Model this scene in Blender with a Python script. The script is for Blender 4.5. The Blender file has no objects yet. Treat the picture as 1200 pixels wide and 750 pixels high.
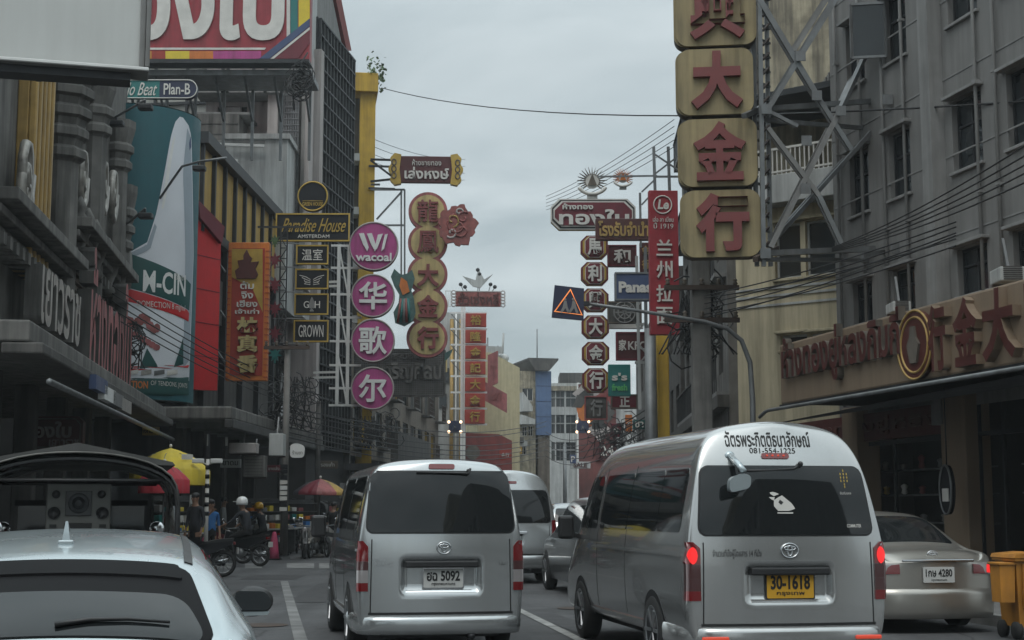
import bpy, bmesh, math, random
from mathutils import Vector, Matrix
from mathutils.bvhtree import BVHTree
random.seed(7)
R = math.radians
SC = bpy.context.scene
COL = SC.collection

# ---------------------------------------------------------------- camera, sky, sun, exposure
CAMZ, FPX, PITCH = 1.46, 1733.0, math.atan(223 / 1733.0)
cd = bpy.data.cameras.new('camera'); cam = bpy.data.objects.new('camera', cd); COL.objects.link(cam)
cd.sensor_width = 36; cd.lens = 36 * FPX / 1200; cd.clip_start = 0.05; cd.clip_end = 3000
cam.location = (0, 0, CAMZ); cam.rotation_euler = (R(90) + PITCH, 0, 0)
SC.camera = cam
SUN_EL, SUN_AZ = 58, 200
world = bpy.data.worlds.new('World'); SC.world = world; world.use_nodes = True
def build_world():
    nt = world.node_tree; n = nt.nodes; l = nt.links; n.clear()
    out = n.new('ShaderNodeOutputWorld'); bg = n.new('ShaderNodeBackground')
    sky = n.new('ShaderNodeTexSky'); sky.sky_type = 'NISHITA'; sky.sun_disc = False
    sky.sun_elevation = R(SUN_EL); sky.sun_rotation = R(SUN_AZ); sky.air_density = 1; sky.dust_density = 3
    tc = n.new('ShaderNodeTexCoord'); sep = n.new('ShaderNodeSeparateXYZ'); l.new(tc.outputs['Generated'], sep.inputs[0])
    # overcast deck: direction projected on a flat cloud layer
    mx = n.new('ShaderNodeMath'); mx.operation = 'MAXIMUM'; l.new(sep.outputs['Z'], mx.inputs[0]); mx.inputs[1].default_value = 0.03
    ad = n.new('ShaderNodeMath'); ad.operation = 'ADD'; l.new(mx.outputs[0], ad.inputs[0]); ad.inputs[1].default_value = 0.12
    dx = n.new('ShaderNodeMath'); dx.operation = 'DIVIDE'; l.new(sep.outputs['X'], dx.inputs[0]); l.new(ad.outputs[0], dx.inputs[1])
    dy = n.new('ShaderNodeMath'); dy.operation = 'DIVIDE'; l.new(sep.outputs['Y'], dy.inputs[0]); l.new(ad.outputs[0], dy.inputs[1])
    cb = n.new('ShaderNodeCombineXYZ'); l.new(dx.outputs[0], cb.inputs[0]); l.new(dy.outputs[0], cb.inputs[1])
    ns = n.new('ShaderNodeTexNoise'); ns.inputs['Scale'].default_value = 1.3; ns.inputs['Detail'].default_value = 7; ns.inputs['Roughness'].default_value = 0.52
    ns.inputs['Distortion'].default_value = 0.4; l.new(cb.outputs[0], ns.inputs['Vector'])
    cr = n.new('ShaderNodeValToRGB'); l.new(ns.outputs['Fac'], cr.inputs[0])
    cr.color_ramp.elements[0].position = 0.34; cr.color_ramp.elements[0].color = (2.75, 3.25, 3.4, 1)
    cr.color_ramp.elements[1].position = 0.66; cr.color_ramp.elements[1].color = (4.6, 5.1, 5.2, 1)
    # the deck is brighter overhead
    zr = n.new('ShaderNodeMapRange'); l.new(sep.outputs['Z'], zr.inputs['Value']); zr.inputs['From Min'].default_value = 0.3; zr.inputs['From Max'].default_value = 0.95
    zr.inputs['To Min'].default_value = 1.0; zr.inputs['To Max'].default_value = 2.6
    ml = n.new('ShaderNodeVectorMath'); ml.operation = 'SCALE'; l.new(cr.outputs[0], ml.inputs[0]); l.new(zr.outputs[0], ml.inputs['Scale'])
    mixn = n.new('ShaderNodeMix'); mixn.data_type = 'RGBA'; mixn.inputs['Factor'].default_value = 0.9
    l.new(sky.outputs[0], mixn.inputs['A']); l.new(ml.outputs[0], mixn.inputs['B'])
    l.new(mixn.outputs['Result'], bg.inputs['Color']); bg.inputs['Strength'].default_value = 0.10
    l.new(bg.outputs[0], out.inputs['Surface'])
build_world()
sd = bpy.data.lights.new('sun', 'SUN'); sd.energy = 0.5; sd.angle = R(30); sd.color = (1, .97, .93)
sun = bpy.data.objects.new('sun', sd); COL.objects.link(sun)
sun.rotation_euler = (R(90 - SUN_EL), 0, R(180 - SUN_AZ))
SC.view_settings.view_transform = 'Standard'; SC.view_settings.look = 'None'
SC.view_settings.exposure = 0.6; SC.view_settings.gamma = 1.0; SC.view_settings.use_curve_mapping = False
SC.cycles.max_bounces = 6; SC.cycles.diffuse_bounces = 3; SC.cycles.glossy_bounces = 4; SC.cycles.transparent_max_bounces = 8
SC.cycles.caustics_reflective = False; SC.cycles.caustics_refractive = False
SC.cycles.use_denoising = True

# ---------------------------------------------------------------- geometry of the view, used once to measure the place
def ray(u, v):
    x = (u - 600) / FPX; y = (375 - v) / FPX
    return Vector((x, math.cos(PITCH) - math.sin(PITCH) * y, math.sin(PITCH) + math.cos(PITCH) * y))
def P(u, v, Y):
    d = ray(u, v); return Vector((0, 0, CAMZ)) + d * (Y / d.y)
def G(u, v, z=0.0):
    d = ray(u, v); return Vector((0, 0, CAMZ)) + d * ((z - CAMZ) / d.z)

class Fr:
    """A vertical plane: x runs to the viewer's right along it, y goes in behind it, z is up."""
    def __init__(s, X, Y, ang):
        s.o = Vector((X, Y, 0)); s.ang = R(ang); s.a = Vector((math.cos(s.ang), math.sin(s.ang), 0)); s.n = Vector((-math.sin(s.ang), math.cos(s.ang), 0))
    def at(s, u, v):
        d = ray(u, v); c = Vector((0, 0, CAMZ)); t = (s.o - c).dot(s.n) / d.dot(s.n); p = c + d * t
        return (p - s.o).dot(s.a), p.z
    def w(s, x, y=0, z=0): return s.o + s.a * x + s.n * y + Vector((0, 0, z))
def left_frame(X, Y, ang):   # left side of the street, x away from us; ang = degrees the street line turns right
    return Fr(X, Y, 90 - ang)
def right_frame(X, Y, ang):  # right side, x towards us; ang = degrees the street line turns left
    return Fr(X, Y, -90 + ang)

# ---------------------------------------------------------------- materials
MATS = {}
def mat(name, c, rough=.7, metal=0., var=.12, scale=3., streak=0., dirt=None, bump=0., spec=.5, coat=0., emit=0., emitc=None):
    if name in MATS: return MATS[name]
    m = bpy.data.materials.new(name); m.use_nodes = True; MATS[name] = m
    nt = m.node_tree; n = nt.nodes; l = nt.links; b = n['Principled BSDF']
    b.inputs['Roughness'].default_value = rough; b.inputs['Metallic'].default_value = metal; b.inputs['Specular IOR Level'].default_value = spec
    if coat: b.inputs['Coat Weight'].default_value = coat; b.inputs['Coat Roughness'].default_value = .04
    c4 = (c[0], c[1], c[2], 1); b.inputs['Base Color'].default_value = c4
    tc = n.new('ShaderNodeTexCoord') if (var or streak or bump) else None
    if var:
        ns = n.new('ShaderNodeTexNoise'); ns.inputs['Scale'].default_value = scale; ns.inputs['Detail'].default_value = 6; l.new(tc.outputs['Object'], ns.inputs['Vector'])
        mr = n.new('ShaderNodeMapRange'); l.new(ns.outputs['Fac'], mr.inputs['Value']); mr.inputs['From Min'].default_value = .3; mr.inputs['From Max'].default_value = .7
        mr.inputs['To Min'].default_value = 1 - var * 1.3; mr.inputs['To Max'].default_value = 1 + var * .7
        ml = n.new('ShaderNodeVectorMath'); ml.operation = 'SCALE'; ml.inputs[0].default_value = c[:3]; l.new(mr.outputs[0], ml.inputs['Scale'])
        last = ml.outputs[0]
        if rough > .25:
            mr2 = n.new('ShaderNodeMapRange'); l.new(ns.outputs['Fac'], mr2.inputs['Value']); mr2.inputs['From Min'].default_value = .3; mr2.inputs['From Max'].default_value = .7
            mr2.inputs['To Min'].default_value = max(0, rough - (.1 if metal < .3 else .025)); mr2.inputs['To Max'].default_value = min(1, rough + (.1 if metal < .3 else .025)); l.new(mr2.outputs[0], b.inputs['Roughness'])
        if streak:   # rain streaks and soot: noise drawn out down the wall
            mp = n.new('ShaderNodeMapping'); mp.inputs['Scale'].default_value = (2.2, 2.2, .16); l.new(tc.outputs['Object'], mp.inputs['Vector'])
            n2 = n.new('ShaderNodeTexNoise'); n2.inputs['Scale'].default_value = 1.6; n2.inputs['Detail'].default_value = 8; n2.inputs['Roughness'].default_value = .65; l.new(mp.outputs[0], n2.inputs['Vector'])
            r2 = n.new('ShaderNodeMapRange'); l.new(n2.outputs['Fac'], r2.inputs['Value']); r2.inputs['From Min'].default_value = .42; r2.inputs['From Max'].default_value = .68; r2.inputs['To Max'].default_value = streak
            mx = n.new('ShaderNodeMix'); mx.data_type = 'RGBA'; l.new(r2.outputs[0], mx.inputs['Factor']); l.new(last, mx.inputs['A'])
            dc = dirt or (c[0] * .28, c[1] * .27, c[2] * .25); mx.inputs['B'].default_value = (*dc, 1); last = mx.outputs['Result']
        l.new(last, b.inputs['Base Color'])
    if bump:
        nb = n.new('ShaderNodeTexNoise'); nb.inputs['Scale'].default_value = 40; nb.inputs['Detail'].default_value = 5; l.new(tc.outputs['Object'], nb.inputs['Vector'])
        bp = n.new('ShaderNodeBump'); bp.inputs['Strength'].default_value = bump; bp.inputs['Distance'].default_value = .02; l.new(nb.outputs['Fac'], bp.inputs['Height']); l.new(bp.outputs[0], b.inputs['Normal'])
    if emit:
        ec = emitc or c; b.inputs['Emission Color'].default_value = (*ec, 1); b.inputs['Emission Strength'].default_value = emit
    return m

M = dict(
    silver=mat('silver_paint', (.50, .52, .525), .21, .75, var=.05, scale=1, streak=.22, dirt=(.38, .37, .35), coat=.8),
    silver2=mat('silver_paint_warm', (.50, .505, .50), .21, .75, var=.05, scale=1, streak=.25, dirt=(.37, .36, .34), coat=.8),
    pale=mat('pale_silver_paint', (.46, .52, .54), .28, .6, var=.04, scale=2, coat=.7),
    champ=mat('champagne_paint', (.40, .38, .345), .3, .7, var=.05, scale=2, coat=.6),
    greycar=mat('grey_car_paint', (.16, .165, .17), .3, .6, var=.05, coat=.6),
    glass=mat('tinted_glass', (.012, .014, .015), .035, 0, var=0, spec=.55),
    winglass=mat('window_glass', (.03, .035, .038), .08, 0, var=.2, scale=1, spec=.5),
    black=mat('black_rubber', (.012, .012, .013), .6, var=.15),
    tyre=mat('tyre_rubber', (.018, .018, .018), .8, var=.2),
    blackplastic=mat('black_plastic', (.02, .02, .021), .45, var=.1),
    chrome=mat('chrome', (.62, .63, .64), .14, 1., var=0),
    alloy=mat('wheel_alloy', (.32, .33, .34), .35, .8, var=.1),
    steel=mat('galvanised_steel', (.20, .21, .215), .5, .5, var=.2, streak=.35, dirt=(.09, .07, .055)),
    darksteel=mat('dark_steel', (.035, .037, .04), .55, .3, var=.25),
    redlens=mat('red_lens', (.16, .006, .008), .12, var=0, coat=1),
    clearlens=mat('clear_lens', (.28, .26, .26), .12, var=0, coat=1),
    smokelens=mat('smoke_lens', (.07, .025, .025), .12, var=0, coat=1),
    litred=mat('lit_brake_lamp', (.45, .01, .012), .3, var=0, emit=.55, emitc=(1, .03, .03)),
    litdots=mat('lit_led', (.9, .5, .3), .3, var=0, emit=1.6, emitc=(1, .72, .45)),
    amberled=mat('amber_led', (.8, .25, .05), .3, var=0, emit=.55, emitc=(1, .33, .10)),
    refl=mat('red_reflector', (.55, .05, .03), .25, var=0, emit=.2, emitc=(1, .12, .06)),  # bumper reflectors given a faint glow of their own; also lit brake LEDs
    platewhite=mat('plate_white', (.55, .55, .53), .5, var=.1),
    plateyellow=mat('plate_yellow', (.62, .33, .02), .5, var=.1),
    ink=mat('black_ink', (.012, .012, .012), .6, var=0),
    white=mat('white_paint', (.72, .72, .70), .5, var=.08),
    offwhite=mat('letter_white', (.62, .60, .56), .5, var=.1),
    # setting
    asphalt=mat('asphalt', (.078, .079, .082), .82, var=.28, scale=.7, bump=.25, streak=0),
    pavement=mat('pavement_slab', (.16, .155, .15), .85, var=.25, scale=2),
    kerbm=mat('kerb_stone', (.26, .26, .25), .85, var=.3, scale=2),
    roadpaint=mat('worn_road_paint', (.30, .30, .29), .8, var=.45, scale=3),
    roadworn=mat('very_worn_road_paint', (.20, .20, .197), .8, var=.4, scale=2),
    greywall=mat('grey_cement_wall', (.20, .195, .188), .85, var=.12, scale=.8, streak=.34),
    greyband=mat('grey_cement_trim', (.24, .238, .232), .85, var=.12, streak=.4),
    cream=mat('cream_wall', (.56, .49, .34), .85, var=.12, scale=1, streak=.6),
    creamold=mat('weathered_cream_wall', (.42, .37, .27), .9, var=.35, scale=2.2, streak=.85, dirt=(.06, .055, .05)),
    concrete=mat('weathered_concrete', (.19, .182, .17), .9, var=.25, scale=2, streak=.75, dirt=(.03, .03, .028)),
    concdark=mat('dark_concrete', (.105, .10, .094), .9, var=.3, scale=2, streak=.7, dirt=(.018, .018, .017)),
    whitewall=mat('old_white_wall', (.48, .49, .48), .85, var=.12, scale=1.2, streak=.6, dirt=(.16, .16, .155)),
    pinkwall=mat('pale_pinkish_wall', (.44, .40, .385), .85, var=.1, scale=1, streak=.45),
    brownwall=mat('brown_wall', (.16, .135, .11), .85, var=.3, scale=2, streak=.6),
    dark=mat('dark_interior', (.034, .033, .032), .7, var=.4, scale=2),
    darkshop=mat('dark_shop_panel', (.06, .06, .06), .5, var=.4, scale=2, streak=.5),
    gold=mat('gold_panel', (.46, .30, .10), .5, .25, var=.2, scale=3, streak=.5),
    goldtrim=mat('gold_trim', (.46, .31, .07), .4, .5, var=.15),
    ochre=mat('ochre_paint', (.46, .30, .075), .75, var=.12, streak=.45),
    yellowpost=mat('yellow_paint', (.56, .36, .05), .7, var=.15, scale=1.5, streak=.5),
    tan=mat('tan_fascia', (.24, .175, .12), .6, var=.06, scale=1.2, streak=.25),
    letterred=mat('letter_dark_red', (.085, .022, .018), .4, var=.2),
    letterred2=mat('letter_faded_red', (.36, .11, .11), .6, var=.3, streak=.6),
    lettersilver=mat('letter_tarnished_silver', (.34, .32, .29), .4, .4, var=.35, scale=5),
    signyellow=mat('sign_dull_yellow', (.35, .28, .145), .6, var=.18, scale=1.6, streak=.6),
    signgold=mat('sign_pale_gold', (.54, .43, .19), .55, var=.18, scale=1.5, streak=.55),
    brickred=mat('sign_character_red', (.19, .042, .04), .5, var=.12),
    signred=mat('sign_red', (.31, .03, .042), .5, var=.14, streak=.45),
    signmaroon=mat('sign_maroon', (.15, .018, .03), .5, var=.12, streak=.25),
    signdarkmaroon=mat('sign_dark_maroon', (.08, .015, .016), .5, var=.15),
    orangesign=mat('sign_orange', (.58, .17, .03), .55, var=.12, streak=.3),
    redorange=mat('sign_red_orange', (.34, .035, .02), .55, var=.12, streak=.3),
    pink=mat('sign_magenta', (.42, .06, .23), .5, var=.12, streak=.4),
    navy=mat('sign_navy', (.02, .025, .06), .5, var=.1),
    blueplastic=mat('sign_blue', (.05, .075, .16), .5, var=.1),
    blackboard=mat('sign_black', (.014, .015, .018), .6, var=.1, spec=.25),
    matteblack=mat('matte_black', (.008, .008, .009), .6, var=0, spec=.12),
    teal=mat('billboard_teal', (.02, .105, .125), .55, var=.06, streak=.12),
    tealdark=mat('billboard_dark_green', (.012, .075, .07), .55, var=.08),
    bottle=mat('billboard_bottle_white', (.66, .68, .72), .55, var=.06, scale=1),
    bottleshade=mat('billboard_print_grey', (.33, .38, .43), .55, var=.05),
    redbox=mat('red_cladding', (.55, .022, .026), .45, var=.08, streak=.15),
    billboardwhite=mat('blank_billboard_sheet', (.56, .57, .55), .6, var=.06, scale=.6, streak=.18, dirt=(.36, .36, .34)),
    bluewall=mat('blue_side_wall', (.10, .16, .29), .8, var=.1, streak=.25),
    yellowwall=mat('pale_yellow_wall', (.52, .46, .29), .85, var=.08, streak=.35),
    redwall=mat('dull_red_wall', (.22, .045, .04), .8, var=.2, streak=.4),
    mesh=mat('grey_brown_mesh', (.19, .17, .15), .8, var=.3, scale=4, streak=.5),
    curtainglass=mat('curtain_wall_glass', (.36, .365, .335), .5, .0, var=.25, scale=.5, streak=.3),
    skin=mat('skin', (.25, .14, .09), .6, var=.1),
    helmetwhite=mat('white_helmet', (.75, .75, .74), .25, var=.03, coat=.6),
    yellowhel=mat('yellow_helmet', (.75, .40, .03), .3, var=.05, coat=.5),
    darkcloth=mat('dark_cloth', (.022, .024, .03), .9, var=.3, scale=8),
    blackcloth=mat('black_cloth', (.012, .012, .013), .9, var=.3, scale=8),
    bluecloth=mat('blue_cloth', (.03, .13, .33), .85, var=.2, scale=6),
    umbyellow=mat('yellow_canvas', (.66, .50, .05), .75, var=.1, scale=3),
    umbred=mat('red_canvas', (.42, .03, .045), .75, var=.12, scale=3),
    umbblack=mat('black_canvas', (.03, .032, .04), .8, var=.15),
    canvas=mat('grey_canvas_roof', (.085, .085, .082), .85, var=.2, scale=4),
    cleartarp=mat('clear_tarp', (.40, .40, .38), .3, var=.6, scale=2.5),
    speakergrey=mat('speaker_box_grey', (.13, .13, .12), .7, var=.12),
    binorange=mat('bin_orange', (.50, .21, .025), .55, var=.2, streak=.55),
    conepink=mat('pink_cone', (.50, .06, .14), .6, var=.1),
    leaf=mat('leaf_green', (.07, .12, .045), .7, var=.3),
    phoenixgreen=mat('phoenix_green', (.06, .13, .12), .5, var=.3, scale=6),
    dragonred=mat('dragon_faded_red', (.30, .09, .08), .6, var=.3, scale=5, streak=.4),
    rust=mat('rusty_bars', (.07, .05, .04), .8, var=.3),
    wire=mat('cable_black', (.015, .015, .016), .6, var=0),
    tealsign=mat('sign_teal_green', (.02, .16, .15), .5, var=.1),
    greenletter=mat('letter_green', (.10, .42, .14), .5, var=0),
    mural=mat('faded_mural', (.17, .055, .05), .8, var=.6, scale=.5, streak=.3),
)

# ---------------------------------------------------------------- mesh builder
class MB:
    def __init__(s, xf=None): s.v = []; s.f = []; s.m = []; s.sm = []; s.mats = []; s.xf = xf
    def mi(s, m):
        if isinstance(m, str): m = M[m]
        if m not in s.mats: s.mats.append(m)
        return s.mats.index(m)
    def add(s, vs, fs, m, smooth=False):
        o = len(s.v); i = s.mi(m); s.v += [tuple(p) for p in vs]
        for f in fs: s.f.append(tuple(o + k for k in f)); s.m.append(i); s.sm.append(smooth)
        return s
    def box(s, x0, x1, y0, y1, z0, z1, m, bev=0.):
        if x1 < x0: x0, x1 = x1, x0
        if y1 < y0: y0, y1 = y1, y0
        if z1 < z0: z0, z1 = z1, z0
        b = min(bev, (x1 - x0) * .3, (y1 - y0) * .3, (z1 - z0) * .3)
        if b <= 0:
            vs = [(x, y, z) for z in (z0, z1) for y in (y0, y1) for x in (x0, x1)]
            return s.add(vs, [(0, 2, 3, 1), (4, 5, 7, 6), (0, 1, 5, 4), (1, 3, 7, 5), (3, 2, 6, 7), (2, 0, 4, 6)], m)
        bm = bmesh.new(); bmesh.ops.create_cube(bm, size=1)
        for q in bm.verts: q.co = Vector(((x0 + x1) / 2 + q.co.x * (x1 - x0), (y0 + y1) / 2 + q.co.y * (y1 - y0), (z0 + z1) / 2 + q.co.z * (z1 - z0)))
        bmesh.ops.bevel(bm, geom=bm.edges[:], offset=b, segments=2, profile=.5, affect='EDGES')
        s.bm(bm, m); return s
    def bm(s, bm, m, smooth=False):
        bm.verts.index_update(); s.add([q.co for q in bm.verts], [[q.index for q in f.verts] for f in bm.faces], m, smooth); bm.free(); return s
    def prism(s, pts, y0, y1, m, cap=True, smooth=False, side=None):
        """outline in x,z (any winding), from y0 (front) to y1"""
        if sum(pts[i][0] * pts[(i + 1) % len(pts)][1] - pts[(i + 1) % len(pts)][0] * pts[i][1] for i in range(len(pts))) < 0: pts = pts[::-1]
        if y1 < y0: y0, y1 = y1, y0
        n = len(pts); vs = [(x, y0, z) for x, z in pts] + [(x, y1, z) for x, z in pts]
        s.add(vs, [tuple(range(n)), tuple(range(2 * n - 1, n - 1, -1))], m)
        s.add(vs, [((i + 1) % n, i, n + i, n + (i + 1) % n) for i in range(n)], side or m, smooth)
        return s
    def tube(s, pts, r, m, seg=6, closed=False, cap=True):
        pts = [Vector(p) for p in pts]; n = len(pts); rings = []
        rr = r if isinstance(r, (list, tuple)) else [r] * n
        prev = None
        for i, p in enumerate(pts):
            a = pts[(i - 1) % n] if (i > 0 or closed) else p; b = pts[(i + 1) % n] if (i < n - 1 or closed) else p
            t = (b - a)
            if t.length < 1e-9: t = Vector((0, 0, 1))
            t.normalize()
            q = prev if prev is not None else (Vector((0, 0, 1)) if abs(t.z) < .9 else Vector((1, 0, 0)))
            e1 = q - t * q.dot(t)
            if e1.length < 1e-6: e1 = Vector((1, 0, 0)) - t * t.x
            e1.normalize(); e2 = t.cross(e1); prev = e1
            rings.append([p + (e1 * math.cos(2 * math.pi * k / seg) + e2 * math.sin(2 * math.pi * k / seg)) * rr[i] for k in range(seg)])
        vs = [q for ring in rings for q in ring]; fs = []
        for i in range(n if closed else n - 1):
            j = (i + 1) % n
            for k in range(seg): fs.append((i * seg + k, i * seg + (k + 1) % seg, j * seg + (k + 1) % seg, j * seg + k))
        if cap and not closed: fs += [tuple(range(seg))[::-1], tuple((n - 1) * seg + k for k in range(seg))]
        return s.add(vs, fs, m, True if seg > 4 else False)
    def bar(s, a, b, w, m, h=None):
        """square bar between two points"""
        a = Vector(a); b = Vector(b); t = (b - a); L = t.length; t.normalize(); h = h or w
        q = Vector((0, 0, 1)) if abs(t.z) < .95 else Vector((1, 0, 0)); e1 = t.cross(q).normalized(); e2 = e1.cross(t)
        vs = [c + e1 * sx * w / 2 + e2 * sy * h / 2 for c in (a, b) for sx, sy in ((-1, -1), (1, -1), (1, 1), (-1, 1))]
        return s.add(vs, [(3, 2, 1, 0), (4, 5, 6, 7), (0, 1, 5, 4), (1, 2, 6, 5), (2, 3, 7, 6), (3, 0, 4, 7)], m)
    def lathe(s, prof, c, m, seg=16, axis='z', smooth=True, capb=True):
        """prof: (radius, height) list"""
        vs = []; n = len(prof)
        for r_, h in prof:
            for k in range(seg):
                a = 2 * math.pi * k / seg; x, y = r_ * math.cos(a), r_ * math.sin(a)
                p = (x, y, h) if axis == 'z' else ((h, x, y) if axis == 'x' else (y, h, x))
                vs.append((c[0] + p[0], c[1] + p[1], c[2] + p[2]))
        fs = [(i * seg + k, i * seg + (k + 1) % seg, (i + 1) * seg + (k + 1) % seg, (i + 1) * seg + k) for i in range(n - 1) for k in range(seg)]
        if capb: fs += [tuple(range(seg))[::-1], tuple((n - 1) * seg + k for k in range(seg))]
        return s.add(vs, fs, m, smooth)
    def ell(s, c, r, m, seg=12, rings=8):
        bm = bmesh.new(); bmesh.ops.create_uvsphere(bm, u_segments=seg, v_segments=rings, radius=1)
        for q in bm.verts: q.co = Vector((c[0] + q.co.x * r[0], c[1] + q.co.y * r[1], c[2] + q.co.z * r[2]))
        return s.bm(bm, m, True)
    def text(s, body, x0, x1, z0, z1, y, depth, m, bold=.02, keep=False, spacing=1., slant=0., side=None, align='c'):
        """raised lettering filling the box x0..x1, z0..z1, its face depth in front of y"""
        vs, fs, flat, w, h = text_geo(body, bold, depth > 0, spacing)
        sx = (x1 - x0) / w; sz = (z1 - z0) / h
        if keep: sx = sz = min(sx, sz)
        ox = (x0 + x1) / 2 - sx * w / 2 if align == 'c' else x0; oz = (z0 + z1) / 2 - sz * h / 2
        out = [(ox + p[0] * sx + slant * p[1] * sz, y - (p[2] * depth if depth > 0 else 0), oz + p[1] * sz) for p in vs]
        if side is None: s.add(out, fs, m)
        else:
            s.add(out, [f for f, k in zip(fs, flat) if k], m); s.add(out, [f for f, k in zip(fs, flat) if not k], side)
        return s
    def build(s, name, parent=None, label=None, loc=None, rotz=0., smooth_angle=None):
        me = bpy.data.meshes.new(name); me.from_pydata(s.v, [], s.f)
        for m_ in s.mats: me.materials.append(m_)
        me.polygons.foreach_set('material_index', s.m); me.polygons.foreach_set('use_smooth', s.sm); me.update()
        o = bpy.data.objects.new(name, me); COL.objects.link(o)
        if parent is not None: o.parent = parent
        if loc is not None: o.location = loc
        o.rotation_euler.z = rotz
        if label: o['label'] = label
        return o

TXT = {}
def text_geo(body, bold, ext, spacing):
    key = (body, bold, ext, spacing)
    if key in TXT: return TXT[key]
    c = bpy.data.curves.new('lettering', 'FONT'); c.body = body; c.size = 1; c.resolution_u = 3; c.offset = bold; c.space_character = spacing
    c.extrude = .5 if ext else 0
    o = bpy.data.objects.new('lettering', c); COL.objects.link(o)
    me = bpy.data.meshes.new_from_object(o.evaluated_get(bpy.context.evaluated_depsgraph_get()))
    vs = [q.co.copy() for q in me.vertices]; fs = [tuple(p.vertices) for p in me.polygons]; flat = [abs(p.normal.z) > .7 for p in me.polygons]
    bpy.data.objects.remove(o); bpy.data.curves.remove(c); bpy.data.meshes.remove(me)
    xs = [q.x for q in vs]; ys = [q.y for q in vs]; x0, y0 = min(xs), min(ys)
    vs = [(q.x - x0, q.y - y0, q.z + .5 if ext else 0) for q in vs]
    TXT[key] = (vs, fs, flat, max(xs) - x0, max(ys) - y0)
    return TXT[key]

def rrect(x0, x1, z0, z1, r, seg=4):
    pts = []
    for cx, cz, a0 in ((x1 - r, z0 + r, -90), (x1 - r, z1 - r, 0), (x0 + r, z1 - r, 90), (x0 + r, z0 + r, 180)):
        for k in range(seg + 1):
            a = R(a0 + 90 * k / seg); pts.append((cx + r * math.cos(a), cz + r * math.sin(a)))
    return pts
def rpoly(c, r, seg=4):
    pts = []; n = len(c)
    for i in range(n):
        p = Vector(c[i]); a = (Vector(c[i - 1]) - p); b = (Vector(c[(i + 1) % n]) - p)
        d = min(r, a.length * .45, b.length * .45); a = p + a.normalized() * d; b = p + b.normalized() * d
        for k in range(seg + 1):
            t = k / seg; pts.append(tuple(a * (1 - t) ** 2 + p * 2 * t * (1 - t) + b * t * t))
    return pts
def circ(cx, cz, r, n=32, rz=None): return [(cx + r * math.cos(2 * math.pi * k / n), cz + (rz or r) * math.sin(2 * math.pi * k / n)) for k in range(n)]
def octa(x0, x1, z0, z1, c): return [(x0 + c, z0), (x1 - c, z0), (x1, z0 + c), (x1, z1 - c), (x1 - c, z1), (x0 + c, z1), (x0, z1 - c), (x0, z0 + c)]

def thing(name, label, cat, loc=(0, 0, 0), rotz=0., group=None):
    o = bpy.data.objects.new(name, None); COL.objects.link(o); o.location = loc; o.rotation_euler.z = rotz
    o['label'] = label; o['category'] = cat; o.empty_display_size = .2
    if group: o['group'] = group
    return o
def tag(o, label, cat, group=None, kind=None):
    if label: o['label'] = label
    if cat: o['category'] = cat
    if group: o['group'] = group
    if kind: o['kind'] = kind
    return o
def kids(o): return [c for c in o.children]
def copy_tree(o, parent=None):
    c = o.copy(); COL.objects.link(c)
    if parent is not None: c.parent = parent
    for k in kids(o): copy_tree(k, c)
    return c

class Sign:
    """A thing whose front lies in a frame; px boxes are measured on that frame."""
    def __init__(s, name, label, cat, u, v, Y, yaw=0., group=None):
        p = P(u, v, Y); s.f = Fr(p.x, p.y, yaw); s.z0 = p.z
        s.root = thing(name, label, cat, (p.x, p.y, p.z), s.f.ang, group)
    def at(s, u, v): x, z = s.f.at(u, v); return x, z - s.z0
    def px(s, u0, v0, u1, v1):
        um, vm = (u0 + u1) / 2, (v0 + v1) / 2
        return s.at(u0, vm)[0], s.at(u1, vm)[0], s.at(um, v1)[1], s.at(um, v0)[1]
    def pts(s, lst): return [s.at(u, v) for u, v in lst]
    def part(s, mb, name, label=None): return mb.build(name, s.root, label)

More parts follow.
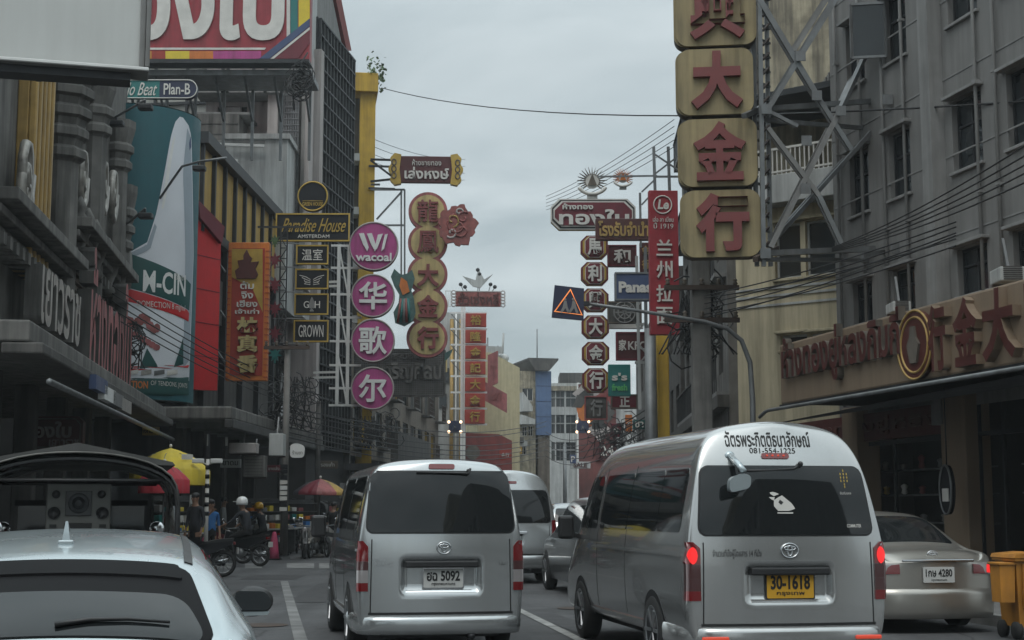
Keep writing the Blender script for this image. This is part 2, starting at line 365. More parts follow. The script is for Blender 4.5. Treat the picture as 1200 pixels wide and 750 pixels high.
def asphalt_detail(m):
    nt = m.node_tree; n = nt.nodes; l = nt.links; b = n['Principled BSDF']; base = b.inputs['Base Color'].links[0].from_socket
    tc = next(q for q in n if q.type == 'TEX_COORD')
    def nz(scale, detail, lo, hi, a, c, vec=None, kind='NOISE'):
        t = n.new('ShaderNodeTexNoise'); t.inputs['Scale'].default_value = scale; t.inputs['Detail'].default_value = detail; l.new(vec or tc.outputs['Object'], t.inputs['Vector'])
        r = n.new('ShaderNodeMapRange'); l.new(t.outputs['Fac'], r.inputs['Value']); r.inputs['From Min'].default_value = lo; r.inputs['From Max'].default_value = hi; r.inputs['To Min'].default_value = a; r.inputs['To Max'].default_value = c; return r.outputs[0]
    def mul(x, f):
        v = n.new('ShaderNodeVectorMath'); v.operation = 'SCALE'; l.new(x, v.inputs[0]); l.new(f, v.inputs['Scale']); return v.outputs[0]
    x = mul(base, nz(.35, 4, .56, .66, 1.0, .62))          # oil and rubber stains
    x = mul(x, nz(9, 8, .3, .7, .82, 1.18))               # aggregate
    mp = n.new('ShaderNodeMapping'); mp.inputs['Rotation'].default_value = (0, 0, R(-10)); mp.inputs['Scale'].default_value = (1.1, .05, 1); l.new(tc.outputs['Object'], mp.inputs['Vector'])
    x = mul(x, nz(1.3, 3, .4, .62, 1.08, .80, mp.outputs[0]))   # worn wheel tracks along the lanes
    vo = n.new('ShaderNodeTexVoronoi'); vo.feature = 'DISTANCE_TO_EDGE'; vo.inputs['Scale'].default_value = .42
    wn = n.new('ShaderNodeTexNoise'); wn.inputs['Scale'].default_value = 2.2; l.new(tc.outputs['Object'], wn.inputs['Vector'])
    mv = n.new('ShaderNodeMix'); mv.data_type = 'RGBA'; mv.inputs['Factor'].default_value = .12; l.new(tc.outputs['Object'], mv.inputs['A']); l.new(wn.outputs['Color'], mv.inputs['B']); l.new(mv.outputs['Result'], vo.inputs['Vector'])
    cr = n.new('ShaderNodeMapRange'); l.new(vo.outputs['Distance'], cr.inputs['Value']); cr.inputs['From Max'].default_value = .012; cr.inputs['To Min'].default_value = .45; cr.inputs['To Max'].default_value = 1.
    x = mul(x, cr.outputs[0]); l.new(x, b.inputs['Base Color'])
asphalt_detail(MATS['asphalt'])
mat('fresh_tar', (.04, .04, .042), .7, var=.3, scale=3, bump=.2); M['tar'] = MATS['fresh_tar']

# ================================================================ THE SETTING
def slab(name, pts, z, m, kind='structure', sub=0):
    mb = MB(); mb.add([(x, y, z) for x, y in pts], [tuple(range(len(pts)))], m); o = mb.build(name); o['kind'] = kind; return o
slab('ground', [(-400, -60), (400, -60), (400, 1500), (-400, 1500)], -0.012, 'asphalt')
slab('road', [(-9, -30), (13, -30), (12, 0), (5.4, 24), (2.8, 40), (4.0, 70), (5.0, 100), (5.5, 130), (-2.5, 130), (-4.5, 100), (-7.2, 66), (-8.6, 44), (-8.6, 35), (-6.2, 20), (-3, 0)][:], -0.006, 'asphalt')
def pavement(name, line, side, width):
    """kerb line points (x, y) going away from us; a raised slab on the side"""
    mb = MB(); n = len(line)
    inner = [Vector((x, y, 0)) for x, y in line]; outer = [p + Vector((side * width, 0, 0)) for p in inner]; kerb = [p + Vector((side * .18, 0, 0)) for p in inner]
    for i in range(n - 1):
        a, b, c, d = inner[i], inner[i + 1], kerb[i + 1], kerb[i]
        up = Vector((0, 0, .135))
        q = [a - Vector((0, 0, .05)), b - Vector((0, 0, .05)), b + up, a + up]
        mb.add(q, [(0, 1, 2, 3) if side < 0 else (3, 2, 1, 0)], 'kerbm')
        mb.add([a + up, b + up, c + up, d + up], [(0, 1, 2, 3) if side < 0 else (3, 2, 1, 0)], 'kerbm')
        mb.add([d + up, c + up, outer[i + 1] + up, outer[i] + up], [(0, 1, 2, 3) if side < 0 else (3, 2, 1, 0)], 'pavement')
    o = mb.build(name); o['kind'] = 'structure'; return o
KR = [(11.5, -12), (9.9, -2), (7.6, 10), (6.35, 18), (4.9, 26), (4.0, 31), (3.3, 36), (3.7, 52), (4.3, 80), (5.0, 120)]
KL = [(-.6, -12), (-2.4, -2), (-4.6, 10), (-5.9, 18), (-7.3, 26), (-8.4, 33), (-8.7, 40), (-8.3, 50), (-7.6, 62), (-6.0, 80), (-4.4, 104), (-2.5, 128)]
pavement('pavement', KR, 1, 9); pavement('pavement', KL, -1, 9)

def road_strip(name, pts, w, m='roadpaint', z=.002):
    mb = MB()
    for i in range(len(pts) - 1):
        a = Vector((*pts[i], z)); b = Vector((*pts[i + 1], z)); d = (b - a).normalized(); s = Vector((-d.y, d.x, 0)) * w / 2
        mb.add([a - s, a + s, b + s, b - s], [(3, 2, 1, 0)], m)
    o = mb.build(name); o['kind'] = 'structure'; return o
def gp(u, v): p = G(u, v); return (p.x, p.y)
a, b = Vector(gp(333, 681)), Vector(gp(352, 748)); d = (b - a).normalized()
road_strip('road_marking', [tuple(a), tuple(b + d * 14)], .15, 'roadworn')
a, b = Vector(gp(619, 720)), Vector(gp(672, 746)); d = (b - a).normalized()
road_strip('road_marking', [tuple(a - d * 1.2), tuple(b + d * .6)], .13)
road_strip('road_marking', [tuple(a - d * 12), tuple(a - d * 8)], .13)
road_strip('road_marking', [tuple(b + d * 4), tuple(b + d * 8)], .13)
for u0, u1 in ((247, 274), (287, 307), (336, 368), (374, 408), (424, 450), (470, 500)):
    q = [gp(u0, 666), gp(u1, 666), gp(u1, 660), gp(u0, 660)]
    o = slab('road_marking', q, .002, 'roadworn')
for u0, u1, v0, v1 in ((362, 376, 646, 642.5), (378, 392, 641, 638), (340, 352, 655, 652)):
    slab('road_marking', [gp(u0, v0), gp(u1, v0), gp(u1, v1), gp(u0, v1)], .002, 'roadworn')

for q in ([(-3.6, 24.0), (-2.7, 24.1), (-2.9, 30.5), (-3.9, 30.3)], [(1.3, 15.2), (1.75, 15.3), (.6, 21.5), (.2, 21.4)], [(-5.8, 32), (-4.6, 32.1), (-4.7, 34.2), (-5.9, 34.1)]): slab('road_patch', q, .0, 'tar')
for x, y in ((-3.2, 19.3), (1.0, 22.6)): slab('manhole_cover', [(x + .33 * math.cos(k * .3927), y + .33 * math.sin(k * .3927)) for k in range(16)], .004, 'rust')

class Bld:
    def __init__(s, name, label, cat, fr):
        s.f = fr; s.root = thing(name, label, cat, tuple(fr.o), fr.ang)
    def at(s, u, v): return s.f.at(u, v)
    def box(s, u0, v0, u1, v1):
        um, vm = (u0 + u1) / 2, (v0 + v1) / 2
        return s.at(u0, vm)[0], s.at(u1, vm)[0], s.at(um, v1)[1], s.at(um, v0)[1]
    def part(s, mb, name, label=None): return mb.build(name, s.root, label)

def wall_holes(mb, x0, x1, z0, z1, holes, m, rev=.18, y=0.):
    xs = sorted({x0, x1, *[h[0] for h in holes], *[h[1] for h in holes]}); zs = sorted({z0, z1, *[h[2] for h in holes], *[h[3] for h in holes]})
    xs = [x for x in xs if x0 <= x <= x1]; zs = [z for z in zs if z0 <= z <= z1]
    for i in range(len(xs) - 1):
        for j in range(len(zs) - 1):
            cx, cz = (xs[i] + xs[i + 1]) / 2, (zs[j] + zs[j + 1]) / 2
            if any(h[0] < cx < h[1] and h[2] < cz < h[3] for h in holes): continue
            mb.add([(xs[i], y, zs[j]), (xs[i + 1], y, zs[j]), (xs[i + 1], y, zs[j + 1]), (xs[i], y, zs[j + 1])], [(0, 1, 2, 3)], m)
    for a, b, c, d in holes:
        mb.add([(a, y, c), (b, y, c), (b, y, d), (a, y, d), (a, y + rev, c), (b, y + rev, c), (b, y + rev, d), (a, y + rev, d)], [(0, 4, 5, 1), (1, 5, 6, 2), (2, 6, 7, 3), (3, 7, 4, 0)], m)
def shell(mb, x0, x1, z0, z1, dep, m, y=0., top=True):
    """the other sides of a building behind its front wall"""
    mb.add([(x0, y, z0), (x1, y, z0), (x1, y + dep, z0), (x0, y + dep, z0), (x0, y, z1), (x1, y, z1), (x1, y + dep, z1), (x0, y + dep, z1)],
           [(0, 4, 7, 3), (1, 2, 6, 5), (2, 3, 7, 6)] + ([(4, 5, 6, 7)] if top else []), m)
def window(B, h, y=.14, fm='steel', mull=1, sill=None, rail=0, pane='winglass', fw=.05, open_=None):
    a, b, c, d = h; mb = MB()
    mb.box(a, b, y - .03, y + .03, c, c + fw, fm).box(a, b, y - .03, y + .03, d - fw, d, fm).box(a, a + fw, y - .028, y + .028, c + fw, d - fw, fm).box(b - fw, b, y - .028, y + .028, c + fw, d - fw, fm)
    for k in range(mull):
        x = a + (b - a) * (k + 1) / (mull + 1); mb.box(x - fw * .45, x + fw * .45, y - .026, y + .026, c + fw, d - fw, fm)
    for k in range(rail):
        z = c + (d - c) * (k + 1) / (rail + 1) * 1.25; mb.box(a + fw, b - fw, y - .024, y + .024, z - fw * .4, z + fw * .4, fm)
    w = B.part(mb, 'window')
    p = MB(); p.add([(a + .01, y + .012, c + .01), (b - .01, y + .012, c + .01), (b - .01, y + .012, d - .01), (a + .01, y + .012, d - .01)], [(0, 1, 2, 3)], pane)
    # something behind the glass
    p.build('pane', w)
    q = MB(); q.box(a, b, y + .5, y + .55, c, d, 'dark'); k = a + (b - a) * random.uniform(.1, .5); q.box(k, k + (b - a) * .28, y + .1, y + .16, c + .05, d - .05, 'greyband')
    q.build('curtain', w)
    if sill:
        s_ = MB(); s_.box(a - .06, b + .06, -.07, .02, c - .06, c, sill, .01); s_.build('sill', w); s_ = MB(); s_.box(a - .1, b + .1, -.16, .02, d + .03, d + .09, sill, .01); s_.build('lintel', w)
    return w

# one closed box of thin even scatter, added to lift the dark tones
HZ = MB(); HZ.box(-330, 330, -120, 420, -1.2, 34, 'black'); hz = HZ.build('fill_haze_box'); hz['kind'] = 'stuff'; hz.data.materials.clear()
hm = bpy.data.materials.new('fill_haze'); hm.use_nodes = True; hn = hm.node_tree.nodes; hn.clear(); ho = hn.new('ShaderNodeOutputMaterial'); hv = hn.new('ShaderNodeVolumePrincipled')
hv.inputs['Color'].default_value = (.86, .92, .95, 1); hv.inputs['Density'].default_value = .0007; hv.inputs['Anisotropy'].default_value = .1; hm.node_tree.links.new(hv.outputs[0], ho.inputs['Volume']); hz.data.materials.append(hm)
# ---------------------------------------------------------------- grey hotel block and its gold shop
B = Bld('hotel_building', 'long grey cement block with drainpipes and small windows above the tan shop canopy', 'building', right_frame(10.0, 18, 12.8))
xf = B.at(977, 240)[0]
rows = [[(990, 30, 1009, 100), (1040, -2, 1056, 66), (1100, -72, 1138, 34), (1172, -130, 1210, -8)], [(996, 178, 1018, 250), (1042, 152, 1067, 228), (1116, 108, 1151, 200), (1180, 78, 1218, 168)], [(1004, 331, 1026, 378), (1051, 310, 1075, 362), (1130, 285, 1159, 345), (1196, 262, 1226, 330)]]
holes = []; hrows = []
for r_ in rows:
    bb = [B.box(*q) for q in r_[:3]]; zlo = sum(q[2] for q in bb) / 3; zhi = sum(q[3] for q in bb) / 3; hrows.append((zlo, zhi))
cols = [B.box(*q)[:2] for q in rows[1]]; cols.append((cols[3][0] + 2.6, cols[3][1] + 2.6)); cols.append((cols[3][0] + 5.2, cols[3][1] + 5.2))
hrows.append((hrows[0][0] * 2 - hrows[1][0], hrows[0][1] * 2 - hrows[1][1]))
for zlo, zhi in hrows:
    for a, b in cols: holes.append((a, b, zlo, zhi))
XE = cols[-1][1] + 2; ztop = 17.5
mb = MB(); wall_holes(mb, xf, XE, 3.3, ztop, holes, 'greywall'); shell(mb, xf, XE, 3.3, ztop, 10, 'greywall'); mb.box(xf, xf + .3, .05, 10, 0, 3.3, 'greywall')
B.part(mb, 'wall')
for h in holes: window(B, h, sill='greyband', fm='darksteel', rail=1)
mb = MB()
for k in range(9):
    z = hrows[2][0] - .35 + k * 1.48
    if z < ztop: mb.box(xf, XE, -.012, .01, z, z + .03, 'greyband')
B.part(mb, 'wall_seam')
for u in (984, 1012, 1038, 1063, 1088, 1149, 1172):
    x = B.at(u, 150)[0]; mb = MB(); mb.tube([(x, -.07, 3.6), (x, -.07, ztop)], .035, 'greyband', 8)
    for z in range(5, 17, 2): mb.box(x - .05, x + .05, -.11, .0, z, z + .05, 'greyband')
    B.part(mb, 'drainpipe')
x0, x1, _, _ = B.box(1095, 100, 1107, 200); mb = MB(); mb.prism([(x0, 3), (x1, 3), (x1, ztop), (x0, ztop)], -.28, -.002, 'greyband'); B.part(mb, 'pilaster')
# open casement
x0, z0_ = B.at(1041, 66); x1, z1_ = B.at(1041, 2); mb = MB(); L_ = .62
for a, b in (((0, 0), (0, 1)), ((1, 0), (1, 1)), ((0, 0), (1, 0)), ((0, 1), (1, 1))):
    mb.bar((x0 - a[0] * .25, -.05 - a[0] * L_, z0_ + (z1_ - z0_) * a[1]), (x0 - b[0] * .25, -.05 - b[0] * L_, z0_ + (z1_ - z0_) * b[1]), .05, 'steel')
mb.add([(x0, -.05, z0_), (x0 - .25, -.05 - L_, z0_), (x0 - .25, -.05 - L_, z1_), (x0, -.05, z1_)], [(0, 1, 2, 3)], 'winglass')
B.part(mb, 'casement')
# shop canopy with lettering (same building line, 2 m out)
F8 = right_frame(8.0, 18, 12.8)
cx0 = F8.at(914, 440)[0]; zt = (F8.at(915, 405)[1] + F8.at(1200, 325)[1]) / 2; zb = (F8.at(915, 473)[1] + F8.at(1200, 427)[1]) / 2
S = Bld('gold_shop_canopy', 'tan shop canopy with dark red Thai and Chinese gold shop lettering under the grey block', 'canopy', F8)
mb = MB(); mb.box(cx0, XE, 0, 2.0, zb, zt, 'tan', .04); mb.box(cx0 - .015, XE, -.02, 0.02, zb - .06, zb, 'darksteel'); S.part(mb, 'fascia')
def fb(u0, v0, u1, v1): return S.box(u0, v0, u1, v1)
x0, x1 = S.at(923, 440)[0], S.at(1063, 420)[0]; zl, zh = zb + .26, zb + .86
mb = MB(); mb.text('ห้างทองยู่หลงกิมกี่', x0, x1, zl, zh + .42, -.0, .13, 'letterred', .03, side='brownwall'); S.part(mb, 'lettering')
xa, xb = S.at(1064, 400)[0], S.at(1092, 400)[0]; cxm = (xa + xb) / 2; czm = (zb + zt) / 2 - .02; mb = MB()
mb.prism(circ(cxm, czm, .56), -.1, 0, 'letterred'); 
for rr in (.56, .45):
    ring = circ(cxm, czm, rr, 40); mb.tube([(x, -.1, z) for x, z in ring], .022, 'gold', 6, closed=True)
mb.prism([(cxm - .1, czm - .3), (cxm + .1, czm - .3), (cxm + .2, czm), (cxm + .1, czm + .12), (cxm + .06, czm + .3), (cxm - .06, czm + .3), (cxm - .1, czm + .12), (cxm - .2, czm)], -.14, -.1, 'brownwall'); S.part(mb, 'medallion')
for ch, ua, ub in (('行', 1096, 1117), ('金', 1126, 1154), ('大', 1160, 1199), ('隆', 1212, 1250)):
    xa, xb = S.at(ua, 390)[0], S.at(ub, 385)[0]; mb = MB(); mb.text(ch, xa, xb, czm - .5, czm + .56, 0, .14, 'letterred', .035, side='tan'); S.part(mb, 'character')
mb = MB(); mb.tube([(cx0 - .5, -.25, zb - .22), (cx0 - .2, -.25, zb - .13), (cx0, -.25, zb - .11), (XE, -.25, zb - .11)], .035, 'steel', 8)
mb.add([(cx0 - .9, -.2, zb - .40), (XE, -.25, zb - .13), (XE, 1.9, zb - .02), (cx0 - .3, 1.9, zb - .02)], [(0, 1, 2, 3)], 'umbblack'); S.part(mb, 'awning')
# shop front under the canopy
S2 = Bld('gold_shop', 'dark glazed shop front between tan columns under the tan canopy', 'shop front', right_frame(9.9, 18, 12.8))
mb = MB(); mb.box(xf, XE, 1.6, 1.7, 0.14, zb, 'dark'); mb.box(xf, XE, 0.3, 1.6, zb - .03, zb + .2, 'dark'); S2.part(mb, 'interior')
for ua, ub in ((996, 1014), (1113, 1142), (1232, 1270)):
    xa, xb = S2.at(ua, 560)[0], S2.at(ub, 560)[0]; mb = MB(); mb.box(xa, xb, -.15, .35, .13, zb, 'tan', .02); mb.box(xa - .03, xb + .03, -.18, .38, .13, .35, 'brownwall', .02); S2.part(mb, 'column')
xs = [S2.at(u, 560)[0] for u in (930, 1113, 1142, 1232, 1270, 1330)]
for a, b in ((xs[0], xs[1]), (xs[2], xs[3]), (xs[4], xs[5])):
    mb = MB(); n = 3
    for k in range(n + 1):
        x = a + (b - a) * k / n; mb.box(x - .03, x + .03, .1, .16, .14, zb, 'darksteel')
    mb.box(a, b, .1, .155, .14, .6, 'brownwall'); mb.box(a, b, .1, .155, 2.75, 2.83, 'darksteel'); S2.part(mb, 'shopfront_frame')
    for j, z in enumerate((1.2, 1.75, 2.25)):
        g = MB(); g.box(a + .2, b - .2, .8, 1.1, z, z + .03, 'steel')
        for k in range(9):
            x = a + .3 + (b - a - .6) * k / 8 + random.uniform(-.05, .05); h_ = random.uniform(.1, .3); g.lathe([(.02, 0), (.07, .03), (.05, h_ * .5), (.08, h_ * .8), (.02, h_)], (x, .9, z + .03), random.choice(['goldtrim', 'lettersilver', 'offwhite', 'brickred', 'steel']), 8)
        S2.part(g, 'display_shelf')
xa, xb = S2.at(1142, 470)[0], S2.at(1240, 470)[0]; mb = MB(); mb.box(xs[0], xs[1], .0, .08, 2.85, 3.4, 'signdarkmaroon'); mb.text('ห้างทองยู่หลง', xs[0] + .5, xs[1] - .3, 2.95, 3.32, 0, .03, 'letterred'); S2.part(mb, 'shop_sign')
sx_, sz_ = S2.at(1155, 574); sg = Bld('oval_hanging_sign', 'small dark oval sign with white card hanging by the tan column', 'sign', S2.f)
mb = MB(); mb.prism(circ(sx_, sz_, .2, 24, .42), -.75, -.68, 'blackboard'); mb.tube([(x, -.76, z) for x, z in circ(sx_, sz_, .2, 24, .42)], .02, 'steel', 6, closed=True); mb.box(sx_ - .1, sx_ + .1, -.77, -.75, sz_ - .2, sz_ + .02, 'offwhite')
mb.tube([(sx_, -.72, sz_ + .42), (sx_, -.72, zb)], .012, 'darksteel', 5); sg.part(mb, 'sign_board')

# ---------------------------------------------------------------- cream corner house behind the truss
f2 = Fr(P(986, 400, 32.8).x, 32.8, -38)
B = Bld('cream_corner_house', 'cream shophouse with balcony railing and twin dark windows behind the steel truss', 'building', f2)
xl = B.at(862, 300)[0]; ZT = B.at(930, -60)[1]
hs = [B.box(908, 262, 938, 326), B.box(944, 262, 983, 326)]; hs = [(a, b, hs[0][2], hs[0][3]) for a, b, _, _ in hs]
zr0, zr1 = B.at(935, 207)[1], B.at(935, 178)[1]; zl0 = B.at(935, 118)[1]
lo = [B.box(915, 392, 946, 410), B.box(950, 390, 983, 408)]
mb = MB(); wall_holes(mb, xl, .25, 0, zr0 - .02, hs + lo, 'cream'); shell(mb, xl, .25, 0, zr0 - .02, 7, 'cream'); B.part(mb, 'wall')
mb = MB(); mb.box(xl - .1, .25, 1.6, 7, zr0, ZT, 'creamold'); mb.box(xl - .1, .25, -.5, 1.6, B.at(935, 240)[1], zr0, 'whitewall', .02); B.part(mb, 'upper_wall')
for h in hs + lo: window(B, h, fm='whitewall', mull=0, sill='cream')
mb = MB()
for k in range(26):
    x = xl + (0.25 - xl) * k / 25; mb.box(x - .012, x + .012, -.47, -.44, zr0, zr1, 'offwhite')
mb.box(xl, .25, -.48, -.43, zr1, zr1 + .05, 'offwhite'); mb.box(xl, .25, -.475, -.435, zr0 + .05, zr0 + .09, 'offwhite'); B.part(mb, 'balcony_railing')
mb = MB(); mb.box(xl - .3, .3, -.8, 1.6, zl0 - .06, zl0 + .08, 'darksteel'); 
for k in range(18):
    x = xl - .2 + k * (0.4 - xl) / 18; mb.box(x, x + .09, -.7, 1.6, zl0 + .08, zl0 + .12, 'greyband')
B.part(mb, 'balcony_roof')
a, b, c, d = B.box(936, 76, 970, 108); mb = MB(); mb.prism([(a, c), (b, c), (b, d + .5), (a, c + .3)], .9, 1.58, 'greyband')
for k in range(9): mb.box(a + (b - a) * k / 9, a + (b - a) * k / 9 + .03, .86, .9, c, c + .3 + (d + .2 - c) * k / 9, 'concrete')
B.part(mb, 'lean_to_roof')
mb = MB()
for v in (336, 345, 356): z = B.at(935, v)[1]; mb.box(xl, .25, -.03, .0, z, z + .05, 'whitewall')
B.part(mb, 'ledge')

# ---------------------------------------------------------------- block behind the hanging signs on the same side
B = Bld('shophouse_block', 'grey shophouse block with lattice screens behind the big yellow sign panels', 'building', right_frame(5.4, 37, -2.5))
hs = []
for fl in range(4):
    for k in range(6): hs.append((-13.6 + k * 2.3, -12.3 + k * 2.3, 5.0 + fl * 3, 6.7 + fl * 3))
mb = MB(); wall_holes(mb, -14.5, .4, 0, 15.6, hs, 'concrete'); shell(mb, -14.5, .4, 0, 15.6, 8, 'concrete'); mb.box(-14.6, .5, -.3, -.002, 4.0, 4.3, 'concdark'); B.part(mb, 'wall')
for h in hs: window(B, h, fm='greyband', mull=1, sill=None)
for fl in range(4):
    mb = MB(); z = 4.4 + fl * 3
    mb.box(-14.2, .2, -.3, -.002, z - .1, z, 'greyband')
    for k in range(30): mb.box(-14.2 + k * .49, -14.17 + k * .49, -.3, -.27, z, z + .85, 'darksteel')
    mb.box(-14.2, .2, -.32, -.26, z + .85, z + .9, 'darksteel'); B.part(mb, 'balcony')
mb = MB(); mb.box(-14.4, .3, -.02, -.005, .14, 3.9, 'darkshop'); B.part(mb, 'shutter')
B = Bld('low_shophouse', 'low dark shophouse row beyond the lattice block, half hidden by signs', 'building', right_frame(6.0, 52, -1.5))
mb = MB(); hs = [(-26 + k * 2.6, -24.6 + k * 2.6, 4.4 + f * 3, 6 + f * 3) for k in range(10) for f in range(2)]
wall_holes(mb, -28, -.6, 0, 10.2, hs, 'concdark'); shell(mb, -28, -.6, 0, 10.2, 8, 'concdark'); mb.box(-28, -.6, -1.6, -.002, 3.6, 3.75, 'darksteel'); B.part(mb, 'wall')
for h in hs: window(B, h, fm='greyband')
mb = MB(); mb.box(-28, -.7, -.03, -.005, .14, 3.5, 'darkshop'); B.part(mb, 'shutter')

# ---------------------------------------------------------------- ornate gold house on the other side
f0 = left_frame(-7.75, 17, -7.2)
B = Bld('ornate_gold_house', 'soot dark ornate house with columns, cornices and raised Thai lettering', 'building', f0)
xa, xb = B.at(-70, 300)[0], B.at(143, 300)[0]
zled = B.at(70, 444)[1]
mb = MB(); mb.box(xa, xb, 0, 9, zled, 13.5, 'concrete'); B.part(mb, 'wall')
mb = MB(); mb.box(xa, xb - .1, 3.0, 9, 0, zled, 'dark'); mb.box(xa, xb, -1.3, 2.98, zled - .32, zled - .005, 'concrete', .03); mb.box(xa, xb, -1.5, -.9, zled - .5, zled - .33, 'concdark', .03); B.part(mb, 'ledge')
def colm(u, w, zc, zb_=None, cap=True, rings=3, yy=-.15, m='concrete'):
    x = B.at(u, 300)[0]; zb_ = zled if zb_ is None else zb_; pr = [(w * 1.25, zb_), (w * 1.25, zb_ + .3), (w * 1.05, zb_ + .34), (w, zb_ + .5), (w * .94, zc - .6)]
    if cap:
        for k in range(rings): z = zc - .55 + k * .42; pr += [(w * (1.05 + .12 * k), z), (w * (1.3 + .12 * k), z + .05), (w * (1.3 + .12 * k), z + .2), (w * (1.05 + .12 * k), z + .28)]
        pr += [(w * 1.5, zc + rings * .42 - .3), (w * 1.5, zc + rings * .42 - .1)]
    mb = MB(); mb.lathe(pr, (x, yy, 0), m, 8, smooth=False); return B.part(mb, 'column')
zz = B.at(70, 130)[1]
colm(58, .38, B.at(58, 150)[1], rings=5); mb = MB()
for u, v in ((98, 122), (126, 168), (131, 268)):
    colm(u, .30, B.at(u, v)[1], rings=2 if v < 200 else 3)
x0 = B.at(17, 200)[0]; x1 = B.at(43, 200)[0]; mb = MB(); zt_ = B.at(30, 60)[1]; zb2 = B.at(30, 330)[1]
mb.box(x0, x1, -.2, -.002, zb2, 13, 'gold', .02)
n_ = 5
for k in range(n_): x = x0 + (x1 - x0) * k / n_; mb.box(x, x + .16, -.34, -.2, zb2, 13, 'gold', .03)
B.part(mb, 'gold_panel')
mb = MB()   # cornices: stepped mouldings over the red lettering and over the white lettering
for u0, u1, v in ((62, 128, 318), (-40, 60, 300)):
    xA, xB = B.at(u0, v)[0], B.at(u1, v)[0]; z = B.at((u0 + u1) / 2, v)[1]
    for k, (o_, h_) in enumerate(((.3, .16), (.5, .14), (.75, .2))): mb.box(xA, xB, -o_, -.003, z + k * .2, z + k * .2 + h_, 'concrete', .02)
    for k in range(int((xB - xA) / .5)): mb.box(xA + k * .5, xA + k * .5 + .22, -.45, -.003, z - .22, z - .02, 'concrete')
B.part(mb, 'cornice')
mb = MB()
for u in (72, 82, 92, 108, 118):      # urn balusters and scrolls over the cornice
    x, z = B.at(u, 286 + (u - 64) * 1.15); mb.lathe([(.1, 0), (.2, .1), (.12, .3), (.24, .6), (.26, .8), (.1, 1.05), (.16, 1.15), (.03, 1.4)], (x, -.35, z - .2), 'concrete', 10)
B.part(mb, 'urn_balusters'[:3] + '_ornament')
for u, v in ((130, 312), (80, 205), (106, 215), (118, 225), (10, 200), (8, 225)):
    x, z = B.at(u, v); mb = MB(); mb.tube([(x + .45 * t / 18 * math.cos(t * .7), -.3, z + .8 * t / 18 * math.sin(t * .7)) for t in range(4, 19)], .09, 'lettersilver' if u < 120 else 'concrete', 7); B.part(mb, 'carved_ornament')
x, z = B.at(134, 315); mb = MB(); mb.lathe([(.55, 0), (.55, .08), (.42, .16), (.2, .2)], (x, -.4, z), 'concrete', 20, axis='y'); o = B.part(mb, 'medallion'); 
mb = MB(); zl_, zh_ = B.at(85, 440)[1], B.at(85, 345)[1]; xA, xB = B.at(61, 380)[0], B.at(119, 400)[0]
for k in range(14): z = zl_ + (zh_ + .8 - zl_) * k / 14; mb.box(xA, xB, -.1, -.003, z, z + .09, 'brownwall')
B.part(mb, 'wall_slats')
mb = MB(); mb.text('ห้างทองใบ', xA + .1, xB - .1, zl_ - .35, zh_ + .75, -.45, .3, 'letterred2', .02, side='concdark'); B.part(mb, 'lettering')
xA, xB = B.at(3, 360)[0], B.at(55, 380)[0]; z0_, z1_ = B.at(28, 392)[1], B.at(28, 325)[1]
mb = MB(); mb.text('เยาวราช', xA, xB, z0_, z1_, -.35, .3, 'lettersilver', .02, side='concrete'); B.part(mb, 'lettering')
mb = MB()
for u, v in ((10, 450), (24, 462), (38, 468), (52, 475)):
    x, z = B.at(u, v); mb.bar((x - .7, -1.55, z), (x + .7, -1.55, z), .12, random.choice(['white', 'steel', 'blueplastic', 'lettersilver']), .25)
mb.tube([(xa, -1.6, zled - .9), (xb - 1, -1.6, zled - .9)], .05, 'steel', 6); B.part(mb, 'lamp_rail')
for k in range(6):
    x = xa + 1 + k * (xb - xa - 2) / 5; mb = MB(); mb.box(x - .2, x + .2, 0, .4, .13, zled - .33, 'concdark', .03); B.part(mb, 'ground_pier')
mb = MB()
for k in range(5):
    x = xa + 1.6 + k * (xb - xa - 2) / 5
    for j in range(12): mb.box(x, x + 2.2, 2.9, 2.96, .2 + j * .25, .42 + j * .25, 'darkshop')
B.part(mb, 'rolling_shutter')

# ---------------------------------------------------------------- ochre market hall with dark beam, red cladding
f1 = left_frame(P(232, 300, 43.5).x, 43.5, 1.7)
B = Bld('ochre_panelled_hall', 'dark steel hall with ochre wall panels along its roof edge, behind the tall bottle billboard', 'building', f1)
L1 = B.at(322, 260)[0]; zt = B.at(275, 200)[1]
mb = MB(); mb.box(-.4, L1, 0, 9, 4.3, zt - .35, 'concdark'); B.part(mb, 'wall')
mb = MB(); mb.box(-.5, L1 + .1, -.35, 9, zt - .35, zt, 'darksteel'); mb.box(-.45, L1, -.25, -.002, zt - 3.0, zt - 2.7, 'darksteel'); 
for k in range(9): x = -.3 + (L1 + .3) * k / 8; mb.box(x - .07, x + .07, -.2, -.003, zt - 2.7, zt - .36, 'darksteel')
for k in range(5): x = .5 + k * (L1 - 1) / 4; mb.box(x - .1, x + .1, -.18, -.003, 4.4, zt - 3.0, 'darksteel')
B.part(mb, 'steel_frame')
mb = MB(); mb.box(-.39, L1 - .05, -.08, -.003, zt - 2.7, zt - .36, 'ochre'); mb.box(1.0, L1 - .1, -.06, -.003, zt - 5.4, zt - 4.0, 'concrete'); B.part(mb, 'ochre_panel')
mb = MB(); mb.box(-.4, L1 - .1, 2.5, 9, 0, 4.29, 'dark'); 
for k in range(5): x = -.6 + k * L1 / 4.6; mb.box(x - .2, x + .2, .1, .5, .13, 4.29, 'concdark')
B.part(mb, 'ground_floor')
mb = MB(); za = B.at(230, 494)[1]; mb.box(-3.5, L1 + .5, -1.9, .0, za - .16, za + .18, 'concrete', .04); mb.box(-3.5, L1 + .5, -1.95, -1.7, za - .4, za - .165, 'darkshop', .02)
for k in range(8): x = -2 + k * L1 / 7; mb.box(x, x + .09, -1.8, -.01, za - .32, za - .165, 'steel')
B.part(mb, 'awning')
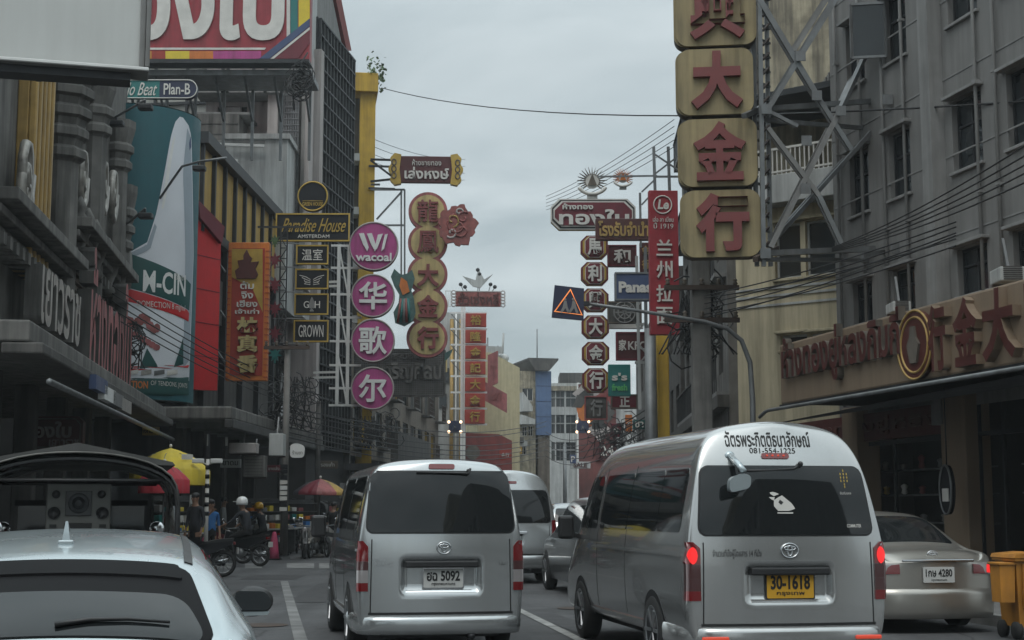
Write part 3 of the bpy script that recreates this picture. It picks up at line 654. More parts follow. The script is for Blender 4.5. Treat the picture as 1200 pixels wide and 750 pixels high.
# red cladding box: a face towards us and a face to the street
r_ = Fr(P(226, 350, 42.8).x, 42.8, 62); B2 = Bld('red_cladding', 'tall bright red cladding panel fixed beside the bottle billboard', 'panel', r_)
x1 = B2.at(257, 360)[0]; zb2, zt2 = B2.at(240, 458)[1], B2.at(240, 262)[1]
mb = MB(); mb.prism([(0, zb2), (x1, zb2 + .05), (x1, zt2), (0, zt2 + .6)], 0, .3, 'redbox'); mb.prism([(-.02, zt2 + .62), (x1 + .02, zt2 + .02), (x1 - .1, zt2 - .5), (.1, zt2 + .1)], -.12, -.004, 'signmaroon'); B2.part(mb, 'panel_sheet')
mb = MB()
for k in range(1, 5): z = zb2 + (zt2 - zb2) * k / 5; mb.box(.01, x1 - .02, -.012, -.003, z, z + .02, 'signmaroon')
B2.part(mb, 'panel_seam')

# ---------------------------------------------------------------- old white tenement behind it
f = Fr(P(232, 200, 57).x, 57, 0)
B = Bld('white_tenement', 'old white tenement with terraces and grille stair tower above the ochre panels', 'building', f)
def bx(u0, v0, u1, v1): return B.box(u0, v0, u1, v1)
a, b, c, d = bx(232, 74, 330, 300); mb = MB()
w1 = bx(248, 116, 256, 135); w2 = bx(276, 115, 283, 135); w3 = bx(257, 115, 275, 134)
wall_holes(mb, a, b, 8, d + 3, [w1, w2, w3], 'pinkwall', y=1.2); shell(mb, a, b, 8, d + 3, 8, 'pinkwall', y=1.2); B.part(mb, 'wall')
for h in (w1, w2, w3): B.part(MB().box(h[0], h[1], 1.35, 1.4, h[2], h[3], 'winglass' if h is not w3 else 'white'), 'window')
z = B.at(280, 110)[1]; mb = MB(); mb.box(a - .2, b, -.2, 1.2, z, z + .12, 'greyband'); z2 = B.at(280, 136)[1]; mb.box(a - .2, b - 1.2, -.6, 1.2, z2 - .1, z2, 'greyband')
zz = B.at(280, 175)[1]; mb.box(a - .2, b - 1.6, -.7, 1.19, zz, z2 - .1, 'concrete')
for k in range(3): zq = zz + (z2 - .1 - zz) * k / 3; mb.box(a - .2, b - 1.6, -.72, -.7, zq, zq + .03, 'concdark')
for k in range(5): zq = B.at(280, 80 + k * 6)[1]; mb.box(a, b, -.2, -.16, zq, zq + .05, 'darksteel')
for u in (262, 268, 298, 312): x = B.at(u, 95)[0]; mb.box(x - .06, x + .06, -.2, -.1, z, z + 1.4, 'darksteel')
B.part(mb, 'terrace')
a, b, c, d = bx(275, 178, 345, 272); mb = MB(); mb.box(a, b, -2, 1.1, 9, B.at(310, 178)[1], 'whitewall'); mb.box(a - .1, b + .1, -2.1, 1.2, B.at(310, 178)[1], B.at(310, 175)[1] + .1, 'whitewall'); B.part(mb, 'lower_block')
a, b, c, d = bx(322, 80, 356, 290); mb = MB(); mb.box(a, b, .5, 4, 9, d + 4, 'whitewall')
B.part(mb, 'stair_tower')
mb = MB()
for k in range(9): x = a + .1 + (b - a - .4) * k / 8; mb.box(x - .035, x + .035, .3, .42, 11, d - .3, 'steel')
for k in range(32): z = 11 + (d - 11.3) * k / 31; mb.box(a, b - .25, .28, .3, z, z + .05, 'steel')
mb.box(a, b - .2, .45, .5, 11, d - .3, 'concdark'); B.part(mb, 'grille')
a, b, c, d = bx(312, 90, 324, 270); mb = MB(); mb.box(a, b, .1, .9, 9, d + 1, 'pinkwall'); mb.box(B.at(357, 200)[0], B.at(362, 200)[0], -.1, 1, 10, B.at(366, 60)[1], 'pinkwall'); B.part(mb, 'shaft')
a, b, c, d = bx(240, 184, 290, 240); mb = MB()
for k in range(7): x = a + (b - a) * k / 6; mb.box(x - .03, x + .03, -2.2, -2.14, c, c + 1.2, 'white')
mb.box(a, b, -2.22, -2.12, c + 1.2, c + 1.3, 'white'); mb.bar((a, -2.2, d), (b + 1, -2.2, d - .1), .1, 'white'); mb.bar((a, -2.0, d + .15), (b + 1, -2, d + .1), .08, 'greyband'); B.part(mb, 'roof_rail')

# ---------------------------------------------------------------- gridded glass tower
f = left_frame(P(372, 120, 60).x, 60, 7.8)
B = Bld('glass_grid_tower', 'tall tower of dark gridded glass beside the yellow shaft', 'building', f)
L = B.at(413, 120)[0]; zt = (B.at(378, 30)[1] + B.at(411, 66)[1]) / 2
mb = MB(); mb.box(0, L, 0, 10, 4, zt, 'curtainglass'); B.part(mb, 'glazing')
mb = MB(); n = 26
for k in range(n + 1): z = 4 + (zt - 4) * k / n; mb.box(-.03, L + .02, -.14, -.001, z - .035, z + .035, 'darksteel'); mb.box(-.14, -.001, 0, 10, z - .06, z + .06, 'darksteel')
for k in range(12): x = L * k / 11; mb.box(x - .035, x + .035, -.12, -.002, 4, zt, 'darksteel')
for k in range(8): mb.box(-.12, -.002, k * 1.4, k * 1.4 + .1, 4, zt, 'darksteel')
B.part(mb, 'mullion')
mb = MB(); mb.box(-.1, L, .2, 10, 0, 4, 'dark'); mb.box(-.6, -.15, -.3, 1.0, 4, zt - 1.5, 'pinkwall'); B.part(mb, 'base')
mb = MB(); a = B.at(380, 0); mb.prism([(.2, zt + .1), (L * .75, zt + .1), (L * .15, zt + 3.2), (.2, zt + 3.2)], .1, 6, 'greyband'); mb.prism([(L * .15, zt + 3.3), (L * .8, zt + .15), (L * .95, zt + .4), (L * .3, zt + 3.8)], .0, 6.2, 'redwall'); B.part(mb, 'roof_canopy')
mb = MB()
for k in range(5): x = L + .05 + k * .4; mb.box(x - .03, x + .03, 1, 1.06, zt - 2.5, zt + .6, 'steel')
mb.box(L, L + 1.7, 1, 1.05, zt + .55, zt + .62, 'steel'); mb.box(L, L + 1.7, 1.1, 1.15, zt - 2.5, zt + .5, 'cleartarp'); B.part(mb, 'parapet_screen')

# ---------------------------------------------------------------- yellow shaft
Y = 69; f = Fr(P(412, 120, Y).x, Y, 8); B = Bld('yellow_shaft', 'slim yellow building shaft with overhanging cap and balconies', 'building', f)
a, b = B.at(420, 300)[0], B.at(438, 300)[0]; zc0, zc1 = B.at(428, 109)[1], B.at(428, 87)[1]
mb = MB(); mb.box(a, b, 0, 3.2, 0, zc0, 'yellowpost'); mb.box(B.at(411, 100)[0], B.at(443, 100)[0], -.3, 3.4, zc0, zc1, 'yellowpost', .03); B.part(mb, 'wall')
mb = MB(); mb.box(-.1, a - .002, 1.0, 3, 0, zc0, 'concdark')
for k in range(6): z = 5 + k * 2.6; mb.box(-.1, a - .01, -.1, .98, z, z + .35, 'whitewall')
B.part(mb, 'balcony')
mb = MB(); x1 = B.at(443, 95)[0]
for k in range(160):
    x, y, z = random.uniform(x1 - .5, x1 + .35), random.uniform(-.4, 1.2), zc1 + random.uniform(-.7, 1.6) * random.random(); s = .13
    d1 = Vector((random.uniform(-1, 1), random.uniform(-1, 1), random.uniform(-1, 1))).normalized() * s; d2 = d1.cross(Vector((random.uniform(-1, 1), random.uniform(-1, 1), random.uniform(-1, 1))).normalized())
    p = Vector((x, y, z)); mb.add([p, p + d1, p + d1 + d2, p + d2], [(0, 1, 2, 3)], 'leaf')
B.part(mb, 'rooftop_plant')
mb = MB()
for v, w in ((195, 24), (221, 24)): z = B.at(430, v)[1]; mb.bar((b - .3, -.1, z), (b + w * .04, -.1, z), .09, 'darksteel')
B.part(mb, 'bracket')

# ---------------------------------------------------------------- crowded facades further down
f = left_frame(P(410, 500, 66).x, 66, 4.2)
B = Bld('brown_shophouse_row', 'row of old brown shophouses with grilles and awnings behind the magenta discs', 'building', f)
L = B.at(514, 480)[0]; zt = 9.9; hs = []
for k in range(10):
    for fl in range(2): hs.append((.8 + k * (L - 1.6) / 10, .8 + k * (L - 1.6) / 10 + 2.0, 4.6 + fl * 2.7, 6.3 + fl * 2.7))
mb = MB(); wall_holes(mb, 0, L, 3.9, zt, hs, 'brownwall'); shell(mb, 0, L, 3.9, zt, 8, 'brownwall'); B.part(mb, 'wall')
for i, h in enumerate(hs): window(B, h, fm=random.choice(['greyband', 'ochre', 'steel', 'darksteel']), mull=2)
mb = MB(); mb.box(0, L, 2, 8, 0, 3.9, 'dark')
for k in range(8): x = .2 + k * L / 8; mb.box(x, x + .4, .05, .4, .13, 3.9, 'concdark')
B.part(mb, 'ground_floor')
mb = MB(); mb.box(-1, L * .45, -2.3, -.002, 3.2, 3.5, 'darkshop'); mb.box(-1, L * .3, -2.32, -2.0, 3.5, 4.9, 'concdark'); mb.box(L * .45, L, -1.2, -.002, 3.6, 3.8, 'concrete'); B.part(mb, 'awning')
for k in range(10):
    x = 1 + k * (L - 3) / 9; fl = k % 2; mb = MB(); z = 4.5 + 2.7 * fl
    for j in range(11): mb.box(x + j * .2, x + j * .2 + .03, -.5, -.47, z, z + 1.0, 'rust')
    for j in range(5): mb.box(x, x + 2.05, -.51, -.46, z + j * .25, z + j * .25 + .03, 'rust')
    mb.box(x - .05, x + 2.1, -.55, -.003, z - .08, z, 'concrete'); B.part(mb, 'grille')
f = Fr(P(512, 480, 101).x, 101, 5)
B = Bld('narrow_white_house', 'narrow white house end wall with pipes beside the red tile sign', 'building', f)
a, b = B.at(511, 480)[0], B.at(527, 480)[0]; z1 = B.at(520, 366)[1]
mb = MB(); mb.box(a, b + 1.1, 0, 6, 0, z1, 'whitewall'); B.part(mb, 'wall')
mb = MB(); 
for u, v in ((516, 395), (519, 470), (522, 440)): x, z = B.at(u, v); mb.box(x - .25, x + .25, -.1, -.003, z - .5, z + .5, 'winglass')
B.part(mb, 'window')
mb = MB()
for u in (529, 540): x = B.at(u, 450)[0]; mb.tube([(x, -.25, 0), (x, -.25, z1 - .5)], .13, 'gold', 8)
mb.tube([(B.at(534, 450)[0], -.2, 0), (B.at(534, 450)[0], -.2, z1)], .06, 'white', 6); B.part(mb, 'pipe')

f = left_frame(P(574, 480, 106).x, 106, 11)
B = Bld('pale_yellow_house', 'pale yellow house with blank side wall behind red boards', 'building', Fr(P(566, 480, 108).x, 108, 20))
a, b = B.at(560, 480)[0], B.at(609, 480)[0]; zl, zr = B.at(575, 413)[1], B.at(608, 431)[1]
mb = MB(); mb.prism([(a, 0), (b, 0), (b, zr), (a + 1, zl), (a, zl)], 0, 9, 'yellowwall'); B.part(mb, 'wall')
mb = MB()
for u in (574, 579, 586): x, z = B.at(u, 416); mb.tube([(x, .5, zl - 1), (x, .5, zl + random.uniform(.5, 1.3))], .06, 'steel', 5)
mb.box(a + .6, a + 2, .3, .5, zl, zl + .5, 'whitewall'); mb.ell((B.at(594, 424)[0], 1, zl - .3), (.5, .5, .35), 'whitewall'); mb.tube([(B.at(594, 424)[0], 1, zl - .2), (B.at(594, 424)[0] + .1, 1, zl + 1.6)], .08, 'whitewall', 5); B.part(mb, 'roof_clutter')
B = Bld('red_walled_annex', 'low dull red annex wall below the pale yellow house', 'building', Fr(P(545, 520, 104).x, 104, 6))
a, b = B.at(545, 520)[0], B.at(585, 520)[0]; z = B.at(560, 508)[1]; b2 = B.at(600, 520)[0]
mb = MB(); mb.prism([(a, 0), (b2, 0), (b2, z - .5), (b, z - .05), (a, z + .05)], 0, 3, 'redwall'); B.part(mb, 'wall')
x, z = B.at(554, 530); mb = MB(); mb.prism(circ(x, z, .5, 20), -.1, 0, 'brownwall'); B.part(mb, 'roundel')
# white and blue house
B = Bld('blue_sided_house', 'slim pale house with a blue side wall and dark roof slab', 'building', Fr(P(608, 480, 125).x, 125, 14))
a, m_, b = B.at(605, 480)[0], B.at(627.5, 480)[0], B.at(645, 480)[0]; zt = B.at(627, 435)[1]
hs = [B.box(612, 499, 618, 511), B.box(619, 499, 625, 511), B.box(612, 455, 625, 470), B.box(610, 521, 617, 533)]
mb = MB(); wall_holes(mb, a, m_, 0, zt, hs, 'creamold'); shell(mb, a, m_, 0, zt, 8, 'creamold'); B.part(mb, 'wall')
for h in hs: window(B, h, fm='offwhite')
mb = MB(); mb.box(m_ + .002, b, -.3, 7, B.at(635, 510)[1], zt, 'bluewall'); mb.box(m_ + .2, b - .1, -.1, 7, 0, B.at(635, 510)[1] - .01, 'brownwall')
for k in range(1, 4): z = B.at(635, 435 + 18 * k)[1]; mb.box(m_ + .002, b, -.31, -.302, z, z + .04, 'navy')
B.part(mb, 'blue_side')
zs = B.at(630, 424)[1]; mb = MB(); c_ = B.at(618, 430)[0]; mb.prism([(c_ + .5, zt), (b - .3, zt), (b + .5, zs + .1), (b + .5, zs + .25), (c_ - .1, zs + .25), (c_ - .1, zs + .1)], -.8, 5, 'concdark')
B.part(mb, 'roof_slab')
mb = MB(); mb.tube([(B.at(633, 424)[0], 1, zs), (B.at(633, 424)[0], 1, B.at(633, 384)[1])], .05, 'steel', 5); B.part(mb, 'antenna')
for u0, v0, u1, v1 in ((608, 461, 619, 483), (606, 487, 622, 498), (598, 512, 613, 524)):
    p = B.box(u0, v0, u1, v1); mb = MB(); mb.prism([(p[0], p[2]), (p[1], p[2]), (p[1], p[2] + .4), (p[0], p[3])], -1.5, -.003, 'whitewall'); B.part(mb, 'awning')
B = Bld('white_framed_block', 'white framed office block with large dark windows closing the street', 'building', Fr(P(645, 500, 142).x, 142, 0))
a, b = B.at(644, 500)[0], B.at(681, 500)[0]; zt = B.at(660, 449)[1]; hs = []
for v0, v1 in ((458, 466), (466.5, 477), (486, 496), (496.5, 508), (518, 527), (527.5, 540)):
    for u0, u1 in ((646, 650.5), (651.5, 661.5), (663, 675)): hs.append(B.box(u0, v0, u1, v1))
mb = MB(); wall_holes(mb, a, b, 0, zt, hs, 'whitewall'); shell(mb, a, b, 0, zt, 8, 'whitewall'); B.part(mb, 'wall')
for h in hs: window(B, h, fm='greyband', mull=1)
mb = MB(); mb.box(B.at(676, 490)[0], B.at(679, 490)[0], -.5, -.003, 0, zt, 'white'); mb.box(B.at(656, 450)[0], b + 3, 0, 5, zt, zt + 1.0, 'concdark'); mb.box(a, B.at(676, 500)[0], -.25, -.003, B.at(660, 458)[1], zt - .3, 'creamold'); B.part(mb, 'trim')
B = Bld('mural_building', 'dark red building end with a faded mural, below the octagon signs', 'building', Fr(P(678, 500, 112).x, 112, -4))
a, b = B.at(678, 500)[0], B.at(722, 500)[0]; zt = B.at(695, 450)[1]
mb = MB(); mb.box(a, b, 0, 6, 0, zt, 'mural'); mb.box(b + .002, B.at(748, 500)[0], .5, 6, 0, B.at(730, 478)[1], 'whitewall'); B.part(mb, 'wall')
mb = MB(); q = B.box(698, 519, 719, 540); mb.box(q[0], q[1], -.15, -.003, q[2], q[3], 'signdarkmaroon'); q = B.box(704, 522, 719, 534); mb.text('24', q[0], q[1], q[2], q[3], -.15, .03, 'offwhite'); B.part(mb, 'number_board')
mb = MB()
for i in range(16):
    u, v = random.uniform(680, 716), random.uniform(458, 515); x, z = B.at(u, v); mb.prism([(x + random.uniform(.3, 1.1) * math.cos(t), z + random.uniform(.3, 1) * math.sin(t)) for t in [k * .7854 for k in range(8)]], -.02 - .004 * i, -.003, random.choice(['concdark', 'brownwall', 'letterred2', 'orangesign', 'dark', 'pinkwall', 'redwall']))
B.part(mb, 'mural_patch')

# ================================================================ VEHICLES
def loft(stations, cols=(-.66, -.33, 0, .33, .66), bulge=.03, levels=2, disp=None, fbulge=.05):
    """stations: (y or y(z), [(half width, z) from sill to the crown line, last x = 0]) -> subdivided verts, faces, BVH"""
    bm = bmesh.new(); rings = []
    for y, sec in stations:
        fy = y if callable(y) else (lambda z, y=y: y)
        L_ = [bm.verts.new((-x, fy(z), z)) for x, z in sec[:-1]]; c = bm.verts.new((0, fy(sec[-1][1]), sec[-1][1])); R_ = [bm.verts.new((x, fy(z), z)) for x, z in sec[:-1]]
        rings.append(L_ + [c] + R_[::-1])
    n = len(rings[0]); K = (n - 1) // 2
    for a, b in zip(rings[:-1], rings[1:]):
        for k in range(n - 1): bm.faces.new((a[k], b[k], b[k + 1], a[k + 1]))
    for ring, sg, bl in ((rings[0], 1, -bulge), (rings[-1], -1, fbulge)):
        rows = []
        for k in range(K):
            l_, r_ = ring[k], ring[n - 1 - k]; row = [l_]
            for a in cols:
                p = (l_.co + r_.co) / 2 + (r_.co - l_.co) / 2 * a; p.y += bl * (1 - a * a); row.append(bm.verts.new(p))
            rows.append(row + [r_])
        for k in range(K - 1):
            for j in range(len(cols) + 1):
                f = (rows[k][j], rows[k][j + 1], rows[k + 1][j + 1], rows[k + 1][j]); bm.faces.new(f if sg > 0 else f[::-1])
        top = rows[-1]
        for j in range(len(cols) + 1):
            f = (top[j], top[j + 1], ring[K]); bm.faces.new(f if sg > 0 else f[::-1])
    bmesh.ops.recalc_face_normals(bm, faces=bm.faces[:])
    if max(bm.faces, key=lambda f: f.calc_center_median().z).normal.z < 0: bmesh.ops.reverse_faces(bm, faces=bm.faces[:])
    me = bpy.data.meshes.new('shell'); bm.to_mesh(me); bm.free()
    o = bpy.data.objects.new('shell', me); COL.objects.link(o); md = o.modifiers.new('s', 'SUBSURF'); md.levels = levels; md.render_levels = levels
    m2 = bpy.data.meshes.new_from_object(o.evaluated_get(bpy.context.evaluated_depsgraph_get()))
    vs = [v.co.copy() for v in m2.vertices]; fs = [tuple(p.vertices) for p in m2.polygons]
    bpy.data.objects.remove(o); bpy.data.meshes.remove(me); bpy.data.meshes.remove(m2)
    if disp: vs = [disp(v) for v in vs]
    return vs, fs, BVHTree.FromPolygons(vs, fs)

def clip_row(poly, b):
    xs = []
    n = len(poly)
    for i in range(n):
        (x0, z0), (x1, z1) = poly[i], poly[(i + 1) % n]
        if (z0 <= b < z1) or (z1 <= b < z0): xs.append(x0 + (x1 - x0) * (b - z0) / (z1 - z0))
    return (min(xs), max(xs)) if len(xs) >= 2 else None
def project(bvh, a, b, axis, off):
    o, d = {'rear': (Vector((a, -4, b)), Vector((0, 1, 0))), 'left': (Vector((-4, a, b)), Vector((1, 0, 0))), 'right': (Vector((4, a, b)), Vector((-1, 0, 0))), 'top': (Vector((a, b, 6)), Vector((0, 0, -1)))}[axis]
    h = bvh.ray_cast(o, d)
    if h[0] is None: return None
    nn = h[1] if h[1].dot(d) < 0 else -h[1]
    return h[0] + nn * off
def decal(mb, bvh, poly, axis, m, off=.005, nx=16, nz=12, skirt=.02):
    bs = [q[1] for q in poly]; b0, b1 = min(bs), max(bs); grid = []
    for j in range(nz + 1):
        t = j / nz; t = .5 - .5 * math.cos(math.pi * t); b = b0 + (b1 - b0) * min(max(t, .004), .996)
        iv = clip_row(poly, b)
        if iv is None: continue
        row = [project(bvh, iv[0] + (iv[1] - iv[0]) * i / nx, b, axis, off) for i in range(nx + 1)]
        if any(p is None for p in row):
            ok = [p for p in row if p is not None]
            if not ok: continue
            last = ok[0]; row2 = []
            for p in row: last = p if p is not None else last; row2.append(last)
            row = row2
        grid.append(row)
    if len(grid) < 2: return mb
    nr = len(grid); w = nx + 1; vs = [p for r_ in grid for p in r_]
    fs = [(j * w + i, j * w + i + 1, (j + 1) * w + i + 1, (j + 1) * w + i) for j in range(nr - 1) for i in range(nx)]
    if axis == 'left': fs = [f[::-1] for f in fs]
    loop = [i for i in range(w)] + [j * w + nx for j in range(1, nr)] + [(nr - 1) * w + i for i in range(nx - 1, -1, -1)] + [j * w for j in range(nr - 2, 0, -1)]
    dv = {'rear': Vector((0, 1, 0)), 'left': Vector((1, 0, 0)), 'right': Vector((-1, 0, 0)), 'top': Vector((0, 0, -1))}[axis]
    o = len(vs); vs = vs + [vs[i] + dv * (skirt + off) for i in loop]; k = len(loop)
    mb.add(vs, fs, m, True)
    sk = [(loop[(i + 1) % k], loop[i], o + i, o + (i + 1) % k) for i in range(k)]
    mb.add(vs, sk if axis != 'left' else [f[::-1] for f in sk], m)
    return mb
def dtext(mb, bvh, body, x0, x1, z0, z1, axis, m, off=.006, bold=.02):
    vs, fs, fl, w, h = text_geo(body, bold, False, 1.); out = []
    for p in vs:
        a = x0 + (x1 - x0) * p[0] / w; b = z0 + (z1 - z0) * p[1] / h; q = project(bvh, a, b, axis, off); out.append(q if q is not None else Vector((a, 0, b)))
    return mb.add(out, fs, m)
def sweep(mb, path, prof, m, smooth=True):
    """path: xy points; prof: (outward, z)"""
    P2 = [Vector(p) for p in path]; rows = []
    for i, p in enumerate(P2):
        t = (P2[min(i + 1, len(P2) - 1)] - P2[max(i - 1, 0)]).normalized(); nn = Vector((t.y, -t.x))
        rows.append([(p.x + nn.x * o, p.y + nn.y * o, z) for o, z in prof])
    w = len(prof); vs = [q for r_ in rows for q in r_]
    fs = [(i * w + k, (i + 1) * w + k, (i + 1) * w + k + 1, i * w + k + 1) for i in range(len(rows) - 1) for k in range(w - 1)]
    fs += [tuple(range(w))[::-1], tuple((len(rows) - 1) * w + k for k in range(w))]
    return mb.add(vs, fs, m, smooth)
def wheel(parent, x, y, r, w=.2, sgn=1, spokes=6):
    t = MB(); t.lathe([(r * .66, -w / 2), (r * .9, -w / 2), (r * .985, -w * .38), (r, -w * .2), (r, w * .2), (r * .985, w * .38), (r * .9, w / 2), (r * .66, w / 2)], (0, 0, 0), 'tyre', 28, axis='x', capb=False)
    o = t.build('tyre'); 
    wd = bpy.data.objects.new('wheel', None); COL.objects.link(wd); wd.parent = parent; wd.location = (x, y, r); o.parent = wd
    q = MB(); q.lathe([(r * .68, w * .46), (r * .62, w * .44), (r * .60, w * .2), (.03, w * .15), (.03, -w * .3)], (0, 0, 0), 'darksteel', 24, axis='x')
    for k in range(spokes):
        a = 2 * math.pi * k / spokes; ca, sa = math.cos(a), math.sin(a)
        q.bar((w * .34, r * .1 * ca, r * .1 * sa), (w * .42, r * .64 * ca, r * .64 * sa), r * .17, 'alloy', .03)
    q.lathe([(r * .69, w * .5), (r * .66, w * .52), (r * .61, w * .46)], (0, 0, 0), 'alloy', 28, axis='x', capb=False); q.lathe([(.001, w * .46), (r * .14, w * .45), (r * .15, w * .2)], (0, 0, 0), 'alloy', 14, axis='x')
    s = q.build('rim', wd)
    if sgn < 0: wd.rotation_euler.z = math.pi
    return wd
def emblem(mb, x, y, z, w, h, m='chrome'):
    """three interlocked ovals"""
    for cx, cz, a, b in ((0, 0, .5, .5), (0, .16, .34, .14), (0, -.02, .14, .36)):
        mb.tube([(x + (cx + a * math.cos(t * .2244)) * w, y, z + (cz + b * math.sin(t * .2244)) * h) for t in range(28)], w * .055, m, 6, closed=True)

VANP = dict(
    low=[(.775, .26), (.83, .34), (.845, .60), (.85, .95), (.838, 1.15), (.80, 1.42), (.735, 1.72), (.695, 1.85), (.62, 1.925), (.45, 1.962), (.22, 1.978), (0, 1.985)],
    high=[(.84, .30), (.905, .38), (.93, .60), (.94, .95), (.925, 1.18), (.885, 1.42), (.815, 1.78), (.755, 1.98), (.665, 2.13), (.52, 2.215), (.27, 2.262), (0, 2.285)])
def van(name, label, X, Y, yaw, kind, L, paint, spec):
    root = thing(name, label, 'van', (X, Y, 0), R(yaw)); pr = VANP[kind]; H = pr[-1][1]
    lean = lambda z: max(0, z - 1.15) * .15 + max(0, z - 1.8) * .25
    def st(y, sx, dz, ln=0.):
        sec = [(x * sx, z - dz * max(0, (z - .5) / (H - .5))) for x, z in pr]
        return ((lambda z: y + lean(z) * ln), sec)
    def sc(y, sx, fz): return (y, [(x * sx, .26 + (z - .26) * fz) for x, z in pr])
    stn = [st(0, .972, .022, 1), st(.022, .99, .008, 1), st(.10, 1, 0, .9), st(.4, 1.0, 0, .5), st(.9, 1, 0, 0), st(1.9, 1, 0, 0), st(2.9, 1, 0, 0), st(L - 1.75, 1, 0, 0), sc(L - 1.4, 1, .985), sc(L - 1.0, .995, .90), sc(L - .6, .985, .72), sc(L - .22, .96, .50), sc(L - .05, .92, .40), sc(L, .85, .34)]
    rc = spec['recess']
    def disp(v):
        if v.y < .3 and abs(v.x) < rc[0] + .04 and rc[1] - .05 < v.z < rc[2] + .05:
            f = min(1, max(0, (rc[0] - abs(v.x)) / .05 + .5)) * min(1, max(0, (v.z - rc[1]) / .05 + .5)) * min(1, max(0, (rc[2] - v.z) / .05 + .5)); v = v.copy(); v.y += .055 * f * f * (3 - 2 * f)
        return v
    vs, fs, bvh = loft(stn, bulge=.055, levels=3, disp=disp, cols=(-.75, -.5, -.25, 0, .25, .5, .75))
    b = MB(); b.add(vs, fs, paint, True); b.box(-.7, .7, .3, L - .3, .22, .5, 'black'); b.build('body', root)
    s_ = MB(); w = spec['win']   # rubber surround then glass
    decal(s_, bvh, rpoly([(x * 1.02 + (.0), z + (.012 if z > 1.5 else -.012)) for x, z in w], .10, 5), 'rear', 'blackplastic', .004, 20, 14); o = s_.build('window_seal', root)
    g = MB(); decal(g, bvh, rpoly(w, .09, 5), 'rear', 'glass', .009, 24, 16); g.build('rear_window', root)
    # tailgate shut lines
    q = MB(); hz = spec['seam']; hx = spec['gatex']
    for sg in (-1, 1): decal(q, bvh, [(sg * hx - .006, hz), (sg * hx + .006, hz), (sg * (hx - .01) + .006, w[0][1] - .06), (sg * (hx - .01) - .006, w[0][1] - .06)], 'rear', 'ink', .002, 1, 14)
    decal(q, bvh, [(-hx - .02, hz - .012), (hx + .02, hz - .012), (hx + .02, hz + .012), (-hx - .02, hz + .012)], 'rear', 'ink', .003, 20, 2); q.build('tailgate_seam', root)
    for sg in (-1, 1):   # tail lamps in three lenses, wrapping the corner
        t = MB(); x0, x1, z0, z1 = spec['lamp']
        segs = spec['lens']
        for (fa, fb_, mm) in segs:
            za, zb = z0 + (z1 - z0) * fa, z0 + (z1 - z0) * fb_
            tp = x0 + (.05 if fb_ > .98 else 0)
            decal(t, bvh, [(sg * x1, za), (sg * x0, za), (sg * tp, zb), (sg * x1, zb - (.03 if fb_ > .98 else 0))], 'rear', mm, .012, 8, 5, .06)
        tl = t.build('tail_light', root)
        if spec.get('lit'):
            t = MB(); zc = z0 + (z1 - z0) * .74; xc = (x0 + x1) / 2; decal(t, bvh, [(sg * xc + .040 * math.cos(k * .5236), zc + .075 * math.sin(k * .5236)) for k in range(12)], 'rear', 'litred', .016, 6, 8, .0); t.build('lit_lens', tl)
    t = MB(); x, z, ww = spec['third']; decal(t, bvh, rpoly([(x - ww, z - .025), (x + ww, z - .025), (x + ww, z + .025), (x - ww, z + .025)], .02), 'rear', spec['thirdm'], .012, 10, 4)
    if spec.get('leds'):
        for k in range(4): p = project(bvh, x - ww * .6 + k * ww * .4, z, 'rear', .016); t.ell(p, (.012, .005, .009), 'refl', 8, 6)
    t.build('brake_light', root)
    # recess handle, plate
    t = MB(); z = rc[2]; t.box(-rc[0] + .02, rc[0] - .02, -.085, .06, z - .075, z - .005, 'blackplastic', .015); t.build('tailgate_handle', root)
    t = MB(); decal(t, bvh, [(-rc[0] + .03, rc[1] - .012), (rc[0] - .03, rc[1] - .012), (rc[0] - .03, rc[1] + .012), (-rc[0] + .03, rc[1] + .012)], 'rear', 'chrome' if kind == 'low' else paint, .004, 20, 2); t.build('recess_trim', root)
    px, pz, pw, ph, pm, ptxt, p2 = spec['plate']
    p = project(bvh, px, pz, 'rear', .02); t = MB(); y = p.y - .008
    t.prism(rrect(px - pw / 2, px + pw / 2, pz - ph / 2, pz + ph / 2, .012), y, y + .02, pm); t.prism(rrect(px - pw / 2 - .012, px + pw / 2 + .012, pz - ph / 2 - .012, pz + ph / 2 + .012, .015), y + .004, y + .022, 'chrome' if pm == 'platewhite' else 'darksteel')
    pl = t.build('number_plate', root); t = MB()
    t.text(ptxt, px - pw * .42, px + pw * .42, pz - ph * .16, pz + ph * .40, y - .001, .003, 'ink', .03)
    t.text(p2, px - pw * .3, px + pw * .3, pz - ph * .42, pz - ph * .25, y - .001, .003, 'ink', .01)
    if pm == 'plateyellow': t.text('รับจ้าง 30', px - pw * .25, px + pw * .25, pz + ph * .42, pz + ph * .49, y - .001, .003, 'ink', 0)
    t.build('lettering', pl)
    ex, ez, ew, eh = spec['emblem']; p = project(bvh, ex, ez, 'rear', .01); t = MB(); emblem(t, ex, p.y, ez, ew, eh); t.build('emblem', root)
    # bumper sweeping round the corners
    bw = pr[0][0] + .075; t = MB(); z0, z1 = spec['bump']
    path = [(-bw + .0, 1.0)] + [(-bw + .01, .35), (-bw + .03, .12), (-bw + .09, .0), (-bw + .2, -.05), (-bw * .5, -.085), (0, -.10), (bw * .5, -.085), (bw - .2, -.05), (bw - .09, .0), (bw - .03, .12), (bw - .01, .35), (bw, 1.0)]
    sweep(t, path, [(-.12, z0), (0, z0), (.015, z0 + .05), (.018, z1 - .05), (.008, z1 - .012), (-.02, z1), (-.14, z1 + .005)], paint); t.build('bumper', root)
    if spec.get('reflectors'):
        for sg in (-1, 1):
            t = MB(); x = sg * (bw - .21); t.box(x - .12, x + .12, -.102, -.06, z1 - .11, z1 - .075, 'refl', .01); t.build('reflector', root)
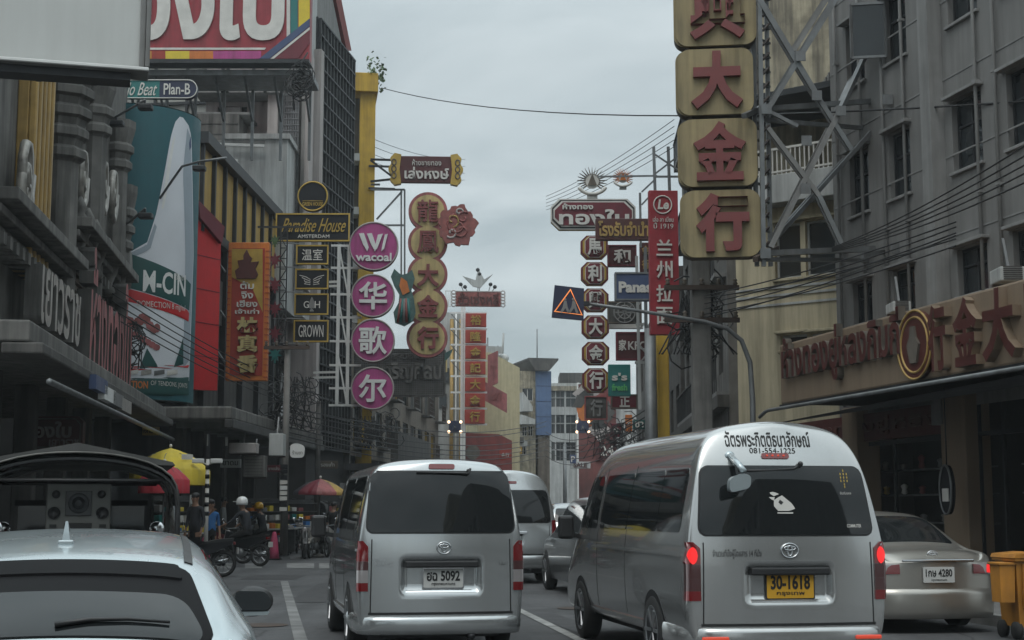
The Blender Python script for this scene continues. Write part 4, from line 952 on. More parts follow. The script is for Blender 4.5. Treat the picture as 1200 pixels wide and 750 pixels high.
    t = MB(); t.tube([(bw - .55, -.09, z0 - .02), (bw - .55, .3, z0 - .02)], .035, 'darksteel', 10); t.box(-bw + .25, bw - .25, .05, .15, .2, z0 + .1, 'black'); t.build('exhaust', root)
    # side glass and doors
    H1, H2 = w[0][1] + .0, w[2][1] - (.06 if kind == 'low' else .03)
    for ax in ('left', 'right'):
        for i, (ya, yb) in enumerate(spec['sides']):
            t = MB(); decal(t, bvh, rpoly([(ya, H1 + .02), (yb, H1 + .02), (yb - (.28 if i == len(spec['sides']) - 1 else 0), H2 + .02), (ya, H2 + .02)], .07, 4), ax, 'glass', .006, 16, 10); t.build('side_window', root)
        t = MB()
        for y in spec['doors']: decal(t, bvh, [(y - .008, .42), (y + .008, .42), (y + .008, H2 + .1), (y - .008, H2 + .1)], ax, 'ink', .002, 1, 16)
        decal(t, bvh, [(.15, 1.05), (spec['doors'][-1], 1.05), (spec['doors'][-1], 1.075), (.15, 1.075)], ax, paint, .014, 30, 2); decal(t, bvh, [(1.3, .34), (L - 1.5, .34), (L - 1.5, .40), (1.3, .40)], ax, paint, .02, 24, 2)
        t.build('side_trim', root)
        for y in spec['axles']:
            t = MB(); a = [(y + .385 * math.cos(R(k * 10)), .33 + .385 * math.sin(R(k * 10))) for k in range(-2, 21)]; decal(t, bvh, a, ax, 'black', .004, 12, 10); t.build('wheel_arch', root)
            wheel(root, (-1 if ax == 'left' else 1) * (pr[2][0] - .085), y, .335, .2, -1 if ax == 'left' else 1)
        t = MB(); sg = -1 if ax == 'left' else 1; y = L - 1.05; t.box(sg * (pr[3][0] + .06), sg * (pr[3][0] + .24), y - .05, y + .06, 1.13, 1.40, 'blackplastic', .04); t.bar((sg * pr[3][0] * .95, y + .05, 1.15), (sg * (pr[3][0] + .1), y, 1.18), .05, 'blackplastic'); t.build('wing_mirror', root)
    return root, bvh
BASEL = [(0, .16, 'redlens'), (.16, .40, 'clearlens'), (.40, .57, 'smokelens'), (.57, 1, 'redlens')]
s = 115; uc = 518; ZV = lambda v, s_: CAMZ - (v - 598) / s_
van1, bv1 = van('passenger_van', 'silver low roof passenger van with white plate and dented tailgate', -.713, 15.07, 11, 'low', 4.69, 'silver', dict(
    win=[(-.755, 1.235), (.755, 1.235), (.695, 1.85), (-.695, 1.85)], recess=(.39, .655, .965), seam=.44, gatex=.71, lamp=(.85, .735, .66, 1.175), lens=BASEL, third=(.01, 1.90, .135), thirdm='redlens',
    plate=(.02, .785, .40, .185, 'platewhite', 'ฮฉ 5092', 'กรุงเทพมหานคร'), emblem=(.02, 1.085, .14, .115), bump=(.235, .415), sides=[(.35, 1.55), (1.65, 2.65), (2.95, 3.75)], doors=(1.6, 2.8), axles=(1.02, 3.59)))
t = MB(); dtext(t, bv1, 'HIACE', -.665, -.49, .905, .945, 'rear', 'chrome'); dtext(t, bv1, 'D4D', -.66, -.57, .955, .98, 'rear', 'chrome'); dtext(t, bv1, '2.5', .585, .65, .91, .945, 'rear', 'chrome'); t.build('lettering', van1)
t = MB(); p = project(bv1, .28, 1.80, 'rear', .02); t.tube([(.30, p.y - .02, 1.885), (.28, p.y - .015, 1.83), (.2, p.y - .01, 1.835), (-.25, p.y, 1.842)], .012, 'blackplastic', 6); t.ell((.28, p.y, 1.86), (.02, .02, .02), 'blackplastic'); t.build('wiper', van1)

van2, bv2 = van('commuter_van', 'tall silver commuter van with Thai lettering, yellow plate and lit brake lamps', 2.454, 13.33, 10, 'high', 5.38, 'silver2', dict(
    win=[(-.815, 1.24), (.81, 1.24), (.74, 1.85), (-.755, 1.85)], recess=(.385, .665, .965), seam=.46, gatex=.79, lit=True, lamp=(.938, .81, .67, 1.20), lens=[(0, .16, 'redlens'), (.16, .36, 'smokelens'), (.36, .60, 'smokelens'), (.60, 1, 'redlens')], third=(-.06, 1.945, .13), thirdm='redlens', leds=True,
    plate=(.01, .80, .435, .225, 'plateyellow', '30-1618', 'กรุงเทพ'), emblem=(0, 1.105, .155, .125), bump=(.245, .44), reflectors=True, sides=[(.28, 1.06), (1.075, 2.2), (2.215, 3.38), (3.52, 4.5)], doors=(2.2, 3.45), axles=(1.15, 4.26)))
t = MB(); dtext(t, bv2, 'ฉัตรพระกิตติธนาลักษณ์', -.50, .30, 2.03, 2.175, 'rear', 'ink', bold=.01); dtext(t, bv2, '081-554-1225', -.29, .14, 1.97, 2.02, 'rear', 'ink', bold=.0); dtext(t, bv2, 'จำนวนที่นั่งผู้โดยสาร 14 ที่นั่ง', -.70, -.26, 1.035, 1.12, 'rear', 'ink', bold=0); t.build('lettering', van2)
t = MB()   # elephant sticker, yantra sticker, small label on the glass
el = [(898, 580), (904, 577), (912, 577.5), (921, 582), (927, 588), (930, 596), (929, 598), (921, 593), (917, 599), (910, 600), (906, 597), (903, 591), (906, 586), (901, 585)]
decal(t, bv2, [((u - 919) / 130, ZV(v, 130)) for u, v in [(904, 586), (914, 581), (926, 591), (929, 597), (920, 599), (908, 599), (903, 593)]], 'rear', 'offwhite', .012, 10, 8, 0)
decal(t, bv2, [((u - 919) / 130, ZV(v, 130)) for u, v in [(898, 578), (903, 577), (912, 579), (904, 582)]], 'rear', 'offwhite', .012, 4, 4, 0)
decal(t, bv2, [((u - 919) / 130, ZV(v, 130)) for u, v in [(898, 583), (905, 583), (904, 587), (901, 586)]], 'rear', 'offwhite', .012, 4, 4, 0)
decal(t, bv2, [((u - 919) / 130, ZV(v, 130)) for u, v in [(911, 586), (915, 589), (912, 592), (909, 589)]], 'rear', 'blackplastic', .014, 4, 4, 0)
decal(t, bv2, [((u - 919) / 130, ZV(v, 130)) for u, v in [(907, 600.5), (926, 600.5), (926, 602), (907, 602)]], 'rear', 'offwhite', .012, 4, 2, 0)
t.build('elephant_sticker', van2)
t = MB()
for k, (du, dv) in enumerate(((0, -10), (0, -6), (0, -2), (0, 2), (0, 6), (-4, -6), (4, -6), (-4, -2), (4, -2), (-4, 2), (4, 2), (0, 9))):
    u, v = 993.5 + du, 562 + dv; decal(t, bv2, [((u - 919 + a) / 130, ZV(v + b, 130)) for a, b in ((-1.4, 0), (0, -1.6), (1.4, 0), (0, 1.6))], 'rear', 'goldtrim', .012, 2, 3, 0)
dtext(t, bv2, 'ยันต์มงคล', .52, .63, 1.60, 1.625, 'rear', 'offwhite', .012, 0); dtext(t, bv2, 'COMMUTER', .56, .70, 1.305, 1.335, 'rear', 'offwhite', .012); t.build('window_sticker', van2)
p = project(bv2, -.47, 2.02, 'rear', .0); q = project(bv2, -.43, 1.70, 'rear', 0); t = MB()
t.ell((-.475, p.y - .02, 1.945), (.05, .03, .045), 'pale'); t.tube([(-.475, p.y - .05, 1.945), (-.45, p.y - .20, 1.86), (-.43, p.y - .27, 1.80)], .03, 'pale', 8); yy = p.y - .30
t.prism(rpoly([(-.59, 1.61), (-.395, 1.655), (-.39, 1.76), (-.45, 1.785), (-.585, 1.74)], .05, 4), yy - .05, yy + .03, 'pale', smooth=True); t.prism(rpoly([(-.575, 1.595), (-.41, 1.635), (-.41, 1.72), (-.58, 1.70)], .04, 4), yy + .032, yy + .05, 'blackplastic'); t.build('rear_view_mirror', van2)
p = project(bv2, .15, 1.9, 'rear', .02); t = MB(); t.ell((.16, p.y - .02, 1.875), (.025, .03, .025), 'blackplastic'); t.tube([(.16, p.y - .02, 1.87), (.10, p.y - .015, 1.83), (-.15, p.y - .01, 1.815), (-.42, p.y - .01, 1.81)], .013, 'blackplastic', 6); t.build('wiper', van2)

van3, bv3 = van('commuter_van', 'plain silver high roof van further up the queue, half hidden by the low roof van', .0, 30.1, 11, 'high', 5.38, 'silver', dict(
    win=[(-.80, 1.21), (.80, 1.21), (.735, 1.86), (-.735, 1.86)], recess=(.20, .80, 1.02), seam=.58, gatex=.78, lamp=(.945, .82, .62, 1.30), lens=[(0, .12, 'redlens'), (.12, .35, 'clearlens'), (.35, 1, 'redlens')], third=(0, 2.02, .12), thirdm='redlens',
    plate=(0, .70, .34, .15, 'platewhite', 'ฮว 4418', 'กรุงเทพมหานคร'), emblem=(0, 1.12, .13, .11), bump=(.3, .56), sides=[(.3, 1.05), (1.12, 2.2), (2.27, 3.35), (3.55, 4.5)], doors=(2.3, 3.45), axles=(1.15, 4.26)))
t = MB(); p = project(bv3, 0, 1.05, 'rear', .0); t.box(-.02, .3, p.y - .05, p.y, .985, 1.045, 'chrome', .01); t.build('tailgate_garnish', van3)

# ---------------------------------------------------------------- cars
def carsec(Ws, zs, Wr, zr, zb=.18):
    f = lambda a, b, t: a + (b - a) * t
    return [(Ws * .93, zb), (Ws * .99, zb + .16), (Ws, zb + (zs - zb) * .55), (Ws * .985, zs - .05), (Ws * .95, zs), (f(Ws * .95, Wr, .33), f(zs, zr, .33)), (f(Ws * .95, Wr, .7), f(zs, zr, .72)), (Wr, zr - .055), (Wr * .87, zr - .018), (Wr * .45, zr), (0, zr + .008)]
def car_common(root, bvh, L, Ws, axles, r, paint, zs=.93):
    for ax in ('left', 'right'):
        sg = -1 if ax == 'left' else 1
        for y in axles:
            t = MB(); a = [(y + (r + .05) * math.cos(R(k * 10)), r + (r + .05) * math.sin(R(k * 10))) for k in range(-2, 21)]; decal(t, bvh, a, ax, 'black', .004, 12, 10); t.build('wheel_arch', root)
            wheel(root, sg * (Ws - .10), y, r, .2, sg)
# hatchback closest to us
ST = [(0, .76, .80, .60, .84), (.08, .82, .92, .64, .965), (.33, .86, .95, .625, 1.10), (.62, .87, .95, .60, 1.247), (.72, .87, .95, .595, 1.272), (1.05, .872, .95, .585, 1.325), (1.7, .875, .94, .575, 1.365), (2.3, .875, .93, .565, 1.36), (2.7, .87, .92, .57, 1.24), (3.2, .86, .90, .62, .98), (3.6, .84, .86, .60, .88), (4.05, .78, .72, .52, .76), (4.2, .70, .60, .45, .64)]
car1 = thing('hatchback_car', 'pale silver car roof with shark fin aerial and black rear glass, close below us', 'car', (-1.83, 5.93, 0), R(13))
vs, fs, bc = loft([(y, carsec(a, b, c, d)) for y, a, b, c, d in ST], bulge=.06, levels=3); t = MB(); t.add(vs, fs, 'pale', True); t.box(-.7, .7, .2, 4, .17, .5, 'black'); t.build('body', car1)
t = MB(); decal(t, bc, rpoly([(-.66, .10), (.66, .10), (.545, .60), (-.545, .60)], .07, 5), 'top', 'matteblack', .004, 28, 16); t.build('glass_surround', car1)
t = MB(); decal(t, bc, rpoly([(-.63, .09), (.63, .09), (.52, .36), (-.50, .36)], .10, 6), 'top', 'glass', .008, 28, 16); t.build('rear_window', car1)
t = MB(); decal(t, bc, rpoly([(-.52, .485), (.52, .485), (.50, .60), (-.50, .60)], .02, 3), 'top', 'matteblack', .014, 28, 6); t.build('spoiler', car1)
for sg in (-1, 1):
    t = MB(); decal(t, bc, [(sg * .545 - .018, .66), (sg * .545 + .018, .66), (sg * .53 + .015, 2.2), (sg * .53 - .015, 2.2)], 'top', 'blackplastic', .006, 3, 26); t.build('roof_moulding', car1)
    t = MB(); decal(t, bc, rpoly([(.75, .985), (2.65, .97), (2.2, 1.27), (1.05, 1.25)], .05, 4), 'left' if sg < 0 else 'right', 'glass', .006, 20, 8); t.build('side_window', car1)
    t = MB(); decal(t, bc, [(sg * .80, .74), (sg * .48, .76), (sg * .48, .90), (sg * .78, .92)], 'rear', 'redlens', .012, 8, 6); t.build('tail_light', car1)
    t = MB(); x = sg * .955; t.add(*(lambda m_: ([q.co for q in m_.verts], [[q.index for q in f.verts] for f in m_.faces]))((lambda bm_: (bmesh.ops.create_uvsphere(bm_, u_segments=20, v_segments=12, radius=1), [setattr(q, 'co', Vector((x + q.co.x * .125, 2.88 + q.co.y * .09, .925 + q.co.z * .088 * (1 if q.co.z > 0 else 1.05)))) for q in bm_.verts], bm_.verts.index_update(), bm_)[-1])(bmesh.new())), 'blackplastic', True)
    t.bar((sg * .85, 2.9, .88), (x - sg * .05, 2.9, .88), .05, 'blackplastic'); mr = t.build('wing_mirror', car1)
    t = MB(); t.prism(rpoly([(x - .105, .875), (x + .09, .875), (x + .108, .93), (x + .07, .985), (x - .105, .99)], .03, 4), 2.775, 2.80, 'winglass'); t.build('mirror_glass', mr)
    t = MB(); t.prism(rpoly([(x - .10, .842), (x + .085, .848), (x + .10, .868), (x - .10, .868)], .01, 3), 2.785, 2.9, 'pale'); t.build('mirror_skirt', mr)
t = MB(); p = project(bc, 0, .98, 'top', 0); t.prism([(-.0, 0)] and [(p.y - .06, 0), (p.y + .09, 0), (p.y + .02, .085), (p.y - .02, .125), (p.y - .045, .13), (p.y - .055, .06)], -.02, .02, 'pale')
t.v = [(v[1] * (1 - .75 * v[2] / .13), v[0], p.z - .008 + v[2] * .8) for v in t.v]; t.box(-.035, .035, p.y - .07, p.y + .11, p.z - .012, p.z + .01, 'pale', .006); t.build('shark_fin_antenna', car1)
t = MB(); a = [project(bc, x, y, 'top', .02) for x, y in ((.02, .13), (.15, .155), (.3, .165), (.47, .16))]; t.tube(a, [.012, .01, .008, .006], 'blackplastic', 6); t.build('wiper', car1)
car_common(car1, bc, 4.2, .875, (.75, 3.3), .31, 'pale')
# sedan behind the tall van
ST2 = [(0, .74, .80, .58, .87), (.07, .79, .90, .64, .955), (.18, .82, .93, .66, .985), (.45, .835, .94, .67, 1.0), (.62, .838, .945, .655, 1.03), (1.1, .84, .945, .60, 1.30), (1.45, .84, .94, .575, 1.42), (2.0, .842, .93, .57, 1.455), (2.5, .84, .93, .565, 1.44), (2.75, .84, .92, .57, 1.36), (3.35, .83, .91, .64, 1.0), (3.9, .80, .86, .6, .90), (4.4, .74, .72, .5, .74), (4.52, .66, .6, .44, .64)]
car2 = thing('sedan_car', 'champagne sedan with white plate waiting between the tall van and the shops', 'car', (5.10, 18.1, 0), R(10))
vs, fs, bs = loft([(y, carsec(a, b, c, d)) for y, a, b, c, d in ST2], bulge=.10, levels=3); t = MB(); t.add(vs, fs, 'champ', True); t.box(-.7, .7, .2, 4.3, .16, .5, 'black'); t.build('body', car2)
t = MB(); decal(t, bs, rpoly([(-.60, .66), (.60, .66), (.50, 1.36), (-.50, 1.36)], .08, 5), 'top', 'glass', .006, 24, 14); t.build('rear_window', car2)
t = MB(); 
for k in range(7): p = project(bs, -.4 + k * .13, .85 + .01 * k, 'top', .012)
t = MB(); p = project(bs, 0, .86, 'rear', 0); t.box(-.46, .46, p.y - .03, p.y + .01, .845, .875, 'chrome', .01); t.build('boot_garnish', car2)
for sg in (-1, 1):
    t = MB(); decal(t, bs, rpoly([(sg * .47, .70), (sg * .80, .68), (sg * .83, .84), (sg * .47, .82)] if sg > 0 else [(sg * .80, .68), (sg * .47, .70), (sg * .47, .82), (sg * .83, .84)], .03), 'rear', 'clearlens', .012, 10, 6)
    decal(t, bs, [(sg * .47, .70), (sg * .64, .70), (sg * .60, .80), (sg * .47, .815)], 'rear', 'redlens', .016, 6, 5); t.build('tail_light', car2)
    t = MB(); decal(t, bs, rpoly([(.95, .985), (2.75, .97), (2.25, 1.36), (1.35, 1.34)], .05, 4), 'left' if sg < 0 else 'right', 'glass', .006, 20, 8); t.build('side_window', car2)
t = MB(); decal(t, bs, rpoly([(.66, .71), (.78, .70), (.79, .82), (.67, .81)], .02), 'rear', 'litred', .02, 6, 5); t.build('lit_brake_lamp', car2)
p = project(bs, 0, .69, 'rear', .015); t = MB(); t.prism(rrect(-.2, .2, .60, .785, .01), p.y - .01, p.y + .01, 'platewhite'); pl = t.build('number_plate', car2); t = MB(); t.text('1กษ 4280', -.17, .17, .67, .76, p.y - .011, .003, 'ink', .02); t.text('กรุงเทพมหานคร', -.1, .1, .615, .64, p.y - .011, .003, 'ink', 0); t.build('lettering', pl)
p = project(bs, 0, .925, 'rear', .008); t = MB(); emblem(t, 0, p.y, .922, .13, .10); t.build('emblem', car2)
t = MB(); sweep(t, [(-.84, .9), (-.835, .35), (-.80, .12), (-.70, .0), (-.45, -.07), (0, -.11), (.45, -.07), (.70, .0), (.80, .12), (.835, .35), (.84, .9)], [(-.1, .17), (0, .17), (.02, .25), (.025, .45), (.01, .52), (-.05, .54)], 'champ'); t.build('bumper', car2)
car_common(car2, bs, 4.5, .84, (.95, 3.55), .315, 'champ')
# dark grey wagon ahead of the tall van
ST3 = [(0, .78, .85, .66, .92), (.06, .84, .98, .70, 1.05), (.2, .87, 1.02, .70, 1.25), (.42, .88, 1.03, .66, 1.58), (.7, .885, 1.03, .635, 1.67), (1.5, .885, 1.02, .63, 1.71), (2.4, .885, 1.0, .62, 1.69), (2.8, .88, 1.0, .62, 1.58), (3.4, .87, .98, .66, 1.12), (3.9, .85, .94, .62, 1.0), (4.4, .78, .8, .55, .82), (4.55, .7, .66, .48, .70)]
def wagon(name, label, X, Y, yaw, paint):
    c = thing(name, label, 'car', (X, Y, 0), R(yaw)); vs, fs, bb = loft([(y, carsec(a, b, c_, d, .22)) for y, a, b, c_, d in ST3], bulge=.06, levels=2); t = MB(); t.add(vs, fs, paint, True); t.box(-.7, .7, .2, 4.3, .2, .6, 'black'); t.build('body', c)
    t = MB(); decal(t, bb, rpoly([(-.66, 1.08), (.66, 1.08), (.58, 1.52), (-.58, 1.52)], .07, 5), 'rear', 'glass', .006, 16, 10); t.build('rear_window', c)
    for sg in (-1, 1):
        t = MB(); decal(t, bb, rpoly([(.55, 1.07), (3.1, 1.05), (2.5, 1.54), (.7, 1.54)], .06, 4), 'left' if sg < 0 else 'right', 'glass', .006, 20, 8); t.build('side_window', c)
        t = MB(); decal(t, bb, [(sg * .66, .80), (sg * .83, .80), (sg * .80, 1.08), (sg * .68, 1.08)], 'rear', 'redlens', .012, 6, 5); t.build('tail_light', c)
    t = MB(); sweep(t, [(-.88, .9), (-.87, .35), (-.84, .12), (-.74, .0), (-.45, -.06), (0, -.08), (.45, -.06), (.74, .0), (.84, .12), (.87, .35), (.88, .9)], [(-.1, .24), (0, .24), (.02, .3), (.02, .5), (-.02, .56)], paint); t.build('bumper', c)
    t = MB(); t.prism(rrect(-.2, .2, .66, .8, .01), -.1, -.07, 'platewhite'); t.build('number_plate', c)
    car_common(c, bb, 4.5, .885, (.85, 3.6), .34, paint); return c
wagon('estate_car', 'dark grey car showing only its flank ahead of the tall silver van', 2.05, 24.6, 9, 'greycar')
wagon('estate_car', 'small pale car far up the queue under the white framed block', 2.0, 47, 4, 'silver')
wagon('estate_car', 'pale car behind the far dark car, nearly lost under the mural', 3.0, 63, 0, 'pale')
wagon('estate_car', 'dark car far up the queue beside the pale car', 4.0, 52, 3, 'greycar')

# ---------------------------------------------------------------- tuk-tuks
def tuktuk(label, X, Y, yaw, group, bodym='blackboard'):
    r_ = thing('tuk_tuk', label, 'tuk-tuk', (X, Y, 0), R(yaw), group); W = .74; L = 2.9
    t = MB(); t.box(-W + .04, W - .04, .1, 1.5, .38, .78, bodym, .05); t.box(-.5, .5, 1.5, 2.6, .34, .42, 'darksteel', .02); t.prism([(-.42, .4), (.42, .4), (.34, 1.0), (-.34, 1.0)], 2.45, 2.6, bodym); t.build('body', r_)
    t = MB(); t.box(-.6, .6, .45, .95, .78, .92, 'signmaroon', .05); t.box(-.6, .6, .35, .47, .9, 1.3, 'signmaroon', .05); t.box(-.25, .25, 1.75, 2.1, .62, .78, 'blackplastic', .04); t.build('seat', r_)
    arc = lambda k, n, w, zs_, zt_: (w * math.cos(math.pi * (1 - k / n)), zs_ + (zt_ - zs_) * math.sin(math.pi * k / n) ** .62)
    t = MB(); n = 16; ys = [-.18, .5, 1.3, 2.1, 2.45]; rows = []
    for y, zt in zip(ys, (1.885, 1.93, 1.93, 1.92, 1.86)):
        rows.append([(x, y, z) for x, z in (arc(k, n, W, 1.52, zt) for k in range(n + 1))])
    vs = [p for q in rows for p in q]; w = n + 1; t.add(vs, [(i * w + k, i * w + k + 1, (i + 1) * w + k + 1, (i + 1) * w + k) for i in range(len(rows) - 1) for k in range(n)], 'canvas', True)
    t.add([(x, y, z - .025) for x, y, z in vs], [((i + 1) * w + k, (i + 1) * w + k + 1, i * w + k + 1, i * w + k) for i in range(len(rows) - 1) for k in range(n)], 'canvas', True)
    t.prism([(-.74, 1.80), (.72, 1.80), (.70, 1.825), (.0, 1.965), (-.70, 1.83)], .05, 1.9, 'canvas'); t.build('roof', r_)
    t = MB(); t.tube([(x, -.19, z) for x, z in (arc(k, n, W, 1.5, 1.885) for k in range(n + 1))], .007, 'concrete', 6); t.build('roof_piping', r_)
    for y in (-.15, .75, 1.55):
        t = MB(); t.tube([(-W, y, .75)] + [(x, y, z - .03) for x, z in (arc(k, n, W, 1.5, 1.87) for k in range(n + 1))] + [(W, y, .75)], .02, 'steel' if y > 0 else 'blackplastic', 6)
        t.tube([(-W * .85, y, 1.68), (W * .85, y, 1.68)], .014, 'blackplastic', 6); t.build('roof_hoop', r_)
    for sg in (-1, 1):
        t = MB(); vs = []; 
        for i in range(6):
            y = -.1 + i * .3
            for j in range(5): z = 1.02 + j * .14; vs.append((sg * (W - .03 + .02 * math.sin(i * 2.1 + j)), y, z))
        t.add(vs, [(i * 5 + j, (i + 1) * 5 + j, (i + 1) * 5 + j + 1, i * 5 + j + 1) for i in range(5) for j in range(4)], 'cleartarp', True); t.build('rain_curtain', r_)
        t = MB(); n2 = 16; vs = []
        for y in (-.1, .35, .8, 1.25):
            for k in range(5):
                x, z = arc(.6 + k * .9, n2, W - .03, 1.5, 1.86); vs.append((-sg * x if sg > 0 else x, y + .02 * k, z - .01 + .012 * math.sin(7 * y + k * 2)))
        t.add(vs, [(i * 5 + j, i * 5 + j + 1, (i + 1) * 5 + j + 1, (i + 1) * 5 + j) for i in (0, 2) for j in range(4)], 'cleartarp', True); t.build('clear_panel', r_)
        wheel(r_, sg * .62, .55, .24, .14, sg, 5); t = MB(); t.box(sg * .52, sg * .74, .2, .92, .44, .56, 'blackboard', .04); t.build('mudguard', r_)
        t = MB(); t.box(sg * .45, sg * .66, .06, .1, .55, .68, 'redlens', .01); t.build('tail_light', r_)
        t = MB(); t.tube([(sg * .3, 2.35, 1.05), (sg * .62, 2.3, 1.25)], .012, 'chrome', 6); t.ell((sg * .66, 2.28, 1.3), (.07, .02, .06), 'chrome'); t.build('mirror', r_)
    wheel(r_, 0, 2.55, .24, .12, 1, 5)
    t = MB(); t.box(-.55, .55, 2.48, 2.5, 1.02, 1.5, 'winglass'); t.box(-.58, .58, 2.47, 2.52, 1.5, 1.55, 'darksteel'); t.tube([(-.3, 2.3, 1.02), (.3, 2.3, 1.02)], .02, 'steel', 6); t.build('windscreen', r_)
    t = MB()
    for x in (-.2, .2): t.lathe([(.01, 0), (.09, .02), (.1, .08)], (x, 2.62, .9), 'chrome', 12, axis='y')
    t.build('headlight', r_)
    return r_
p = P(88, 600, 11.1); tk = tuktuk('grey canvas tuk-tuk with a big speaker box, ahead of the pale car', p.x, 11.1, 15, 'tuk-tuks')
sp = thing('speaker_box', 'grey box of five loudspeakers standing in the back of the tuk-tuk', 'loudspeaker', (p.x - .0, 11.1, 0), R(15)); t = MB()
x0, x1, z0, z1 = -.215, .255, 1.28, 1.62; t.box(x0, x1, .16, .44, z0, z1 + .04, 'speakergrey', .012); t.build('cabinet', sp)
for cx, cz, r_ in ((x0 + .07, z1 - .04, .028), (x1 - .07, z1 - .04, .028), (x0 + .06, z0 + .16, .042), (x1 - .06, z0 + .16, .042)):
    t = MB(); t.lathe([(r_ * 1.15, -.004), (r_ * 1.1, -.012), (r_, -.004), (r_ * .3, .002), (.004, -.006)], (cx, .158, cz), 'blackplastic', 18, axis='y'); t.build('speaker_cone', sp)
t = MB(); c = (x0 + x1) / 2; t.box(c - .095, c + .095, .145, .159, z1 - .20, z1 - .015, 'blackplastic', .02); t.lathe([(.075, -.02), (.07, -.026), (.03, -.015), (.02, -.022), (.004, -.024)], (c, .158, z1 - .107), 'darksteel', 24, axis='y'); t.build('speaker_cone', sp)
t = MB(); t.box(c - .10, c + .10, .152, .16, z0 + .045, z0 + .085, 'ink', .004); t.box(x0 + .03, x0 + .08, .152, .16, z0 + .05, z0 + .075, 'ink'); t.box(x1 - .08, x1 - .03, .152, .16, z0 + .05, z0 + .075, 'ink'); t.build('bass_port', sp)
p = G(352, 641); tuktuk('parked dark tuk-tuk facing us under the street umbrellas', p.x, p.y + 3.0, 184, 'tuk-tuks', 'steel')

# ---------------------------------------------------------------- motorbikes
def motorbike(label, X, Y, yaw, col, group='motorbikes along the kerb'):
    """root midway between the wheels; x is the forward direction"""
    r_ = thing('motorbike', label, 'motorbike', (X, Y, 0), R(yaw), group)
    for x in (-.60, .62):
        w = bpy.data.objects.new('wheel', None); COL.objects.link(w); w.parent = r_; w.location = (x, 0, .29)
        t = MB(); t.tube([(.25 * math.cos(k * .2618), 0, .25 * math.sin(k * .2618)) for k in range(24)], .045, 'tyre', 8, closed=True); t.build('tyre', w)
        t = MB(); t.tube([(.215 * math.cos(k * .2618), 0, .215 * math.sin(k * .2618)) for k in range(24)], .014, 'alloy', 6, closed=True); t.lathe([(.05, -.05), (.05, .05)], (0, 0, 0), 'darksteel', 10, axis='y')
        for k in range(8): t.tube([(0, 0, 0), (.21 * math.cos(k * .785), 0, .21 * math.sin(k * .785))], .008, 'alloy', 4)
        t.build('rim', w)
    t = MB(); t.tube([(.62, -.06, .29), (.44, -.05, .82), (.40, 0, .95)], .024, 'steel', 6); t.tube([(.62, .06, .29), (.44, .05, .82)], .024, 'steel', 6); t.build('fork', r_)
    t = MB(); t.tube([(.40, 0, .85), (.15, 0, .48), (-.25, 0, .40), (-.60, .07, .29)], .03, 'darksteel', 6); t.tube([(-.2, 0, .42), (-.45, 0, .70)], .028, 'darksteel', 6); t.lathe([(.02, -.12), (.11, -.1), (.13, 0), (.11, .1), (.02, .12)], (-.02, 0, .36), 'steel', 12, axis='y'); t.build('frame', r_)
    t = MB(); t.prism([(.46, .60), (.40, .92), (.30, .90), (.16, .56), (-.15, .46), (-.3, .50), (-.78, .72), (-.80, .80), (-.3, .74), (-.05, .66), (.12, .60), (.2, .45), (.3, .45)], -.10, .10, col, smooth=False); t.prism([(.30, .50), (.86, .52), (.90, .46), (.66, .60), (.5, .62)], -.06, .06, col); t.build('fairing', r_)
    t = MB(); t.prism([(-.80, .79), (-.82, .85), (-.45, .82), (-.15, .76), (-.05, .70), (-.3, .74)], -.12, .12, 'blackplastic'); t.build('seat', r_)
    t = MB(); t.tube([(.28, -.34, 1.0), (.36, -.12, .98), (.38, .12, .98), (.28, .34, 1.0)], .016, 'steel', 6); 
    for y in (-.34, .34): t.tube([(.28, y, 1.0), (.20, y * 1.04, 1.0)], .02, 'blackplastic', 6)
    t.build('handlebar', r_)
    for y in (-.28, .28):
        t = MB(); t.tube([(.32, y, 1.0), (.34, y * 1.15, 1.16)], .008, 'chrome', 5); t.ell((.34, y * 1.2, 1.2), (.015, .06, .045), 'chrome', 10, 6); t.build('mirror', r_)
    t = MB(); t.lathe([(.01, 0), (.08, .01), (.09, -.05), (.03, -.12)], (.44, 0, .87), 'clearlens', 12, axis='x'); t.build('headlight', r_)
    t = MB(); t.box(-.86, -.80, -.07, .07, .70, .77, 'redlens', .01); t.build('tail_light', r_)
    t = MB(); t.box(-.92, -.90, -.1, .1, .50, .64, 'platewhite'); t.build('number_plate', r_)
    t = MB(); t.tube([(.0, -.13, .28), (-.3, -.15, .27), (-.75, -.16, .36)], [.02, .045, .05], 'chrome', 8); t.build('exhaust', r_)
    return r_

# ================================================================ SIGNS
def truss(mb, a, b, w, n, r, m):
    """flat lattice between two points, w = offset vector of the second chord"""
    a = Vector(a); b = Vector(b); w = Vector(w)
    mb.bar(a, b, r, m).bar(a + w, b + w, r, m)
    for k in range(n):
        p, q = a + (b - a) * k / n, a + (b - a) * (k + 1) / n
        mb.bar(p if k % 2 else p + w, q + w if k % 2 else q, r * .7, m); mb.bar(p, p + w, r * .7, m)
    mb.bar(b, b + w, r * .7, m); return mb
def mpx(Y): return Y / FPX
